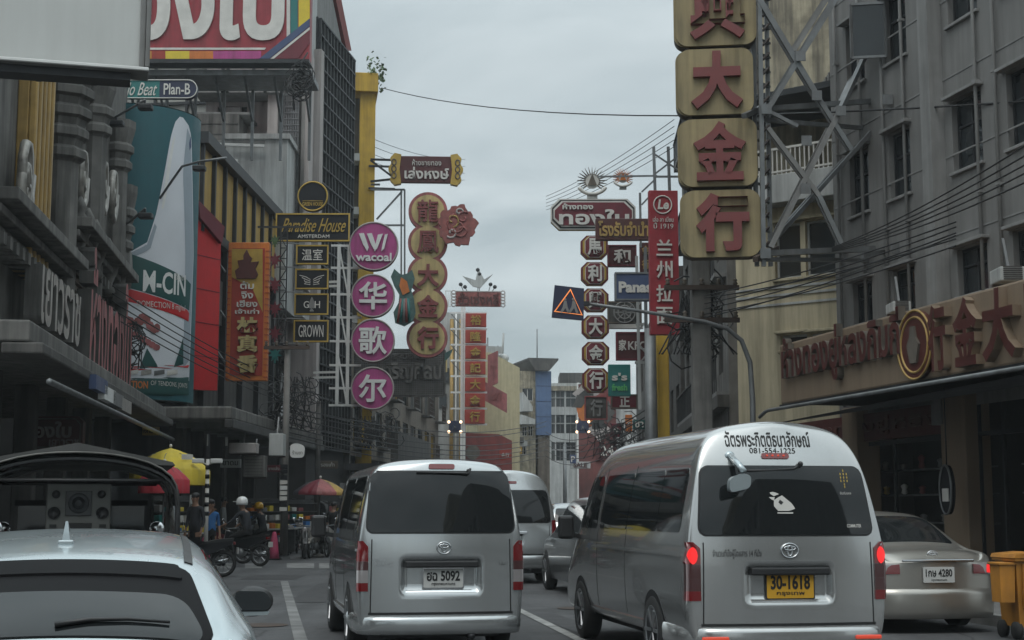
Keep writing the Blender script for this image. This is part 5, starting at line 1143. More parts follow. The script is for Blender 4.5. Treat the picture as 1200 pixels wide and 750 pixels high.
# ---- blank billboard
S = Sign('blank_billboard', 'large blank whitish billboard with steel frame high over the ornate house', 'billboard', 172, 88, 21.5, 15)
x0, x1, z0, z1 = S.px(-58, -70, 172, 72); mb = MB(); mb.box(x0, x1, 0, .25, z0, z1, 'billboardwhite', .02); S.part(mb, 'sheet')
mb = MB(); zb = S.at(57, 78)[1]; xr = S.at(164, 40)[0]; mb.box(x0, x1 + .06, -.12, .4, zb, z0 - .004, 'greyband', .02); mb.box(x0, x1 + .06, -.16, -.10, z0 - .07, z0 - .02, 'white', .01)
mb.box(xr, x1, -.05, -.004, z0 + .01, z1, 'greyband', .012); mb.box(x1 + .004, x1 + .07, -.12, .4, z0, z1, 'greyband', .015); mb.box(x0, x1 - .2, .0, .4, zb - .12, zb - .004, 'darksteel')
for k in range(3): mb.box(x0 + .4 + k * .8, x0 + .48 + k * .8, .26, .5, zb - .1, z1, 'darksteel')
S.part(mb, 'frame')
# ---- red Thai billboard
S = Sign('red_billboard', 'huge red billboard with white Thai letters and rainbow stripes at the corner', 'billboard', 365, 73, 50)
x0, x1, z0, z1 = S.px(100, -70, 364, 70); mb = MB(); mb.box(x0, x1, 0, .5, z0, z1, 'signred'); S.part(mb, 'sheet')
def strip(S, poly, m, y, name='stripe'):
    mb = MB(); mb.prism(S.pts(poly), y, -.001, m); return S.part(mb, name)
strip(S, [(100, 56), (312, 56), (310, 58.5), (100, 58.5)], 'offwhite', -.02)
for u0, u1, m in ((100, 178, 'binorange'), (178, 194, 'redorange'), (194, 222, 'umbyellow'), (222, 250, 'orangesign'), (250, 306, 'pink')): strip(S, [(u0, 60), (u1, 60), (u1, 69), (u0, 69)], m, -.02)
strip(S, [(336, -70), (340, -70), (340, 42), (336, 45)], 'offwhite', -.02)
strip(S, [(340.5, -70), (349, -70), (349, 34), (340.5, 41)], 'tealsign', -.02); strip(S, [(350, -70), (363, -70), (363, 22), (350, 33)], 'umbyellow', -.02)
strip(S, [(304, 69), (316, 69), (363, 31), (363, 22)], 'blueplastic', -.04); strip(S, [(317, 69), (321, 69), (363, 35), (363, 32)], 'offwhite', -.03); strip(S, [(322, 69), (350, 69), (363, 50), (363, 36)], 'signmaroon', -.03)
mb = MB(); a, b, c, d = S.px(96, -62, 334, 48); mb.text('ทองใบ', a, b, c, d, 0, .08, 'offwhite', .035); S.part(mb, 'lettering')
mb = MB(); mb.box(x0, x1, -.1, .6, z0 - .14, z0 - .003, 'darksteel'); mb.box(x0, x1, .5, 2.5, z0 - .4, z0 - .2, 'steel')
for k in range(8): x = x0 + .3 + k * (x1 - x0 - .6) / 7; mb.bar((x, .6, z0 - .3), (x, 2.5, z0 - 1.6), .08, 'steel'); mb.box(x - .05, x + .05, 2.4, 2.5, z0 - 3, z0, 'steel')
S.part(mb, 'frame')
S = Sign('wire_bundle', 'dark round wire bundle hanging below the red billboard corner', 'wire bundle', 350, 95, 49); mb = MB()
for k in range(26):
    c = Vector((random.uniform(-.2, .2), random.uniform(-.1, .1), random.uniform(-.35, .35))); rr = random.uniform(.15, .38); a0 = random.random() * 6
    mb.tube([(c.x + rr * math.cos(t * .7 + a0), c.y + .1 * math.sin(t + a0), c.z + rr * 1.3 * math.sin(t * .7 + a0)) for t in range(8)], .022, 'wire', 4)
mb.tube([(0, 0, .3), (.1, .2, .8), (.25, .3, 1.1)], .03, 'wire', 5); mb.tube([(-.2, 0, -.3), (-.15, .1, -1.0)], .03, 'wire', 5); S.part(mb, 'cable_loops')
# ---- pill sign
S = Sign('pill_sign', 'narrow pill shaped sign, teal and navy halves, above the curved bottle billboard', 'sign', 231, 104, 44)
x0, x1, z0, z1 = S.px(126, 94, 231, 115); xm = S.at(187, 104)[0]; h = (z1 - z0) / 2
mb = MB(); mb.prism([p for p in rrect(x0, x1, z0, z1, h, 8) if p[0] >= xm] + [(xm, z1), (xm, z0)], 0, .2, 'navy'); mb.prism([(x0, z0 + .02), (xm - .003, z0), (xm - .003, z1), (x0, z1)], 0, .2, 'tealsign'); S.part(mb, 'sign_board')
mb = MB(); mb.tube([(x, -.02, z) for x, z in rrect(x0, x1, z0, z1, h, 8)], .018, 'offwhite', 5, closed=True); S.part(mb, 'border')
mb = MB(); mb.text('Plan-B', *S.px(192, 98, 223, 111), 0, .03, 'offwhite', .01); mb.text('Hello Beat', *S.px(132, 97, 182, 112), 0, .03, 'offwhite', 0, slant=.25); S.part(mb, 'lettering')
# ---- curved bottle billboard
CX, CY, CR = -10.78, 41.3, 1.85
S = Sign('bottle_billboard', 'tall curved teal billboard picturing a giant white medicine bottle', 'billboard', 180, 470, 43); S.root.location = (CX, CY, 0); S.root.rotation_euler.z = 0
def cyl(u, v):
    d = ray(u, v); o = Vector((-CX, -CY, CAMZ)); a = d.x ** 2 + d.y ** 2; b = 2 * (o.x * d.x + o.y * d.y); c = o.x ** 2 + o.y ** 2 - CR * CR; disc = b * b - 4 * a * c
    t = (-b - math.sqrt(disc)) / (2 * a) if disc >= 0 else -b / (2 * a); p = o + d * t
    return CR * math.atan2(p.x, -p.y), p.z
def onc(s, z, off=0.): th = s / CR; return ((CR + off) * math.sin(th), -(CR + off) * math.cos(th), z)
def cpoly(mb, poly, m, off, nx=10, nz=14):
    bs = [q[1] for q in poly]; b0, b1 = min(bs), max(bs); rows = []
    for j in range(nz + 1):
        b = b0 + (b1 - b0) * min(max(j / nz, .003), .997); iv = clip_row(poly, b)
        if iv: rows.append([onc(iv[0] + (iv[1] - iv[0]) * i / nx, b, off) for i in range(nx + 1)])
    w = nx + 1; mb.add([p for r_ in rows for p in r_], [(j * w + i, j * w + i + 1, (j + 1) * w + i + 1, (j + 1) * w + i) for j in range(len(rows) - 1) for i in range(nx)], m, True); return mb
def cpx(mb, lst, m, off, nx=10, nz=14): return cpoly(mb, [cyl(u, v) for u, v in lst], m, off, nx, nz)
ztop, zbot = cyl(165, 121)[1], cyl(175, 469)[1]; smax = CR * 1.62
mb = MB(); cpoly(mb, [(-CR * 1.3, zbot), (smax, zbot), (smax, ztop), (-CR * 1.3, ztop)], 'teal', 0, 30, 2)
mb.add([onc(-CR * 1.3 + (smax + CR * 1.3) * i / 30, z, off) for z, off in ((zbot, 0), (zbot, -.25), (ztop, 0), (ztop, -.25)) for i in range(31)], [(i, 31 + i, 32 + i, i + 1) for i in range(30)] + [(62 + i, 63 + i, 94 + i, 93 + i) for i in range(30)], 'tealdark'); S.part(mb, 'sheet')
mb = MB(); cpx(mb, [(211, 136), (219, 141), (224, 160), (226.5, 300), (221, 452), (120, 458), (128, 318), (150, 296), (172, 285), (183, 250), (192, 205), (200, 160), (205, 143)], 'bottle', .01, 14, 40); cpx(mb, [(219, 150), (223, 160), (226, 300), (221, 428), (214, 430), (217, 300), (214, 200)], 'bottleshade', .014, 6, 30); cpx(mb, [(150, 298), (172, 287), (181, 262), (184, 264), (176, 292), (152, 304)], 'bottleshade', .014, 5, 12); cpx(mb, [(196, 190), (203, 160), (205, 160), (199, 200), (192, 245), (189, 245)], 'white', .014, 5, 14); S.part(mb, 'bottle_picture')
mb = MB(); cpx(mb, [(110, 285), (160, 300), (223, 332), (221, 364), (160, 340), (110, 328)], 'tealdark', .02, 14, 20); cpx(mb, [(110, 329), (160, 341), (221, 365), (220, 377), (160, 356), (110, 345)], 'redbox', .025, 14, 12)
cpx(mb, [(110, 443), (160, 434), (221, 431), (221, 428), (160, 429), (110, 437)], 'redbox', .025, 12, 6); cpx(mb, [(110, 468), (220, 464), (220, 442), (160, 443), (110, 447)], 'tealdark', .03, 14, 10)
cpx(mb, [(163, 432), (185, 430), (172, 408)], 'tealdark', .025, 6, 8); cpx(mb, [(203, 430), (214, 430), (214, 395)], 'tealdark', .025, 6, 8); S.part(mb, 'label_band')
mb = MB()
for k in range(9):
    u, v = 150 + k * 4.2, 376 + 6 * math.sin(k * 1.1) + k * .6; cpx(mb, [(u + 7 * math.cos(t * .785) * (1.1 - .07 * k), v + 5.5 * math.sin(t * .785)) for t in range(8)], 'dragonred' if k % 2 else 'letterred2', .02 + .002 * k, 5, 6)
for k in range(6): u, v = 158 + k * 5, 392 + k * 3; cpx(mb, [(u + 4.5 * math.cos(t * .785), v + 4 * math.sin(t * .785)) for t in range(8)], 'letterred2', .018 + .001 * k, 5, 6)
S.part(mb, 'joint_picture')
def ctext(mb, body, u0, v0, u1, v1, m, off, bold=.03, rise=0.):
    s0, za = cyl(u0, v1); s1, zb_ = cyl(u1, v0); za2 = cyl(u1, v1)[1]; z0 = cyl(u0, v0)[1]
    vs, fs, fl, w, h = text_geo(body, bold, False, 1.)
    out = []
    for p in vs:
        a, b = p[0] / w, p[1] / h; s_ = s0 + (s1 - s0) * a; lo = za + (za2 - za) * a * rise; hi = z0 + (zb_ - z0) * a * rise; out.append(onc(s_, lo + (hi - lo) * b, off))
    return mb.add(out, fs, m)
mb = MB(); ctext(mb, 'M-CIN', 167, 316, 217, 342, 'white', .03, .02, 0); ctext(mb, 'DOMECTION 8 mg/ml', 160, 352, 216, 361, 'offwhite', .035, .0, 0); ctext(mb, 'เอ็มซิน', 203, 320, 217, 327, 'offwhite', .03, 0, 0)
ctext(mb, 'ATION', 148, 446, 173, 455, 'orangesign', .04, .03, 0); ctext(mb, 'OF TENDONS, JOINTS', 176, 446, 218, 453, 'offwhite', .04, .0, 0)
for k in range(4): cpx(mb, [(150 + k * 15, 433), (162 + k * 15, 433), (162 + k * 15, 440), (150 + k * 15, 440)], ['offwhite', 'lettersilver', 'steel', 'offwhite'][k], .036, 3, 3)
ctext(mb, 'U', 120, 130, 134, 150, 'white', .03, .04, 0); S.part(mb, 'lettering')
mb = MB(); cpx(mb, [(221, 166), (223, 160), (223.5, 174), (221.5, 176)], 'blueplastic', .02, 3, 4); S.part(mb, 'bottle_mark')
mb = MB(); mb.lathe([(CR - .3, zbot - .5), (CR - .15, zbot - .05), (CR - .15, zbot)], (0, 0, 0), 'darksteel', 24); mb.lathe([(.6, 0.1), (.6, zbot - .4)], (0, .6, 0), 'darksteel', 12)
for k in range(3): mb.bar((-1 + k * 1.2, 1.2, zbot), (-1 + k * 1.2, 1.4, ztop), .12, 'darksteel')
S.part(mb, 'support')
# billboard floodlight arms
def flood(label, pts, heads, Y, g='floodlight arms by the bottle billboard'):
    S = Sign('floodlight_arm', label, 'floodlight', *pts[0], Y, 0, g); q = [S.at(u, v) for u, v in pts]; n = len(q); mb = MB(); mb.tube([(x, .4 - 2.2 * i / (n - 1), z) for i, (x, z) in enumerate(q)], .035, 'steel', 6); S.part(mb, 'arm')
    for i in heads:
        x, z = q[i]; y = .4 - 2.2 * i / (n - 1); mb = MB(); mb.box(x - .14, x + .2, y - .16, y + .1, z - .26, z - .12, 'darksteel', .03); mb.bar((x, y, z), (x, y, z - .15), .05, 'darksteel'); S.part(mb, 'lamp_head')
flood('straight floodlight arm crossing the dark columns near the teal billboard top', [(73, 159), (145, 145), (190, 140)], [1, 2], 37)
flood('short floodlight arm just under the teal pill sign', [(98, 111), (140, 104), (172, 101)], [2], 38)
flood('curved long lamp arm rising across the bottle neck', [(160, 262), (183, 240), (205, 218), (222, 204), (245, 203), (280, 203)], [4], 40)
flood('short floodlight arm above the bottle label', [(125, 271), (160, 266), (190, 261)], [2], 38)
# ---- orange vertical sign
S = Sign('orange_shop_sign', 'tall orange framed red sign with gold Chinese characters and a temple figure', 'sign', 290, 446, 46)
x0, x1, z0, z1 = S.px(266, 284, 314, 446); mb = MB(); mb.box(x0, x1, 0, .3, z0, z1, 'orangesign', .02); S.part(mb, 'frame')
mb = MB(); a, b, c, d = S.px(271, 291, 309, 440); mb.box(a, b, -.03, -.003, c, d, 'redorange'); mb.prism(S.pts([(272, 292), (308, 292), (308, 366), (296, 338), (272, 325)]), -.05, -.032, 'goldtrim')
n_ = 22
for k in range(n_): z = z0 + .1 + (z1 - z0 - .2) * k / n_; mb.box(x0 - .015, x0 + .1, -.02, .31, z, z + .02, 'redorange'); mb.box(x1 - .1, x1 + .015, -.02, .31, z, z + .02, 'redorange')
S.part(mb, 'sign_board')
mb = MB(); mb.prism(S.pts([(290, 293), (293, 300), (296, 303), (294, 308), (304, 307), (300, 315), (303, 322), (300, 327), (278, 327), (276, 318), (281, 314), (279, 306), (286, 305), (286, 300)]), -.12, -.05, 'letterred'); S.part(mb, 'temple_figure')
mb = MB()
for t, v0, v1, w in (('ตั้ม', 330, 339, 8), ('จิง', 342, 350, 7), ('เฮียง', 352, 360, 12), ('เจ้าเก่า', 362, 368, 14)): mb.text(t, *S.px(290 - w, v0, 290 + w, v1), -.04, .05, 'offwhite', .015)
for ch, v0, v1 in (('林', 372, 390), ('真', 393, 413), ('香', 416, 437)): mb.text(ch, *S.px(278, v0, 303, v1), -.03, .09, 'signgold', .05, side='letterred')
S.part(mb, 'lettering')
mb = MB()
for v in (318, 372, 425):
    x, z = S.at(263, v); mb.bar((x, .15, z), (x - .35, .5, z + .45), .05, 'steel'); mb.bar((x - .35, .5, z + .45), (x - .3, .5, z - .5), .05, 'steel')
S.part(mb, 'bracket')
# ---- black and gold cannabis house boards
S = Sign('lattice_sign_post', 'thin black lattice post carrying the black and gold boards', 'sign post', 331, 440, 49); mb = MB(); a, b, c, d = S.px(327, 266, 335, 440)
truss(mb, ((a + b) / 2 - .1, 0, c), ((a + b) / 2 - .1, 0, d), (.22, 0, 0), 14, .045, 'darksteel'); x, z = S.at(302, 266); mb.bar((x, 0, d), (b + .6, 0, d), .06, 'darksteel')
for v in (285, 313, 342, 373, 402): z = S.at(331, v)[1]; mb.bar((a - .2, 0, z), (b + .6, .05, z), .04, 'steel')
S.part(mb, 'lattice'); mb = MB(); mb.tube([((a + b) / 2, .2, -S.z0 + .1), ((a + b) / 2, .2, c + .1)], .09, 'steel', 8); S.part(mb, 'post')
GB = 'black and gold boards on the lattice post'
S = Sign('round_board', 'round black board with gold ring above the black name board', 'sign', 366.5, 230, 50, 0, GB); c = S.at(366.5, 230); r_ = S.px(348, 212, 385, 248); r_ = (r_[1] - r_[0]) / 2
mb = MB(); mb.prism(circ(c[0], c[1], r_), 0, .15, 'blackboard'); mb.tube([(x, -.01, z) for x, z in circ(c[0], c[1], r_ - .04, 40)], .03, 'goldtrim', 6, closed=True); S.part(mb, 'sign_board')
mb = MB(); mb.text('GREEN HOUSE', c[0] - r_ * .65, c[0] + r_ * .65, c[1] - r_ * .62, c[1] - r_ * .38, 0, .02, 'goldtrim', .01); mb.tube([(c[0] - r_ * .65, -.01, c[1] - r_ * .3), (c[0] + r_ * .65, -.01, c[1] - r_ * .3)], .012, 'goldtrim', 5); S.part(mb, 'lettering')
def board(label, px, Y, frame=True, texts=(), m='blackboard', fm='goldtrim', name='black_board', group=GB, d=.14, fw=.05, cat='sign', yaw=0):
    S = Sign(name, label, cat, (px[0] + px[2]) / 2, px[3], Y, yaw, group); x0, x1, z0, z1 = S.px(*px); mb = MB(); mb.box(x0, x1, 0, d, z0, z1, m, .012); S.part(mb, 'sign_board')
    if frame:
        mb = MB(); mb.box(x0, x1, -.03, -.002, z1 - fw, z1, fm).box(x0, x1, -.03, -.002, z0, z0 + fw, fm).box(x0, x0 + fw, -.029, -.002, z0 + fw, z1 - fw, fm).box(x1 - fw, x1, -.029, -.002, z0 + fw, z1 - fw, fm); S.part(mb, 'border')
    mb = MB()
    for t in texts: mb.text(t[0], *S.px(*t[1]), 0, .04, t[2], t[3] if len(t) > 3 else .015, slant=t[4] if len(t) > 4 else 0)
    if texts: S.part(mb, 'lettering')
    return S
board('wide black board with gold script and gold border', (323, 250, 410, 283), 50, True, [('Paradise House', (330, 256, 403, 272), 'goldtrim', .0, .3), ('AMSTERDAM', (349, 275, 386, 279), 'offwhite', .0)])
board('small black board with two white Chinese characters', (347, 287, 385, 310), 50, True, [('温室', (354, 292, 378, 305), 'offwhite', .0)])
S = board('small black board with white winged line drawing', (346, 315, 385, 339), 50, True)
mb = MB()
for sg in (-1, 1):
    for k in range(4): c = S.at(365.5, 326 + k * 2); mb.tube([(c[0] + sg * .05, -.02, c[1] - .05), (c[0] + sg * (.2 + .02 * k), -.02, c[1] + .04 - .02 * k), (c[0] + sg * (.42 - .08 * k), -.02, c[1] + .1 - .02 * k)], .012, 'offwhite', 4)
S.part(mb, 'wing_emblem')
board('small black board with letters G and H around a figure', (345, 344, 385, 369), 50, True, [('G', (356, 353, 362, 361), 'offwhite', .0), ('H', (369, 353, 375, 361), 'offwhite', .0), ('♠', (362, 348, 369, 365), 'greyband', .0)])
board('lowest small black board with one white word', (344, 375, 385, 401), 50, True, [('GROWN', (350, 381, 379, 395), 'offwhite', .0)])
def leafsign(label, u, v, r, m, Y=48.6):
    S = Sign('leaf_sign', label, 'sign', u, v, Y, 0, 'leaf shaped signs'); c = S.at(u, v); pts = []
    for k in range(14): a = math.pi / 2 + k * math.pi / 7; rr = (r if k % 2 == 0 else r * .42) * mpx(Y); pts.append((c[0] + rr * math.cos(a), c[1] + rr * math.sin(a)))
    mb = MB(); mb.prism(pts, 0, .08, m); mb.box(c[0] - .03, c[0] + .03, .02, .06, c[1] - r * mpx(Y) * 1.2, c[1], m); S.part(mb, 'sign_board')
for lb, v, m in (('topmost green leaf shaped sign beside the lattice post', 281, 'leaf'), ('dark red leaf shaped sign below the green leaf', 304, 'signmaroon'), ('second dark red leaf shaped sign down the lattice post', 333, 'signmaroon'), ('third dark red leaf shaped sign down the lattice post', 361, 'signmaroon'), ('fourth dark red leaf shaped sign, lowest of the red ones', 390, 'signmaroon'), ('teal leaf shaped sign at the foot of the lattice post', 415, 'tealsign')): leafsign(lb, 322, v, 9 if v > 290 else 7, m)
# ---- magenta discs
GD = 'magenta discs hung in a column'
def disc(label, u, v, rp, ch, Y=55):
    S = Sign('magenta_disc', label, 'sign', u, v, Y, 4, GD); c = S.at(u, v); r_ = rp * mpx(Y); mb = MB(); mb.prism(circ(c[0], c[1], r_, 40), 0, .3, 'pink', side='signmaroon', smooth=True); S.part(mb, 'sign_board')
    mb = MB(); mb.tube([(x, -.01, z) for x, z in circ(c[0], c[1], r_ - .03, 44)], .03, 'pinkwall', 6, closed=True); S.part(mb, 'border')
    mb = MB()
    if ch: mb.text(ch, c[0] - r_ * .64, c[0] + r_ * .64, c[1] - r_ * .64, c[1] + r_ * .64, 0, .08, 'white', .02)
    else:
        for dx in (-.32, 0): mb.prism([(c[0] + r_ * (dx - .28), c[1] + r_ * .5), (c[0] + r_ * (dx - .08), c[1] + r_ * .52), (c[0] + r_ * (dx + .12), c[1] - r_ * .05), (c[0] + r_ * (dx + .06), c[1] - r_ * .22), (c[0] + r_ * (dx - .1), c[1] + r_ * .05)], -.08, -.002, 'white')
        for dx in (0.02, .3): mb.prism([(c[0] + r_ * dx, c[1] - r_ * .22), (c[0] + r_ * (dx + .12), c[1] - r_ * .1), (c[0] + r_ * (dx + .34 - .08 * (dx > .1)), c[1] + r_ * .5), (c[0] + r_ * (dx + .14), c[1] + r_ * .46), (c[0] + r_ * (dx + .06), c[1] + r_ * .1)], -.09, -.002, 'white')
        mb.text('wacoal', c[0] - r_ * .72, c[0] + r_ * .72, c[1] - r_ * .62, c[1] - r_ * .28, 0, .08, 'white', .025)
    S.part(mb, 'lettering')
disc('largest magenta disc with a white winged logo and Latin word', 438, 288.5, 29.5, None); disc('magenta disc with white character, second from top', 437, 346.5, 26, '华'); disc('magenta disc with dense white character, third from top', 437, 399, 26, '歌'); disc('lowest magenta disc, with a simple white character', 436.5, 455, 25.5, '尔')
S = Sign('white_sign_truss', 'white steel ladder truss holding the magenta discs', 'sign truss', 401, 475, 55.3, 4); a, b, c, d = S.px(396, 288, 408, 475); mb = MB()
mb.bar((a, 0, c), (a, 0, d), .12, 'white').bar((b, 0, c), (b, 0, d), .12, 'white')
for v in (288, 314, 345, 372, 400, 428, 455, 475): z = S.at(401, v)[1]; mb.bar((a - .3, 0, z), (b + .5, 0, z), .08, 'white')
for k in range(3): z = d - (d - c) * k / 3; mb.bar((a, 0, z), (b, 0, z - (d - c) / 3), .06, 'white')
for v in (330, 335, 436, 442): z = S.at(395, v)[1]; mb.bar((a - .9, .3, z), (a, 0, z), .08, 'white')
S.part(mb, 'truss')
# ---- gold disc column with dragon and phoenix
S = Sign('gold_character_sign', 'tall gold sign of five merged discs with red Chinese characters', 'sign', 501, 410, 62, 3); vsn = (247.5, 284, 323, 359, 396); cs = [S.at(501.5, v) for v in vsn]; r_ = 23.3 * mpx(62)
def merged(rr):
    pts = []
    step = abs(cs[0][1] - cs[-1][1]) / 4
    half = math.acos(min(1, step / 2 / rr))
    for i, c in enumerate(cs):
        a0 = math.pi / 2 if i == 0 else math.pi / 2 - half; a1 = -math.pi / 2 if i == 4 else -math.pi / 2 + half
        for k in range(13): a = a0 + (a1 - a0) * k / 12; pts.append((c[0] + rr * math.cos(a), cs[0][1] - step * i + rr * math.sin(a)))
    return pts + [(2 * cs[0][0] - x, z) for x, z in reversed(pts[1:-1])]
mb = MB(); mb.prism(merged(r_), 0, .35, 'letterred2', side='brownwall'); S.part(mb, 'frame'); mb = MB(); mb.prism(merged(r_ - .13), -.03, -.002, 'signgold'); S.part(mb, 'sign_board')
for ch, c in zip('龍鳳大金行', cs): mb = MB(); mb.text(ch, c[0] - r_ * .55, c[0] + r_ * .55, c[1] - r_ * .58, c[1] + r_ * .58, -.03, .12, 'brickred', .012 if ch in '龍鳳' else .035); S.part(mb, 'character')
S = Sign('dragon_ornament', 'faded red curling dragon cut-out on the gold sign edge', 'ornament', 536, 264, 61.5, 3); c = S.at(536, 264); k_ = mpx(61.5); mb = MB(); pts = []
for k in range(56):
    a = k * 2 * math.pi / 56; rr = (22.5 + 1.5 * math.sin(11 * a) + 1.6 * math.sin(5 * a + 1) + (.9 if k % 2 else 0)) * k_; pts.append((c[0] + rr * .98 * math.cos(a), c[1] + rr * 1.05 * math.sin(a)))
mb.prism(pts, 0, .2, 'dragonred'); S.part(mb, 'cut_out'); mb = MB()
for (du, dv, r0, ph) in ((-6, -6, 9, 0), (5, 6, 10, 2), (7, -9, 8, 4), (-7, 9, 7, 1), (0, 0, 14, 3), (2, -16, 5, 5)):
    mb.tube([(c[0] + (du + r0 * (t / 14) * math.cos(t * .55 + ph)) * k_, -.02, c[1] - (dv + r0 * (t / 14) * math.sin(t * .55 + ph)) * k_) for t in range(3, 15)], .045, random.choice(['letterred2', 'pinkwall', 'gold', 'dragonred']), 6)
S.part(mb, 'coil')
S = Sign('phoenix_ornament', 'green phoenix cut-out with orange breast beside the gold sign', 'ornament', 473, 350, 61.5, 3); mb = MB()
mb.prism(S.pts([(462, 315), (470, 322), (476, 321), (483, 316), (486, 326), (482, 340), (485, 350), (487, 366), (484, 376), (474, 382), (463, 378), (461, 366), (467, 355), (468, 345), (462, 335), (458, 324)]), 0, .2, 'phoenixgreen'); S.part(mb, 'cut_out')
mb = MB(); mb.prism(S.pts([(470, 325), (477, 330), (480, 342), (472, 346), (468, 335)]), -.06, -.002, 'orangesign')
for k in range(5): a = S.at(466 + k * 3.5, 378); b = S.at(470 + k * 2, 350); mb.tube([(a[0], -.03, a[1]), (b[0], -.03, b[1])], .06, ['dragonred', 'tealsign', 'greyband'][k % 3], 5)
S.part(mb, 'feathers')
# ---- maroon board with gold scroll ends
S = Sign('maroon_name_board', 'maroon board with white Thai name and gold scroll ends on a high bracket', 'sign', 499, 216, 66, 3); x0, x1, z0, z1 = S.px(463, 183, 535, 214); mb = MB(); mb.box(x0, x1, 0, .25, z0, z1, 'signdarkmaroon', .02); S.part(mb, 'sign_board')
for sg, xx in ((-1, x0), (1, x1)):
    mb = MB(); zc = (z0 + z1) / 2; hh = (z1 - z0) / 2; pts = []
    for k in range(20): a = math.pi * k / 19; rr = .36 + .09 * math.cos(4 * a * 2); pts.append((xx + sg * rr * math.sin(a) * .7, zc + (hh + .12) * math.cos(a)))
    pts += [(xx - sg * .28, zc - hh - .06), (xx - sg * .2, zc), (xx - sg * .28, zc + hh + .06)]; mb.prism(pts, -.06, .3, 'goldtrim'); 
    for zz_ in (-.5, 0, .5): mb.tube([(xx + sg * .05 + .1 * math.cos(t * .8), -.08, zc + zz_ * hh + .14 * math.sin(t * .8)) for t in range(8)], .03, 'brownwall', 5, closed=True)
    S.part(mb, 'scroll_end')
mb = MB(); mb.text('เล่งหงษ์', *S.px(474, 196, 526, 210), 0, .08, 'offwhite', .025); mb.text('ห้างขายทอง', *S.px(483, 187, 517, 194), 0, .06, 'offwhite', .0)
S.part(mb, 'lettering')
mb = MB()
for a, b in (((434, 185), (463, 187)), ((434, 211), (463, 209)), ((434, 186), (463, 209))): p, q = S.at(*a), S.at(*b); mb.bar((p[0], .3, p[1]), (q[0], .1, q[1]), .09, 'darksteel')
for a, b in (((434, 220), (474, 220)), ((474, 220), (474, 330)), ((436, 262), (474, 262)), ((441, 255), (471, 222)), ((470, 220), (470, 330)), ((434, 214), (445, 214))): p, q = S.at(*a), S.at(*b); mb.bar((p[0], .4, p[1]), (q[0], .4, q[1]), .08, 'steel')
S.part(mb, 'bracket')
# ---- mesh sign
S = Sign('mesh_sign', 'wide grey mesh sign with faint raised Thai letters behind the lowest disc', 'sign', 470, 464, 68, 4); x0, x1, z0, z1 = S.px(408, 410, 521, 464); mb = MB(); mb.box(x0, x1, .06, .1, z0, z1, 'mesh'); S.part(mb, 'backing'); mb = MB()
for k in range(46): x = x0 + (x1 - x0) * k / 45; mb.box(x - .013, x + .013, -.0, .03, z0, z1, 'greyband')
for k in range(26): z = z0 + (z1 - z0) * k / 25; mb.box(x0, x1, -.03, -.002, z - .012, z + .012, 'greyband')
S.part(mb, 'wire_mesh'); mb = MB(); mb.text('เจริญศิลป์', *S.px(445, 424, 518, 449), -.03, .1, 'concrete', .03, side='concdark'); mb.text('ห้างขายทอง', *S.px(440, 413, 500, 421), -.03, .08, 'concdark', .02); S.part(mb, 'lettering')
mb = MB(); 
for a, b in (((x0, z1), (x1, z1)), ((x0, z0), (x1, z0)), ((x0, z0), (x0, z1)), ((x1, z0), (x1, z1))): mb.bar((a[0], 0, a[1]), (b[0], 0, b[1]), .1, 'concdark')
S.part(mb, 'border'); strip(S, [(521, 414), (531, 409), (527, 418), (521, 424)], 'phoenixgreen', -.1, 'corner_flag')
# ---- small red shop sign with bird
S = Sign('red_thai_sign', 'small red fretted sign with pale Thai letters under a white bird', 'sign', 561, 361, 92, 4); x0, x1, z0, z1 = S.px(534, 341, 587, 359); mb = MB(); mb.box(x0, x1, 0, .25, z0, z1, 'dragonred', .02); S.part(mb, 'sign_board'); mb = MB()
for sg, xx in ((-1, x0), (1, x1)):
    for k in range(5): z = z0 + (z1 - z0) * (k + .5) / 5; mb.tube([(xx + sg * .13 + .13 * math.cos(t), 0, z + .13 * math.sin(t)) for t in range(7)], .04, 'pinkwall', 5, closed=True)
S.part(mb, 'fretwork'); mb = MB(); mb.text('ฮั่วเซ่งหลี', x0 + .15, x1 - .15, z0 + .1, z1 - .1, 0, .08, 'letterred', .02); mb.box(x0, x1, -.02, -.002, z1 - .06, z1, 'pinkwall'); S.part(mb, 'lettering')
mb = MB(); c = S.at(561, 330); mb.prism([(c[0] - 1.0, c[1] + .35), (c[0] - .35, c[1] - .3), (c[0] + .1, c[1] - .4), (c[0] + .9, c[1] + .5), (c[0] + .35, c[1] + .15), (c[0] + .15, c[1] + .5), (c[0] + .05, c[1] + .75), (c[0] - .1, c[1] + .55), (c[0] - .2, c[1] + .1)], .05, .2, 'whitewall')
for u, v in ((540, 333), (545, 336), (560, 316), (562, 321), (575, 333), (580, 336)): p = S.at(u, v); mb.ell((p[0], .1, p[1]), (.13, .1, .13), 'darksteel', 8, 6); mb.tube([(p[0], .1, p[1]), (p[0] + (c[0] - p[0]) * .15, .1, z1)], .025, 'steel', 4)
S.part(mb, 'bird_ornament')
mb = MB(); p = S.at(522, 355); truss(mb, (p[0], .1, z0), (x0 - .3, .1, z0), (0, 0, z1 - z0), 2, .05, 'white'); S.part(mb, 'bracket')
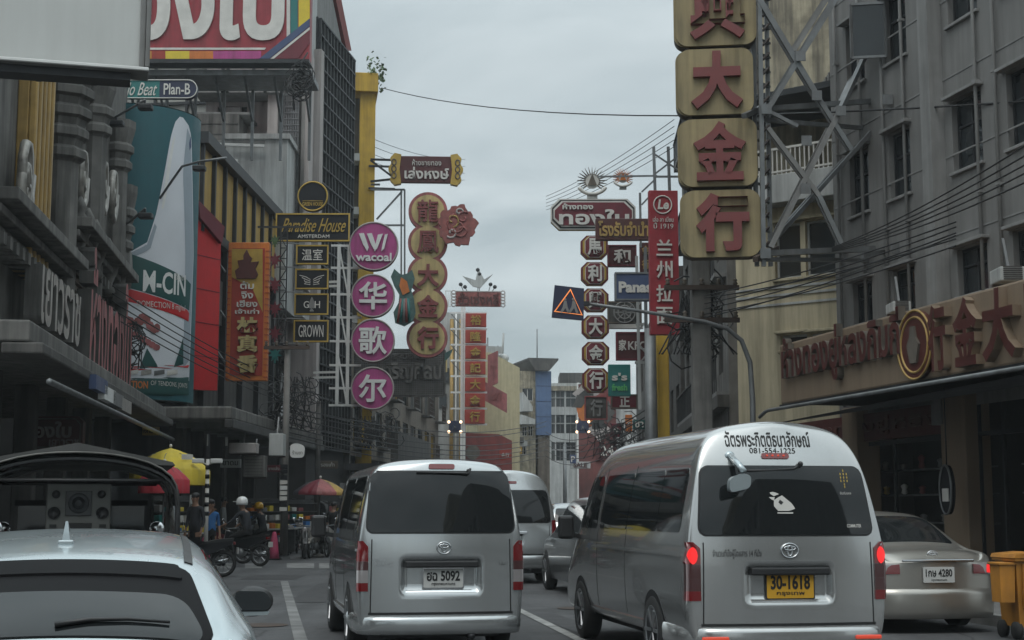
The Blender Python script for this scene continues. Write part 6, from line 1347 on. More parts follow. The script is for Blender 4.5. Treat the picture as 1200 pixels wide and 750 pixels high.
# ---- column of red tiles
GT = 'red tiles stacked in a vertical sign'
for i, (ch, v0, v1) in enumerate((('裕', 367, 383), ('隆', 386.7, 402), ('金', 405, 420.3), ('記', 423.5, 438.7), ('大', 442.5, 458.5), ('金', 461, 477), ('行', 480, 496.5))):
    S = Sign('red_tile_sign', f'red tile with gold character, {["topmost of the vertical tile column", "second from the top of the tile column", "third from the top of the tile column", "fourth and middle of the tile column", "third from the bottom of the tile column", "second from the bottom of the tile column", "lowest of the vertical tile column"][i]}', 'sign', 557, v1, 97, 3, GT); x0, x1, z0, z1 = S.px(545.5 - .15 * i, v0, 570 - .3 * i, v1); mb = MB(); mb.box(x0, x1, 0, .35, z0, z1, 'redorange', .03); S.part(mb, 'sign_board')
    mb = MB(); mb.text(ch, x0 + (x1 - x0) * .24, x1 - (x1 - x0) * .24, z0 + .12, z1 - .12, 0, .1, 'goldtrim', .012); S.part(mb, 'character')
S = Sign('white_sign_truss', 'white lattice mast beside the red tile column', 'sign truss', 538, 540, 97.5, 3); mb = MB(); a, b, c, d = S.px(541, 345, 545, 540)
mb.bar((a, 0, -S.z0 + .1), (a, 0, d), .16, 'white'); mb.bar((b - .05, 0, c), (b - .05, 0, d), .12, 'white')
for v in (366, 385, 403.5, 422, 440.5, 459.5, 478.5, 497): p = S.at(528, v); q = S.at(571, v); mb.bar((p[0], .25, p[1]), (q[0], .36, q[1]), .12, 'white')
for v0, v1 in ((366, 385), (385, 403), (403, 422), (422, 440)): p = S.at(528, v0); q = S.at(544, v1); mb.bar((p[0], .3, p[1]), (q[0], .3, q[1]), .06, 'steel')
S.part(mb, 'truss')
for lb, px, txt in (('narrow faded red board on the pale yellow wall', (571.5, 416, 583, 449), '行'), ('wide tilted faded red board on the pale yellow wall', (568, 447, 593.5, 484), '大金行')):
    S = Sign('faded_red_board', lb, 'sign', px[0], px[3], 106, -14, 'faded red boards on the yellow house'); x0, x1, z0, z1 = S.px(*px); mb = MB(); t = .9 if px[2] > 590 else -.3; mb.prism([(x0, z0 + t), (x1, z0), (x1, z1 - t), (x0, z1)], 0, .2, 'letterred2'); S.part(mb, 'sign_board')
    mb = MB(); mb.text(txt, x0 + (x1 - x0) * .2, x1 - (x1 - x0) * .2, z0 + (z1 - z0) * .38, z0 + (z1 - z0) * .66, 0, .04, 'dragonred', .02); S.part(mb, 'lettering')

# ================================================================ RIGHT HAND SIGNS
# ---- big yellow panels on the truss
GY = 'four yellow character panels over the street'
for i, (ch, u0, v0, u1, v1) in enumerate((('興', 789, -30, 886, 53), ('大', 791.5, 57, 883, 134), ('金', 794, 139, 887.5, 218), ('行', 797, 222.5, 891.5, 301))):
    S = Sign('yellow_sign', ['topmost yellow panel, with a dense maroon character cut by the frame', 'second yellow panel with a three-stroke maroon character', 'third yellow panel with a roofed maroon character', 'lowest yellow panel, above the bare pole'][i], 'sign', (u0 + u1) / 2, v1, 29, -7, GY); x0, x1, z0, z1 = S.px(u0, v0, u1, v1)
    mb = MB(); mb.prism(rrect(x0, x1, z0, z1, .24, 6), .08, .42, 'signyellow', side='brownwall', smooth=True); S.part(mb, 'box'); mb = MB(); mb.prism(rrect(x0 + .05, x1, z0 + .0, z1 - .0, .24, 6), 0, .078, 'signyellow', smooth=True); S.part(mb, 'face')
    w = x1 - x0; h = z1 - z0; mb = MB(); mb.text(ch, x0 + w * .20, x1 - w * .14, z0 + h * .07, z1 - h * .06, 0, .13, 'brickred', .032 if ch in '興金' else .045); S.part(mb, 'character')
    mb = MB(); 
    for x in (x0 + .2, x1 - .25): mb.box(x, x + .1, .12, .3, z1, z1 + .09, 'rust')
    S.part(mb, 'coupling')
S = Sign('sign_mast_truss', 'large rusty steel truss holding the yellow panels off the cream house', 'truss', 897, 301, 29, 0); F = S.f; Zm = S.z0
def W3(u, v, Y): p = P(u, v, Y); return Vector((p.x - F.o.x, p.y - F.o.y, p.z - Zm))
mb = MB(); 
for u, Y in ((887, 29.2), (895, 28.7), (903, 29.6)): mb.bar(W3(u, 312, Y), W3(u - 6, -60, Y), .085, 'steel')
for v in range(-40, 312, 17): mb.bar(W3(888, v, 29.2), W3(902, v + 6, 29.6), .045, 'steel'); mb.bar(W3(894, v + 8, 28.7), W3(901, v, 29.6), .04, 'rust')
S.part(mb, 'mast')
mb = MB()
for Y, du in ((28.7, 0), (30.2, -3)):
    for a, b, w in (((890, 128), (1058, 116), .1), ((890, 140), (1010, 150), .08), ((893, 297), (1062, 290), .11), ((893, 304), (1020, 305), .08), ((900, 128), (985, -10), .1), ((890, 0), (957, 112), .11), ((957, 112), (998, 176), .09), ((903, 290), (984, 130), .1), ((984, 130), (1030, 30), .09), ((900, 150), (960, 230), .09), ((960, 230), (988, 290), .09), ((896, 128), (935, 148), .07), ((930, 60), (975, -10), .08), ((905, 284), (1050, 122), .08)):
        mb.bar(W3(a[0] + du, a[1], Y), W3(b[0] + du, b[1], Y + (1.2 if b[0] > 1000 else 0)), w, 'steel' if (a[0] + b[0]) % 3 else 'greyband')
for u, v in ((898, 128), (938, 66), (957, 112), (897, 297), (944, 221), (945, 165), (985, 130), (1040, 117), (1050, 291)): p, q = W3(u, v, 28.6), W3(u - 3, v, 30.3); mb.bar(p, q, .08, 'steel'); mb.box(p.x - .1, p.x + .1, p.y - .03, p.y + .0, p.z - .1, p.z + .1, 'steel')
mb.bar(W3(872, 136, 28.5), W3(900, 122, 30), .1, 'steel'); mb.bar(W3(885, 304, 28.5), W3(910, 291, 30), .1, 'rust'); mb.bar(W3(1010, 300, 28.6), W3(1075, 288, 30), .1, 'steel'); S.part(mb, 'arm')
# ---- red vertical noodle shop sign
S = Sign('red_vertical_sign', 'tall red vertical sign with white Chinese characters and a ring logo', 'sign', 779, 392, 34, 3); x0, x1, z0, z1 = S.px(761.5, 223, 795.5, 392); mb = MB(); mb.box(x0, x1, 0, .22, z0, z1, 'signred', .012); S.part(mb, 'sign_board')
c = S.at(776.5, 240); mb = MB(); mb.tube([(x, -.015, z) for x, z in circ(c[0], c[1], .21, 36)], .016, 'offwhite', 6, closed=True); mb.text('Le', c[0] - .12, c[0] + .13, c[1] - .11, c[1] + .12, 0, .03, 'offwhite', .03, slant=.15); S.part(mb, 'ring_logo'); mb = MB()
mb.text('เล่อ ลา เมี่ยน', *S.px(765, 254, 789, 260), 0, .02, 'offwhite', 0); mb.text('ปี้ 1919', *S.px(766, 261, 789, 268), 0, .02, 'offwhite', .0)
for ch, v0, v1 in (('兰', 281, 300), ('州', 306, 326), ('拉', 334, 354), ('面', 360, 380)): mb.text(ch, *S.px(769, v0, 788, v1), 0, .05, 'offwhite', .015)
S.part(mb, 'lettering')
# ---- octagon name board and octagon column
def octo(name, label, px, Y, texts, group, cut, m='signmaroon', d=.3, cols=None):
    S = Sign(name, label, 'sign', (px[0] + px[2]) / 2, px[3], Y, 0, group); x0, x1, z0, z1 = S.px(*px); mb = MB(); mb.prism(octa(x0, x1, z0, z1, cut), 0, d, 'offwhite', side='goldtrim'); S.part(mb, 'frame')
    mb = MB(); e = .045; mb.prism(octa(x0 + e, x1 - e, z0 + e, z1 - e, cut), -.02, -.002, 'ink'); mb.prism(octa(x0 + 2 * e, x1 - 2 * e, z0 + 2 * e, z1 - 2 * e, cut), -.04, -.022, 'offwhite'); mb.prism(octa(x0 + 3 * e, x1 - 3 * e, z0 + 3 * e, z1 - 3 * e, cut), -.06, -.042, m); S.part(mb, 'sign_board'); mb = MB()
    for t in texts: mb.text(t[0], *S.px(*t[1]), -.06, .07, 'offwhite', .03)
    S.part(mb, 'lettering'); return S
octo('octagon_name_board', 'wide maroon octagon board with big white Thai name and striped ends', (645.5, 233, 745, 269), 50, [('ทองใบ', (655, 246, 737, 264), ), ('ห้างทอง', (659, 239, 695, 246))], None, .28)
GO = 'maroon octagons stacked in a column'
for i, (ch, v0, v1) in enumerate((('馬', 276, 303), ('利', 307, 334), ('興', 338, 365), ('大', 369.5, 396.5), ('金', 400.5, 427.5), ('行', 431.5, 460))):
    S = Sign('octagon_sign', ['topmost maroon octagon of the column, under the wide Thai board', 'second maroon octagon of the column, level with the lane sign top', 'third maroon octagon of the column, partly behind the crossing sign arm', 'fourth maroon octagon of the column, with a three-stroke character', 'fifth maroon octagon, second from the bottom', 'lowest maroon octagon of the column'][i], 'sign', 697, v1, 50, 0, GO); x0, x1, z0, z1 = S.px(680.5 + i * .4, v0, 712.5 + i * .4, v1)
    mb = MB(); mb.prism(octa(x0, x1, z0, z1, .2), 0, .3, 'signmaroon', side='gold'); S.part(mb, 'box'); mb = MB(); w = x1 - x0
    mb.prism(octa(x0 + .07, x1 - .07, z0 + .03, z1 - .03, .18), -.02, -.002, 'goldtrim'); mb.prism(octa(x0 + w * .15, x1 - w * .15, z0 + .03, z1 - .03, .16), -.04, -.022, 'offwhite'); mb.prism(octa(x0 + w * .17, x1 - w * .17, z0 + .05, z1 - .05, .15), -.06, -.042, 'signmaroon'); S.part(mb, 'face')
    mb = MB(); mb.text(ch, x0 + w * .24, x1 - w * .24, z0 + (z1 - z0) * .14, z1 - (z1 - z0) * .14, -.06, .07, 'offwhite', .03); S.part(mb, 'character')
def sunburst(label, u, v, r_, Y, m1, m2):
    S = Sign('sunburst_emblem', label, 'emblem', u, v, Y, 0, 'sunburst emblems over the octagon board'); c = S.at(u, v); k_ = mpx(Y); mb = MB()
    for k in range(19):
        a = R(-40 + k * 260 / 18); mb.prism([(c[0] + r_ * .45 * k_ * math.cos(a - .09), c[1] + r_ * .45 * k_ * math.sin(a - .09)), (c[0] + r_ * .45 * k_ * math.cos(a + .09), c[1] + r_ * .45 * k_ * math.sin(a + .09)), (c[0] + r_ * k_ * math.cos(a), c[1] + r_ * k_ * math.sin(a))], 0, .1, m1)
    mb.prism(circ(c[0], c[1] - .0, r_ * .5 * k_, 20), .02, .09, m2); S.part(mb, 'rays'); mb = MB(); mb.prism([(c[0] - r_ * .3 * k_, c[1] - r_ * .3 * k_), (c[0] + r_ * .3 * k_, c[1] - r_ * .3 * k_), (c[0], c[1] + r_ * .5 * k_)], -.05, -.002, m1)
    mb.tube([(c[0] + r_ * .95 * k_ * math.cos(R(200 + t * 14)), -.03, c[1] - r_ * .2 * k_ + r_ * .7 * k_ * math.sin(R(200 + t * 14))) for t in range(11)], r_ * .12 * k_, 'offwhite', 6); mb.box(c[0] - r_ * .35 * k_, c[0] + r_ * .35 * k_, 0, .1, c[1] - r_ * 1.2 * k_, c[1] - r_ * .95 * k_, m2); S.part(mb, 'ribbon')
sunburst('brown and white sunburst emblem on top of the octagon board', 694, 212, 18, 50, 'brownwall', 'offwhite'); sunburst('smaller orange sunburst emblem beside the brown one', 730, 208, 12, 53, 'orangesign', 'whitewall')
# ---- the rest of the hanging boards
GH = 'hanging shop boards beyond the red vertical sign'
board('reddish brown board with dull gold Thai letters', (698, 256, 762, 281), 44, False, [('โรงรับจำนำ', (701, 259, 760, 277), 'gold', .03)], 'letterred', name='thai_board', group=GH, d=.25)
board('navy board with a white electronics name cut off by the red sign', (720.5, 319, 768, 352), 44, True, [('Panasonic', (725, 331, 790, 344), 'offwhite', .045)][:0] + [('Panas', (725, 330, 764, 343), 'offwhite', .045)], 'blueplastic', 'steel', name='navy_board', group=GH, d=.3)
board('maroon board with dark character between pale ovals', (712, 287, 746, 312), 52, True, [('和', (719, 292, 739, 308), 'offwhite', .03)], 'signdarkmaroon', 'signmaroon', name='maroon_board', group=GH, d=.3)
board('narrow red board with gold characters beside the red vertical sign', (750, 284, 763, 320), 46, False, [('金', (752, 288, 761, 298), 'gold', .03), ('行', (752, 304, 761, 315), 'gold', .03)], 'letterred', name='red_board', group=GH, d=.25)
board('dark maroon board with pale chicken shop letters', (722, 389, 759, 422), 47, True, [('KFC', (736, 400, 757, 410), 'offwhite', .02), ('家', (725, 398, 734, 411), 'offwhite', .02)], 'signdarkmaroon', 'signmaroon', name='maroon_board', group=GH, d=.25)
board('teal board with white and green Latin letters', (713, 427, 739, 464), 49, False, [("s's", (717, 437, 735, 446), 'offwhite', .03), ('fresh', (717, 450, 735, 458), 'greenletter', .03)], 'tealsign', name='teal_board', group=GH, d=.25)
board('dull maroon board with a pale square character below the teal board', (716, 462, 747, 479), 54, True, [('正', (726, 464, 738, 477), 'offwhite', .03)], 'signmaroon', 'brownwall', name='maroon_board', group=GH, d=.25)
board('pale lamp board across the maroon boards', (714, 379, 754, 385), 51, False, (), 'white', name='lamp_board', group=GH, d=.2)
board('dark grey board with a round rosette under the navy board', (712, 353, 752, 379), 50, True, (), 'concdark', 'brownwall', name='grey_board', group=GH, d=.2)
S = board('weathered lower board below the octagons', (685, 464, 712, 492), 56, True, [('行', (692, 468, 706, 488), 'greyband', .03)], 'concdark', 'letterred2', name='grey_board', group=GH, d=.2)
S = Sign('rosette', 'grey wheel rosette on the dark grey board', 'ornament', 732, 366, 49.8); c = S.at(732, 366); mb = MB()
for rr in (.36, .22): mb.tube([(x, 0, z) for x, z in circ(c[0], c[1], rr, 24)], .03, 'greyband', 5, closed=True)
for k in range(8): mb.bar((c[0], 0, c[1]), (c[0] + .36 * math.cos(k * .785), 0, c[1] + .36 * math.sin(k * .785)), .04, 'greyband')
S.part(mb, 'wheel_ornament')
S = Sign('sign_scaffold', 'tangle of thin steel masts behind the hanging boards', 'scaffold', 770, 230, 46); mb = MB(); F = S.f; Zm = S.z0
for u0, v0, u1, v1, w in ((766, 172, 768, 235, .09), (783, 172, 785, 235, .09), (766, 180, 796, 200, .05), (766, 205, 796, 182, .05), (766, 207, 796, 207, .06), (700, 207, 770, 206, .05), (752, 225, 768, 210, .05), (750, 226, 751, 290, .07), (752, 240, 765, 226, .05), (746, 300, 750, 480, .09), (756, 290, 758, 480, .1), (746, 330, 758, 345, .05), (746, 360, 758, 345, .05), (746, 390, 758, 375, .05), (746, 400, 758, 415, .05), (746, 430, 758, 415, .05), (745, 380, 759, 380, .08), (744, 425, 760, 425, .08)):
    mb.bar(W3(u0, v0, 46), W3(u1, v1, 46), w, 'steel' if v0 < 300 else 'whitewall')
S.part(mb, 'lattice')
# ---- lane sign on its gantry arm
base = P(884, 560, 28.4); S = thing('sign_gantry', 'slim dark steel pole with long curved arm reaching over the lanes', 'gantry', (base.x, base.y, .13)); mb = MB()
q = [P(u, v, Y) - Vector((base.x, base.y, .13)) for u, v, Y in ((884, 640, 28.4), (882, 470, 28.4), (879, 425, 28.4), (869, 399, 28.3), (852, 385, 28.2), (826, 377, 28), (790, 371, 27.8), (740, 363, 27.6), (690, 356, 27.4))]
q[0].z = 0; mb.tube(q, [.06, .055, .05, .046, .042, .04, .037, .033, .03], 'steel', 10); mb.build('arm', S); mb = MB(); mb.box(-.2, .2, -.2, .2, 0, .04, 'darksteel'); mb.build('base_plate', S)
S = Sign('crossing_sign', 'tilted navy pedestrian crossing sign with glowing orange triangle', 'sign', 666, 372, 27.3, 0); mb = MB(); mb.prism(S.pts([(650, 334), (684.5, 338), (684, 375), (646.5, 371.5)]), 0, .12, 'navy'); S.part(mb, 'sign_board')
mb = MB(); t = [S.at(668.5, 339.5), S.at(682, 369), S.at(650, 365)]; mb.tube([(x, -.012, z) for x, z in t], .018, 'amberled', 6, closed=True); S.part(mb, 'lit_triangle'); mb = MB()
for u in (662, 672): p = S.at(u, 351); mb.ell((p[0], -.01, p[1]), (.03, .01, .03), 'greyband', 8, 6); mb.prism([(p[0] - .02, p[1] - .03), (p[0] + .03, p[1] - .03), (p[0] + .05, p[1] - .14), (p[0] + .09, p[1] - .25), (p[0] + .05, p[1] - .26), (p[0] + .01, p[1] - .16), (p[0] - .06, p[1] - .26), (p[0] - .1, p[1] - .25), (p[0] - .04, p[1] - .14)], -.02, -.002, 'greyband')
S.part(mb, 'pedestrian_symbol'); mb = MB(); mb.box(S.at(684, 350)[0], S.at(691, 350)[0], .0, .1, S.at(684, 358)[1], S.at(684, 353)[1], 'darksteel'); S.part(mb, 'clamp')
for lb, u, Y in (('far small blinking crossing sign beside the gold pipes', 533, 95), ('far small blinking crossing sign against the mural', 683, 108)):
    S = Sign('crossing_sign', lb, 'sign', u, 508, Y, 0, 'far crossing signs with lamps'); x0, x1, z0, z1 = S.px(u - 7, 493, u + 7, 507.5); mb = MB(); mb.box(x0, x1, 0, .15, z0, z1, 'navy', .02); S.part(mb, 'sign_board'); xm = (x0 + x1) / 2; mb = MB(); mb.tube([(x0 + .2, -.02, z0 + .2), (x1 - .2, -.02, z0 + .2), (xm, -.02, z1 - .15)], .035, 'blueplastic', 5, closed=True); mb.prism([(xm - .12, z0 + .22), (xm, z1 - .3), (xm + .12, z0 + .22), (xm, z0 + .4)], -.03, -.002, 'greyband'); S.part(mb, 'symbol')
    for x in (x0, x1):
        for z in (z0 + .08, z1 - .08): mb = MB(); mb.ell((x, -.03, z), (.1, .06, .1), 'litdots', 10, 6); S.part(mb, 'lamp')

# ================================================================ POLES, CABLES, STREET LIFE
def cable(a, b, sag, r=.016, label='black overhead cable sagging in front of the grey block', group='overhead cables', n=14, parent=None):
    mb = MB(); a = Vector(a); b = Vector(b); mb.tube([a + (b - a) * (k / n) - Vector((0, 0, sag * 4 * (k / n) * (1 - k / n))) for k in range(n + 1)], r, 'wire', 5)
    o = mb.build('overhead_cable'); return tag(o, label, 'cable', group)
cable(P(447, 103, 68), P(1215, 118, 24), .7, .02, 'single long cable crossing the open sky from the yellow shaft', None)
for k, v in enumerate((164, 177, 189, 200, 212)): cable(P(975, 290 + k * 1.2, 28.6), P(1230, v - 12, 17.5), .12, .013, 'thin cable of the fan crossing the grey block from the truss foot', 'cable fan from the truss foot')
for k, (v0, v1) in enumerate(((346, 268), (356, 274), (362, 281), (349, 288), (372, 284), (368, 296))): cable(P(826, v0, 31), P(1120, v1 - 8, 22), .10, .013, 'thin cable sagging past the cream house to the bare pole', 'cables to the bare pole')
for k in range(5): cable(P(132, 335 + 9 * k, 34), P(330, 446 + 6 * k, 50), .15, .016, 'dark cable sloping across the bottle billboard and red cladding', 'cables across the bottle billboard')
for k in range(7): cable(P(336, 476 + 6 * k, 48), P(640, 494 + 7 * k + random.uniform(-3, 3), 100), .8, .022, 'dark cable in the low bundle over the brown shophouses', 'low cable bundle along the brown row')
for k in range(4): cable(P(438, 163 + 9 * k, 70), P(545, 187 + 8 * k, 96), .3, .014, 'faint thin wire beside the maroon name board', 'thin wires by the maroon board')
for k in range(5): cable(P(640, 246 - 4 * k, 75), P(790, 172 - 8 * k, 44), .2, .012, 'faint thin wire rising behind the octagon board', 'thin wires behind the octagon board')
for k in range(5): cable(P(765, 475 + 8 * k, 42), P(640, 506 + 7 * k, 110), .8, .02, 'dark cable of the low bundle leading to the mural', 'low cables toward the mural')
def tangle(label, u, v, Y, w, h, n):
    S = Sign('cable_tangle', label, 'cable tangle', u, v, Y, 0, None); mb = MB()
    for k in range(n):
        c = Vector((random.gauss(0, w * .35), random.uniform(-.3, .3), random.gauss(0, h * .35))); rr = random.uniform(.12, .45); a0 = random.random() * 6; sq = random.uniform(.4, 1.4)
        mb.tube([(c.x + rr * math.cos(t * .75 + a0), c.y + .15 * math.sin(t + a0), c.z + rr * sq * math.sin(t * .75 + a0)) for t in range(random.randint(5, 9))], .018, 'wire', 4)
    for k in range(n // 2):
        x = random.uniform(-w, w) * .6; mb.tube([(x, .1, h * .7), (x + random.uniform(-.3, .3), 0, 0), (x + random.uniform(-.6, .6), .1, -h * .8)], .016, 'wire', 4)
    return S.part(mb, 'cable_loops')
tangle('dense tangle of black cables by the stickered street pole', 341, 470, 46, 1.0, 1.1, 40)
tangle('cable tangle hanging over the dark awning of the brown row', 440, 505, 62, 1.4, .9, 40)
tangle('cable tangle hanging off the bare pole below the yellow panels', 818, 372, 32, .7, 1.0, 36)
tangle('low dark cable tangle behind the tall van roof', 726, 515, 62, 1.8, 1.0, 44)
tangle('cable tangle draped beside the bottle billboard foot', 154, 402, 37, .16, .8, 12)
def pole(name, label, u, v0, Y, r, m, arms=(), sq=False, gz=.13):
    b = P(u, 560, Y); top = P(u, v0, Y).z; S = thing(name, label, 'pole', (b.x, b.y, gz)); mb = MB()
    if sq: mb.box(-r, r, -r, r, 0, top - gz, m, .03)
    else: mb.tube([(0, 0, 0), (0, 0, top - gz)], [r * 1.15, r * .85], m, 12)
    mb.build('shaft', S)
    for z, w in arms: mb = MB(); mb.box(-w, w, -r - .08, -r, z, z + .1, 'rust'); 
    for z, w in arms:
        mb = MB(); mb.box(-w, w, -r - .1, -r - .002, z, z + .1, 'rust')
        for k in range(5): mb.lathe([(.03, 0), (.06, .04), (.03, .08), (.055, .11), (.02, .15)], (-w * .9 + k * w * .45, -r - .05, z + .1), 'brownwall', 8)
        mb.build('cross_arm', S)
    return S
pole('concrete_pole', 'bare grey concrete pole under the lowest yellow panel', 824, 296, 31.5, .2, 'concrete', [(6.0, .8), (5.3, .8)], True)
pole('steel_pole', 'grey pole beside the yellow post under the red vertical sign', 764, 385, 36, .16, 'steel')
pole('yellow_post', 'yellow ochre flat post standing right behind the tall van', 778, 388, 36.5, .15, 'yellowpost', (), True)
S = pole('street_pole', 'stickered street pole wrapped with black cables in front of dark shops', 334, 408, 45, .105, 'concrete', [(6.2, .7)])
mb = MB()
for k in range(9): z = 1.3 + k * .16; mb.prism([(-.12, z), (.1, z + random.uniform(-.03, .03)), (.1, z + .12), (-.12, z + .13)], -.19, -.165, random.choice(['white', 'blackboard', 'umbyellow', 'offwhite']))
mb.build('sticker', S)
pole('street_pole', 'second thin street pole near the dark awning of the brown row', 372, 470, 54, .1, 'concdark')
pole('street_pole', 'thin pole rising between the far vans and the white framed block', 662, 520, 92, .12, 'steel')
S = pole('camera_pole', 'thin striped pole with two white security cameras above the yellow umbrella', 243, 538, 35.5, .05, 'offwhite')
for sg in (-1, 1):
    mb = MB(); zc = P(243, 542, 35.5).z - .13; mb.tube([(0, 0, zc - .05), (sg * .16, -.05, zc)], .018, 'offwhite', 6); mb.box(sg * .08, sg * .36, -.12, 0, zc - .02, zc + .09, 'white', .02); mb.build('camera', S)
mb = MB()
for k in range(6): mb.tube([(0, 0, 1.2 + k * .22), (0, 0, 1.3 + k * .22)], .055, 'blackboard', 10)
mb.build('stripe', S)
S = Sign('round_sign', 'small white round sign jutting from the stickered pole', 'sign', 348, 537, 44.5); c = S.at(348.5, 528.5); mb = MB(); mb.prism(rpoly([(c[0] - .22, c[1] - .2), (c[0] + .2, c[1] - .2), (c[0] + .22, c[1] + .15), (c[0], c[1] + .24), (c[0] - .22, c[1] + .2)], .12, 4), 0, .06, 'white'); S.part(mb, 'sign_board'); mb = MB(); mb.text('ร้านยา', c[0] - .15, c[0] + .15, c[1] - .1, c[1] + .02, 0, .01, 'concrete', 0); S.part(mb, 'lettering'); mb = MB(); mb.bar((c[0] - .5, .03, c[1]), (c[0] - .2, .03, c[1]), .04, 'steel'); S.part(mb, 'bracket')
def boxsign(name, label, px, Y, m, cat, extra=None, d=.5):
    S = Sign(name, label, cat, (px[0] + px[2]) / 2, px[3], Y); x0, x1, z0, z1 = S.px(*px); mb = MB(); mb.box(x0, x1, 0, d, z0, z1, m, .02); S.part(mb, 'box')
    mb = MB(); n = 7
    for k in range(n): z = z0 + (z1 - z0) * (k + .6) / n; mb.box(x0 + .05, x1 - .05, -.012, -.002, z, z + .02, 'concdark')
    if extra == 'grille': S.part(mb, 'grille')
    mb = MB(); mb.bar(((x0 + x1) / 2, .2, z1), ((x0 + x1) / 2, .4, z1 + .5), .04, 'steel'); mb.bar((x0, d - .1, z0 - .02), (x1, d - .1, z0 - .02), .04, 'rust'); S.part(mb, 'hanger'); return S
boxsign('air_conditioner', 'grey condenser box hanging over the rider with the white helmet', (285, 534, 310, 559), 42.5, 'concrete', 'air conditioner', 'grille')
boxsign('shop_light_box', 'pale shop light box under the grey awning', (268, 519, 300, 531), 42.0, 'pinkwall', 'light box')
boxsign('shop_light_box', 'tall pale shop light box between the awnings', (315, 508, 332, 534), 43, 'whitewall', 'light box')
for lb, px, Y in (('condenser box on the tan canopy nearest the far end', (1046, 353, 1068, 365), 26.2), ('pair-width condenser box high on the tan canopy by the gold character', (1172, 312, 1202, 329), 22.2)): boxsign('air_conditioner', lb, px, Y, 'whitewall', 'air conditioner', 'grille')
for lb, px, Y in (('old condenser below the lattice tower windows', (300, 455, 318, 470), 56), ('small condenser on the brown row over the awning', (398, 478, 414, 490), 66), ('small condenser on the pale slim house', (607, 512, 614, 518), 123)): boxsign('air_conditioner', lb, px, Y, 'concrete', 'air conditioner', 'grille')
# dim shop sign in the shade of the ornate house
S = Sign('dim_shop_sign', 'dim maroon shop sign with pale Thai letters in the shade above the tuk-tuk', 'sign', 57, 527, 31.5, -4); x0, x1, z0, z1 = S.px(21, 488, 97, 527); mb = MB(); mb.prism(octa(x0, x1, z0, z1, .12), 0, .15, 'signdarkmaroon'); S.part(mb, 'sign_board'); mb = MB(); mb.text('ทองใบ', *S.px(28, 494, 84, 513), 0, .04, 'pinkwall', .02); mb.text('เยาวราช', *S.px(58, 515, 92, 524), 0, .03, 'pinkwall', 0); S.part(mb, 'lettering'); mb = MB(); q = octa(x0 + .05, x1 - .05, z0 + .05, z1 - .05, .12); mb.tube([(x, -.01, z) for x, z in q], .015, 'concrete', 5, closed=True); S.part(mb, 'border')

# ---- umbrellas
def umbrella(label, u, vt, vr, rp, Y, mats, tilt=0., panel=None, skirt=.2):
    c = P(u, vt, Y); zr = P(u, vr, Y).z; r_ = rp * mpx(Y); S = thing('street_umbrella', label, 'umbrella', (c.x, c.y, .0)); S.rotation_euler.y = R(tilt); n = 32; H = c.z - zr; prof = [(0, 1), (.2, .90), (.4, .76), (.6, .57), (.8, .33), (.93, .13), (1, 0), (1.0, -skirt)]; mb = MB()
    for k in range(n):
        m = mats[(k * 8 // n) % len(mats)]; a, b = 2 * math.pi * k / n, 2 * math.pi * (k + 1) / n; vs = []
        sc = lambda ang: 1 - .07 * (1 - abs(math.cos(4 * ang)))
        for rr, hh in prof:
            for ang in (a, b): vs.append((r_ * rr * math.cos(ang) * sc(ang), r_ * rr * math.sin(ang) * sc(ang), zr + H * hh))
        mb.add(vs, [(2 * i, 2 * i + 2, 2 * i + 3, 2 * i + 1) for i in range(len(prof) - 1)], m, True)
    mb.build('canopy', S); mb = MB(); mb.tube([(0, 0, .05), (0, 0, c.z + .06)], .02, 'steel', 8); mb.ell((0, 0, c.z + .05), (.04, .04, .05), 'offwhite', 8, 6); mb.build('pole', S); mb = MB()
    for k in range(8): a = k * math.pi / 4; mb.tube([(0, 0, c.z - .08), (r_ * .5 * math.cos(a), r_ * .5 * math.sin(a), zr + H * .72), (r_ * .98 * math.cos(a), r_ * .98 * math.sin(a), zr + .01)], .008, 'steel', 4)
    mb.build('rib', S)
    if panel:
        mb = MB(); mb.box(r_ * .42, r_ * .95, -r_ * 1.0 - .0, -r_ * .99 + .3, zr - H * .13, zr + H * .0 - .01, 'tealsign'); 
    mb = MB(); mb.lathe([(.25, 0), (.25, .08), (.05, .12)], (0, 0, .0), 'concrete', 14); mb.build('base', S); return S
S = umbrella('bright yellow street umbrella beside the red one behind the tuk-tuk', 200, 525, 552, 47, 36, ['umbyellow'], 0, skirt=.62)
c = S.location; mb = MB(); r_ = 46 * mpx(36); zr = P(200, 568, 36).z + .12
for k in range(6): a = -math.pi / 2 + .12 + k * .13; 
mb.add([(r_ * 1.005 * math.cos(a), r_ * 1.005 * math.sin(a), z) for a in (-1.35, -1.15, -.95, -.75) for z in (zr - .12, zr - .02)], [(0, 2, 3, 1), (2, 4, 5, 3), (4, 6, 7, 5)], 'tealsign'); mb.build('printed_band', S)
mb = MB(); mb.add([(r_ * .80 * math.cos(a) * 1.01, r_ * .80 * math.sin(a) * 1.01, zr + .9 * h) for a, h in ((-1.0, .52), (-.6, .52), (-.6, .66), (-1.0, .66))], [(0, 1, 2, 3)], 'offwhite'); mb.build('printed_patch', S)
umbrella('red street umbrella tucked below the yellow one', 193, 543, 563, 30, 33, ['umbred'], 0, skirt=.75)
umbrella('black, red and yellow panelled umbrella above the parked tuk-tuk', 374, 561, 577, 31, 47, ['ochre', 'signmaroon', 'umbblack', 'umbblack', 'umbblack', 'signmaroon', 'letterred2', 'ochre'], 1)  # duller canvas colours stand in for the awning's shade
umbrella('dark umbrella deep in the shade of the brown row', 432, 552, 566, 26, 58, ['umbblack'], 0)

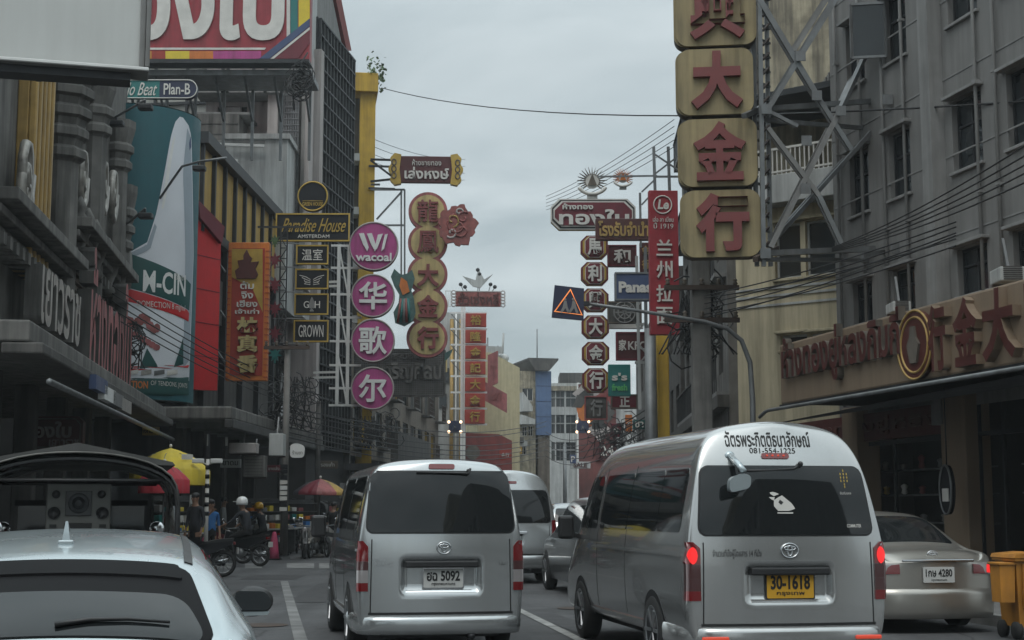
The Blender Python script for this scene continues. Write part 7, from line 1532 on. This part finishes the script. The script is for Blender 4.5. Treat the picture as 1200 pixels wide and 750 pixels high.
# ---- people
def person(label, X, Y, yaw, J, mats, z=0., group=None, helmet=None, scale=1.):
    """one skinned body. J: joint offsets; facing -y in local space"""
    bm_v = []; edges = []; rad = []; kind = []
    def v(p, r, k): bm_v.append(Vector(p)); rad.append(r); kind.append(k); return len(bm_v) - 1
    def chain(i, pts):
        for p, r, k in pts: j = v(p, r, k); edges.append((i, j)); i = j
        return i
    H = Vector(J['hip']); C_ = Vector(J['chest']); Nk = Vector(J['neck']); Hd = Vector(J['head'])
    p0 = v(H, .125, 'legs'); w = chain(p0, [((H + C_) / 2, .115, 'top'), (C_, .125, 'top')])
    n_ = chain(w, [(Nk, .055, 'skin'), (Nk * .4 + Hd * .6, .075, 'skin'), (Hd, .092, 'skin'), (Hd + Vector((0, .01, .075)), .07, 'hair')])
    for sg, s_ in ((-1, 'l'), (1, 'r')):
        sh, el, ha = (Vector(J[k + s_]) for k in ('sh', 'el', 'ha'))
        h = chain(w, [(sh, .062, 'top'), ((sh + el) / 2, .05, 'top'), (el, .042, 'top'), ((el + ha) / 2, .036, 'fore'), (ha, .026, 'skin')]); d = (ha - el).normalized(); sd = d.cross(Vector((0, 1, .3))).normalized()
        pm = chain(h, [(ha + d * .05, .032, 'skin')])
        for f in range(4): a = sd * (.022 * (f - 1.5)); chain(pm, [(ha + d * .10 + a, .0095, 'skin'), (ha + d * (.15 - .012 * abs(f - 1.3)) + a * 1.15 + Vector((0, -.012, -.008)), .008, 'skin')])
        chain(pm, [(ha + d * .07 - sd * .045 * sg, .011, 'skin'), (ha + d * .10 - sd * .055 * sg, .009, 'skin')])
        hp, kn, an, to = (Vector(J[k + s_]) for k in ('hp', 'kn', 'an', 'to'))
        chain(p0, [(hp, .092, 'legs'), ((hp + kn) / 2, .078, 'legs'), (kn, .058, 'legs'), ((kn + an) / 2, .052, 'legs'), (an, .04, 'legs'), (an * .3 + to * .7 + Vector((0, 0, -.015)), .042, 'shoe'), (to, .032, 'shoe')])
    me = bpy.data.meshes.new('body'); me.from_pydata([tuple(q) for q in bm_v], edges, []); o = bpy.data.objects.new('body', me); COL.objects.link(o)
    md = o.modifiers.new('skin', 'SKIN'); md.use_smooth_shade = True
    for i, r_ in enumerate(rad): me.skin_vertices[0].data[i].radius = (r_, r_); me.skin_vertices[0].data[i].use_root = (i == 0)
    ss = o.modifiers.new('sub', 'SUBSURF'); ss.levels = 1; ss.render_levels = 1
    m2 = bpy.data.meshes.new_from_object(o.evaluated_get(bpy.context.evaluated_depsgraph_get())); bpy.data.objects.remove(o); bpy.data.meshes.remove(me)
    order = ['top', 'legs', 'skin', 'hair', 'shoe', 'fore']; m2.materials.clear()
    for k in order: m2.materials.append(M[mats[k]])
    for p in m2.polygons:
        c = p.center; best = 1e9; bk = 'top'
        for a, b in edges:
            A, B_ = bm_v[a], bm_v[b]; t = max(0, min(1, (c - A).dot(B_ - A) / max(1e-9, (B_ - A).length_squared))); d = (c - A - (B_ - A) * t).length
            if d < best: best = d; bk = kind[b] if t > .35 else kind[a]
        p.material_index = order.index(bk); p.use_smooth = True
    o = bpy.data.objects.new('person', m2); COL.objects.link(o); o.location = (X, Y, z); o.rotation_euler.z = R(yaw); o.scale = (scale,) * 3; tag(o, label, 'person', group)
    mb = MB()
    fwd = Vector((0, -1, 0))
    for sg in (-1, 1): mb.ell(Hd + Vector((sg * .033, -.082, .0)), (.014, .010, .009), 'blackcloth', 8, 6); mb.ell(Hd + Vector((sg * .092, .005, -.01)), (.014, .026, .034), 'skin', 8, 6)
    mb.ell(Hd + Vector((0, -.098, -.03)), (.015, .02, .022), 'skin', 8, 6); mb.ell(Hd + Vector((0, -.088, -.062)), (.026, .008, .007), 'letterred', 8, 6); mb.build('face', o)
    if helmet:
        mb = MB(); mb.lathe([(.142, -.06), (.148, .0), (.14, .06), (.115, .11), (.07, .145), (.005, .158)], (Hd.x, Hd.y + .01, Hd.z + .03), helmet, 20); h = mb.build('helmet', o); mb = MB(); mb.box(Hd.x - .11, Hd.x + .11, Hd.y - .19, Hd.y - .09, Hd.z + .045, Hd.z + .062, helmet, .008); mb.build('visor', h)
    else:
        mb = MB(); mb.ell(Hd + Vector((0, .022, .05)), (.098, .105, .085), mats['hair'], 14, 10); mb.build('hair', o)
    return o
def stand(**kw):
    J = dict(hip=(0, 0, .93), chest=(0, .01, 1.30), neck=(0, .01, 1.47), head=(0, -.02, 1.61), shl=(-.19, .01, 1.38), ell=(-.25, .03, 1.10), hal=(-.24, -.05, .86), shr=(.19, .01, 1.38), elr=(.25, .03, 1.10), har=(.24, -.05, .86),
             hpl=(-.09, 0, .86), knl=(-.10, -.02, .48), anl=(-.11, .02, .08), tol=(-.12, -.15, .035), hpr=(.09, 0, .86), knr=(.10, -.02, .48), anr=(.11, .02, .08), tor=(.12, -.15, .035)); J.update(kw); return J
def ride():
    return dict(hip=(0, .22, .86), chest=(0, .08, 1.24), neck=(0, .04, 1.40), head=(0, 0, 1.54), shl=(-.19, .08, 1.32), ell=(-.30, -.10, 1.10), hal=(-.33, -.27, 1.02), shr=(.19, .08, 1.32), elr=(.30, -.10, 1.10), har=(.33, -.27, 1.02),
                hpl=(-.10, .18, .83), knl=(-.19, -.20, .72), anl=(-.20, -.05, .32), tol=(-.20, -.22, .28), hpr=(.10, .18, .83), knr=(.19, -.20, .72), anr=(.20, -.05, .32), tor=(.20, -.22, .28))
DK = dict(top='darkcloth', legs='blackcloth', skin='skin', hair='black', shoe='blackcloth', fore='darkcloth')
def biker(label_b, label_p, u, Y, yaw, col, mats, helmet, sc=1.):
    p = P(u, 600, Y); motorbike(label_b, p.x, Y, yaw, col); person(label_p, p.x, Y, yaw + 90, ride(), mats, 0, 'people on the street', helmet, sc)
biker('dark motorbike ridden by the person in the white helmet', 'motorbike rider in dark clothes with a glossy white helmet', 283, 39.5, 158, 'blackboard', DK, 'helmetwhite', 1.06)
biker('dark motorbike ridden by the person in the yellow helmet', 'motorbike rider in dark clothes with a bright yellow helmet', 303, 46.5, 150, 'darkshop', DK, 'yellowhel')
p = P(247, 600, 37.5); person('person in a blue top and dark trousers holding one hand up by the roadside', p.x, p.y, 40, stand(ell=(-.30, -.16, 1.22), hal=(-.16, -.34, 1.42)), dict(DK, top='bluecloth', fore='skin'), .0, 'people on the street')
p = P(391, 600, 49); person('person in black clothes and pale shoes standing by the black and red umbrella', p.x, p.y, 150, stand(), dict(DK, top='blackcloth', shoe='offwhite', fore='skin'), 0, 'people on the street')
p = P(366, 600, 54); person('vendor in grey clothes deep in the shade behind the parked tuk-tuk', p.x, p.y, 20, stand(), dict(DK, top='concrete', fore='skin'), .13, 'people on the street')
p = P(226, 600, 33.5); person('vendor in dark clothes standing under the yellow umbrella', p.x - .2, p.y + 1.2, -30, stand(), DK, .13, 'people on the street')
for lb, u, Y, yaw, col in (('dark scooter with round mirrors just past the pale car roof', 231, 33, 200, 'blackboard'), ('dark motorbike parked nose out beside the parked tuk-tuk', 357, 46, -80, 'darkshop'), ('pale fairing motorbike parked nose out beside the sticker pole', 369, 46.6, -95, 'lettersilver'), ('black motorbike parked third in the nose-out row', 379, 47.2, -70, 'blackboard'), ('white legged motorbike parked last in the nose-out row', 387, 48.5, -100, 'offwhite'), ('dark motorbike standing sideways before the shaded shops', 262, 41.5, 170, 'signmaroon'), ('grey motorbike parked deep in front of the brown row', 404, 55, -60, 'steel'), ('dull blue motorbike parked between the pink cone and the sticker pole', 327, 48, -100, 'bluewall'), ('black motorbike with grey legshield just beyond the sticker pole', 340, 49.5, -85, 'concrete'), ('dark motorbike half behind the parked tuk-tuk', 346, 52, -75, 'blackboard'), ('silver motorbike close behind the yellow helmeted rider', 312, 49, -95, 'lettersilver'), ('maroon motorbike last in line before the brown row', 395, 52.5, -90, 'signmaroon')):
    p = P(u, 600, Y); motorbike(lb, p.x, Y, yaw, col)
def cone(label, u, Y):
    p = P(u, 600, Y); S = thing('traffic_cone', label, 'cone', (p.x, p.y, 0), 0, 'pink traffic cones'); mb = MB(); mb.lathe([(.17, .04), (.13, .3), (.11, .55), (.07, .75), (.045, .82), (.02, .83)], (0, 0, 0), 'conepink', 14); mb.build('body', S); mb = MB(); mb.lathe([(.123, .36), (.107, .55)], (0, 0, 0), 'offwhite', 14, capb=False); mb.build('sleeve', S); mb = MB(); mb.box(-.2, .2, -.2, .2, 0, .04, 'black', .01); mb.build('base', S)
cone('pink traffic cone to the side of the yellow helmeted rider', 322, 44.5); cone('pink traffic cone beside the person in blue', 241, 35.8)
# ---- shop clutter in the shade
for i, (lb, u, Y) in enumerate((('goods stall with crates in the shade under the yellow umbrella', 214, 38.5), ('goods stall with bundles beside the stickered pole', 318, 47.5), ('goods stall with boxes behind the nose-out motorbikes', 352, 51), ('goods stall with jars deep under the brown row awning', 412, 60))):
    p = P(u, 600, Y); S = thing('market_stall', lb, 'stall', (p.x, p.y, .13), R(70 - 10 * i)); mb = MB(); mb.box(-.9, .9, -.35, .35, .72, .76, 'whitewall'); 
    for x in (-.85, .85): mb.box(x - .03, x + .03, -.3, .3, 0, .72, 'steel')
    mb.build('table', S); mb = MB(); mb.box(-.9, .9, .3, .34, .76, 1.7, 'darkshop'); 
    for k in range(3): mb.box(-.88, .88, .1, .3, 1.0 + k * .28, 1.02 + k * .28, 'steel')
    mb.build('rack', S)
    for k in range(16):
        mb = MB(); x = -.78 + (k % 6) * .31; z = .76 if k < 6 else (1.02 if k < 12 else 1.3); h = random.uniform(.1, .2); y = -.15 if k < 6 else .2; m = random.choice(['umbyellow', 'offwhite', 'letterred2', 'bluecloth', 'orangesign', 'greyband', 'tealsign', 'pinkwall'])
        mb.box(x - .11, x + .09, y - .09, y + .08, z, z + h, m, .015); mb.build('goods', S)
for lb, px, Y, txt, m in (('small white shop board under the grey awning by the camera pole', (258, 538, 282, 548), 43.2, 'ยาดม', 'whitewall'), ('small red shop board in the shade beyond the rider', (312, 545, 330, 553), 46.5, 'ขายส่ง', 'signmaroon'), ('tall pale shop banner beside the striped camera pole', (222, 580, 230, 606), 38.5, 'ชา', 'whitewall'), ('narrow pale board beside the parked tuk-tuk roof', (398, 566, 408, 584), 56, 'กาแฟ', 'greyband'), ('dim board hung under the dark awning', (372, 540, 396, 549), 55, 'รองเท้า', 'brownwall'), ('dim yellow board over the rolling shutters', (160, 500, 186, 510), 41.5, 'ห้างทอง', 'ochre')):
    S = Sign('shop_board', lb, 'sign', (px[0] + px[2]) / 2, px[3], Y, 0, 'small boards over the shaded shops'); x0, x1, z0, z1 = S.px(*px); mb = MB(); mb.box(x0, x1, 0, .1, z0, z1, m, .01); S.part(mb, 'sign_board'); mb = MB(); w = x1 - x0; h = z1 - z0; mb.text(txt, x0 + w * .12, x1 - w * .12, z0 + h * .25, z1 - h * .2, 0, .02, 'ink' if m in ('whitewall', 'greyband', 'ochre') else 'offwhite', .01, keep=True); S.part(mb, 'lettering')
for lb, u, Y, yaw, mt in (('shopper in a pale shirt walking behind the yellow umbrella', 262, 47, 100, 'whitewall'), ('shopper in a maroon shirt by the sticker pole', 344, 52, 40, 'signmaroon'), ('shopper in a teal shirt far along the shaded pavement', 414, 66, 0, 'tealsign'), ('shopper in a dull yellow shirt far along the shaded pavement', 424, 71, 160, 'ochre')):
    p = P(u, 600, Y); person(lb, p.x, p.y, yaw, stand(), dict(DK, top=mt, fore='skin'), .13, 'people on the street')
# ---- boards and hoardings at the far bend
for lb, px, Y, m, txt in (('small ochre board low on the slim pale house', (600, 523, 612, 532), 120, 'ochre', 'ทอง'), ('dull red board over the far pavement by the red annex', (585, 527, 599, 539), 101, 'redorange', '金行'), ('pale hoarding under the white framed block', (668, 541, 692, 549), 100, 'whitewall', 'SALE'), ('blue box sign under the blue sided house', (668, 533, 675, 543), 98, 'blueplastic', 'P'), ('maroon board beside the mural foot', (716, 496, 728, 512), 70, 'signmaroon', '金'), ('narrow orange board low behind the tall van roof', (733, 486, 741, 506), 64, 'orangesign', '大'), ('dark green board behind the cable tangle', (742, 492, 756, 503), 58, 'tealdark', 'ชา'), ('yellowed board high on the narrow white house', (512, 420, 524, 436), 99.5, 'signgold', '行')):
    S = Sign('street_board', lb, 'sign', (px[0] + px[2]) / 2, px[3], Y, 0, 'small boards at the far bend'); x0, x1, z0, z1 = S.px(*px); mb = MB(); mb.box(x0, x1, 0, .25, z0, z1, m, .02); S.part(mb, 'sign_board'); w = x1 - x0; h = z1 - z0; mb = MB(); mb.text(txt, x0 + w * .15, x1 - w * .15, z0 + h * .15, z1 - h * .15, 0, .04, 'offwhite' if m not in ('whitewall', 'signgold') else 'letterred', .02, keep=True); S.part(mb, 'lettering')
# ---- bin by the sedan
b = P(1184, 640, 17.3); S = thing('wheelie_bin', 'bright orange wheeled bin standing behind the champagne sedan', 'bin', (b.x, b.y, .0), R(8)); mb = MB()
def taper(mb, x0, x1, y0, y1, z0, z1, k, m):
    cx, cy = (x0 + x1) / 2, (y0 + y1) / 2; vs = [(cx + (x - cx) * s_, cy + (y - cy) * s_, z) for z, s_ in ((z0, k), (z1, 1)) for x, y in ((x0, y0), (x1, y0), (x1, y1), (x0, y1))]; mb.add(vs, [(3, 2, 1, 0), (4, 5, 6, 7), (0, 1, 5, 4), (1, 2, 6, 5), (2, 3, 7, 6), (3, 0, 4, 7)], m)
taper(mb, -.05, .42, -.22, .3, .14, .88, .84, 'binorange'); mb.box(-.08, .45, -.26, .33, .88, .915, 'binorange', .012)
for k in range(3): mb.box(.02 + k * .13, .05 + k * .13, -.235, -.2, .35, .86, 'binorange', .006)
mb.build('body', S); mb = MB(); mb.prism([(-.09, .918), (.46, .918), (.44, .96), (.2, .985), (-.07, .96)], -.27, .34, 'binorange'); mb.box(-.05, .42, .34, .4, .92, .95, 'binorange', .01); mb.build('lid', S); mb = MB(); taper(mb, -.24, -.055, -.2, .05, .42, .84, .9, 'binorange'); mb.box(-.26, -.03, -.22, .07, .84, .87, 'binorange', .008); mb.build('side_box', S)
for x in (-.02, .36):
    mb = MB(); mb.lathe([(.02, -.03), (.10, -.03), (.10, .03), (.02, .03)], (x, -.12, .10), 'tyre', 16, axis='x'); mb.build('wheel', S); mb = MB(); mb.lathe([(.02, -.03), (.10, -.03), (.10, .03), (.02, .03)], (x, .22, .10), 'tyre', 16, axis='x'); mb.build('wheel', S)

# ---- the rest of the street, seen only mirrored in the vehicles' glass
for lb, fr, L, hgt, m in (('grey shophouse row mirrored in the rear windows, on the tan canopy side', right_frame(12.5, -8, 12), 26, 13, 'concrete'), ('cream tower mirrored in the tall van window', right_frame(24, -46, 12), 18, 24, 'creamold'), ('dark shophouse row mirrored in the rear windows, on the ornate house side', left_frame(-3.5, -40, -12), 30, 12, 'concdark'), ('white block mirrored low in the van rear windows', Fr(6, -90, 180), 22, 17, 'whitewall')):
    B = Bld('shophouse', lb, 'building', fr); hs = []; a0 = 0
    for k in range(int(L / 3.2)):
        for fl in range(int((hgt - 4) / 3.2)): hs.append((a0 + .8 + k * 3.2, a0 + 2.7 + k * 3.2, 4.6 + fl * 3.2, 6.4 + fl * 3.2))
    mb = MB(); wall_holes(mb, a0, a0 + L, 0, hgt, hs, m); shell(mb, a0, a0 + L, 0, hgt, 9, m); B.part(mb, 'wall')
    mb = MB(); mb.box(a0, a0 + L, -1.5, -.002, 3.5, 3.8, 'concdark'); B.part(mb, 'awning')
    mb = MB()
    for h in hs: mb.add([(h[0], .17, h[2]), (h[1], .17, h[2]), (h[1], .17, h[3]), (h[0], .17, h[3])], [(0, 1, 2, 3)], 'winglass')
    B.part(mb, 'glazing')
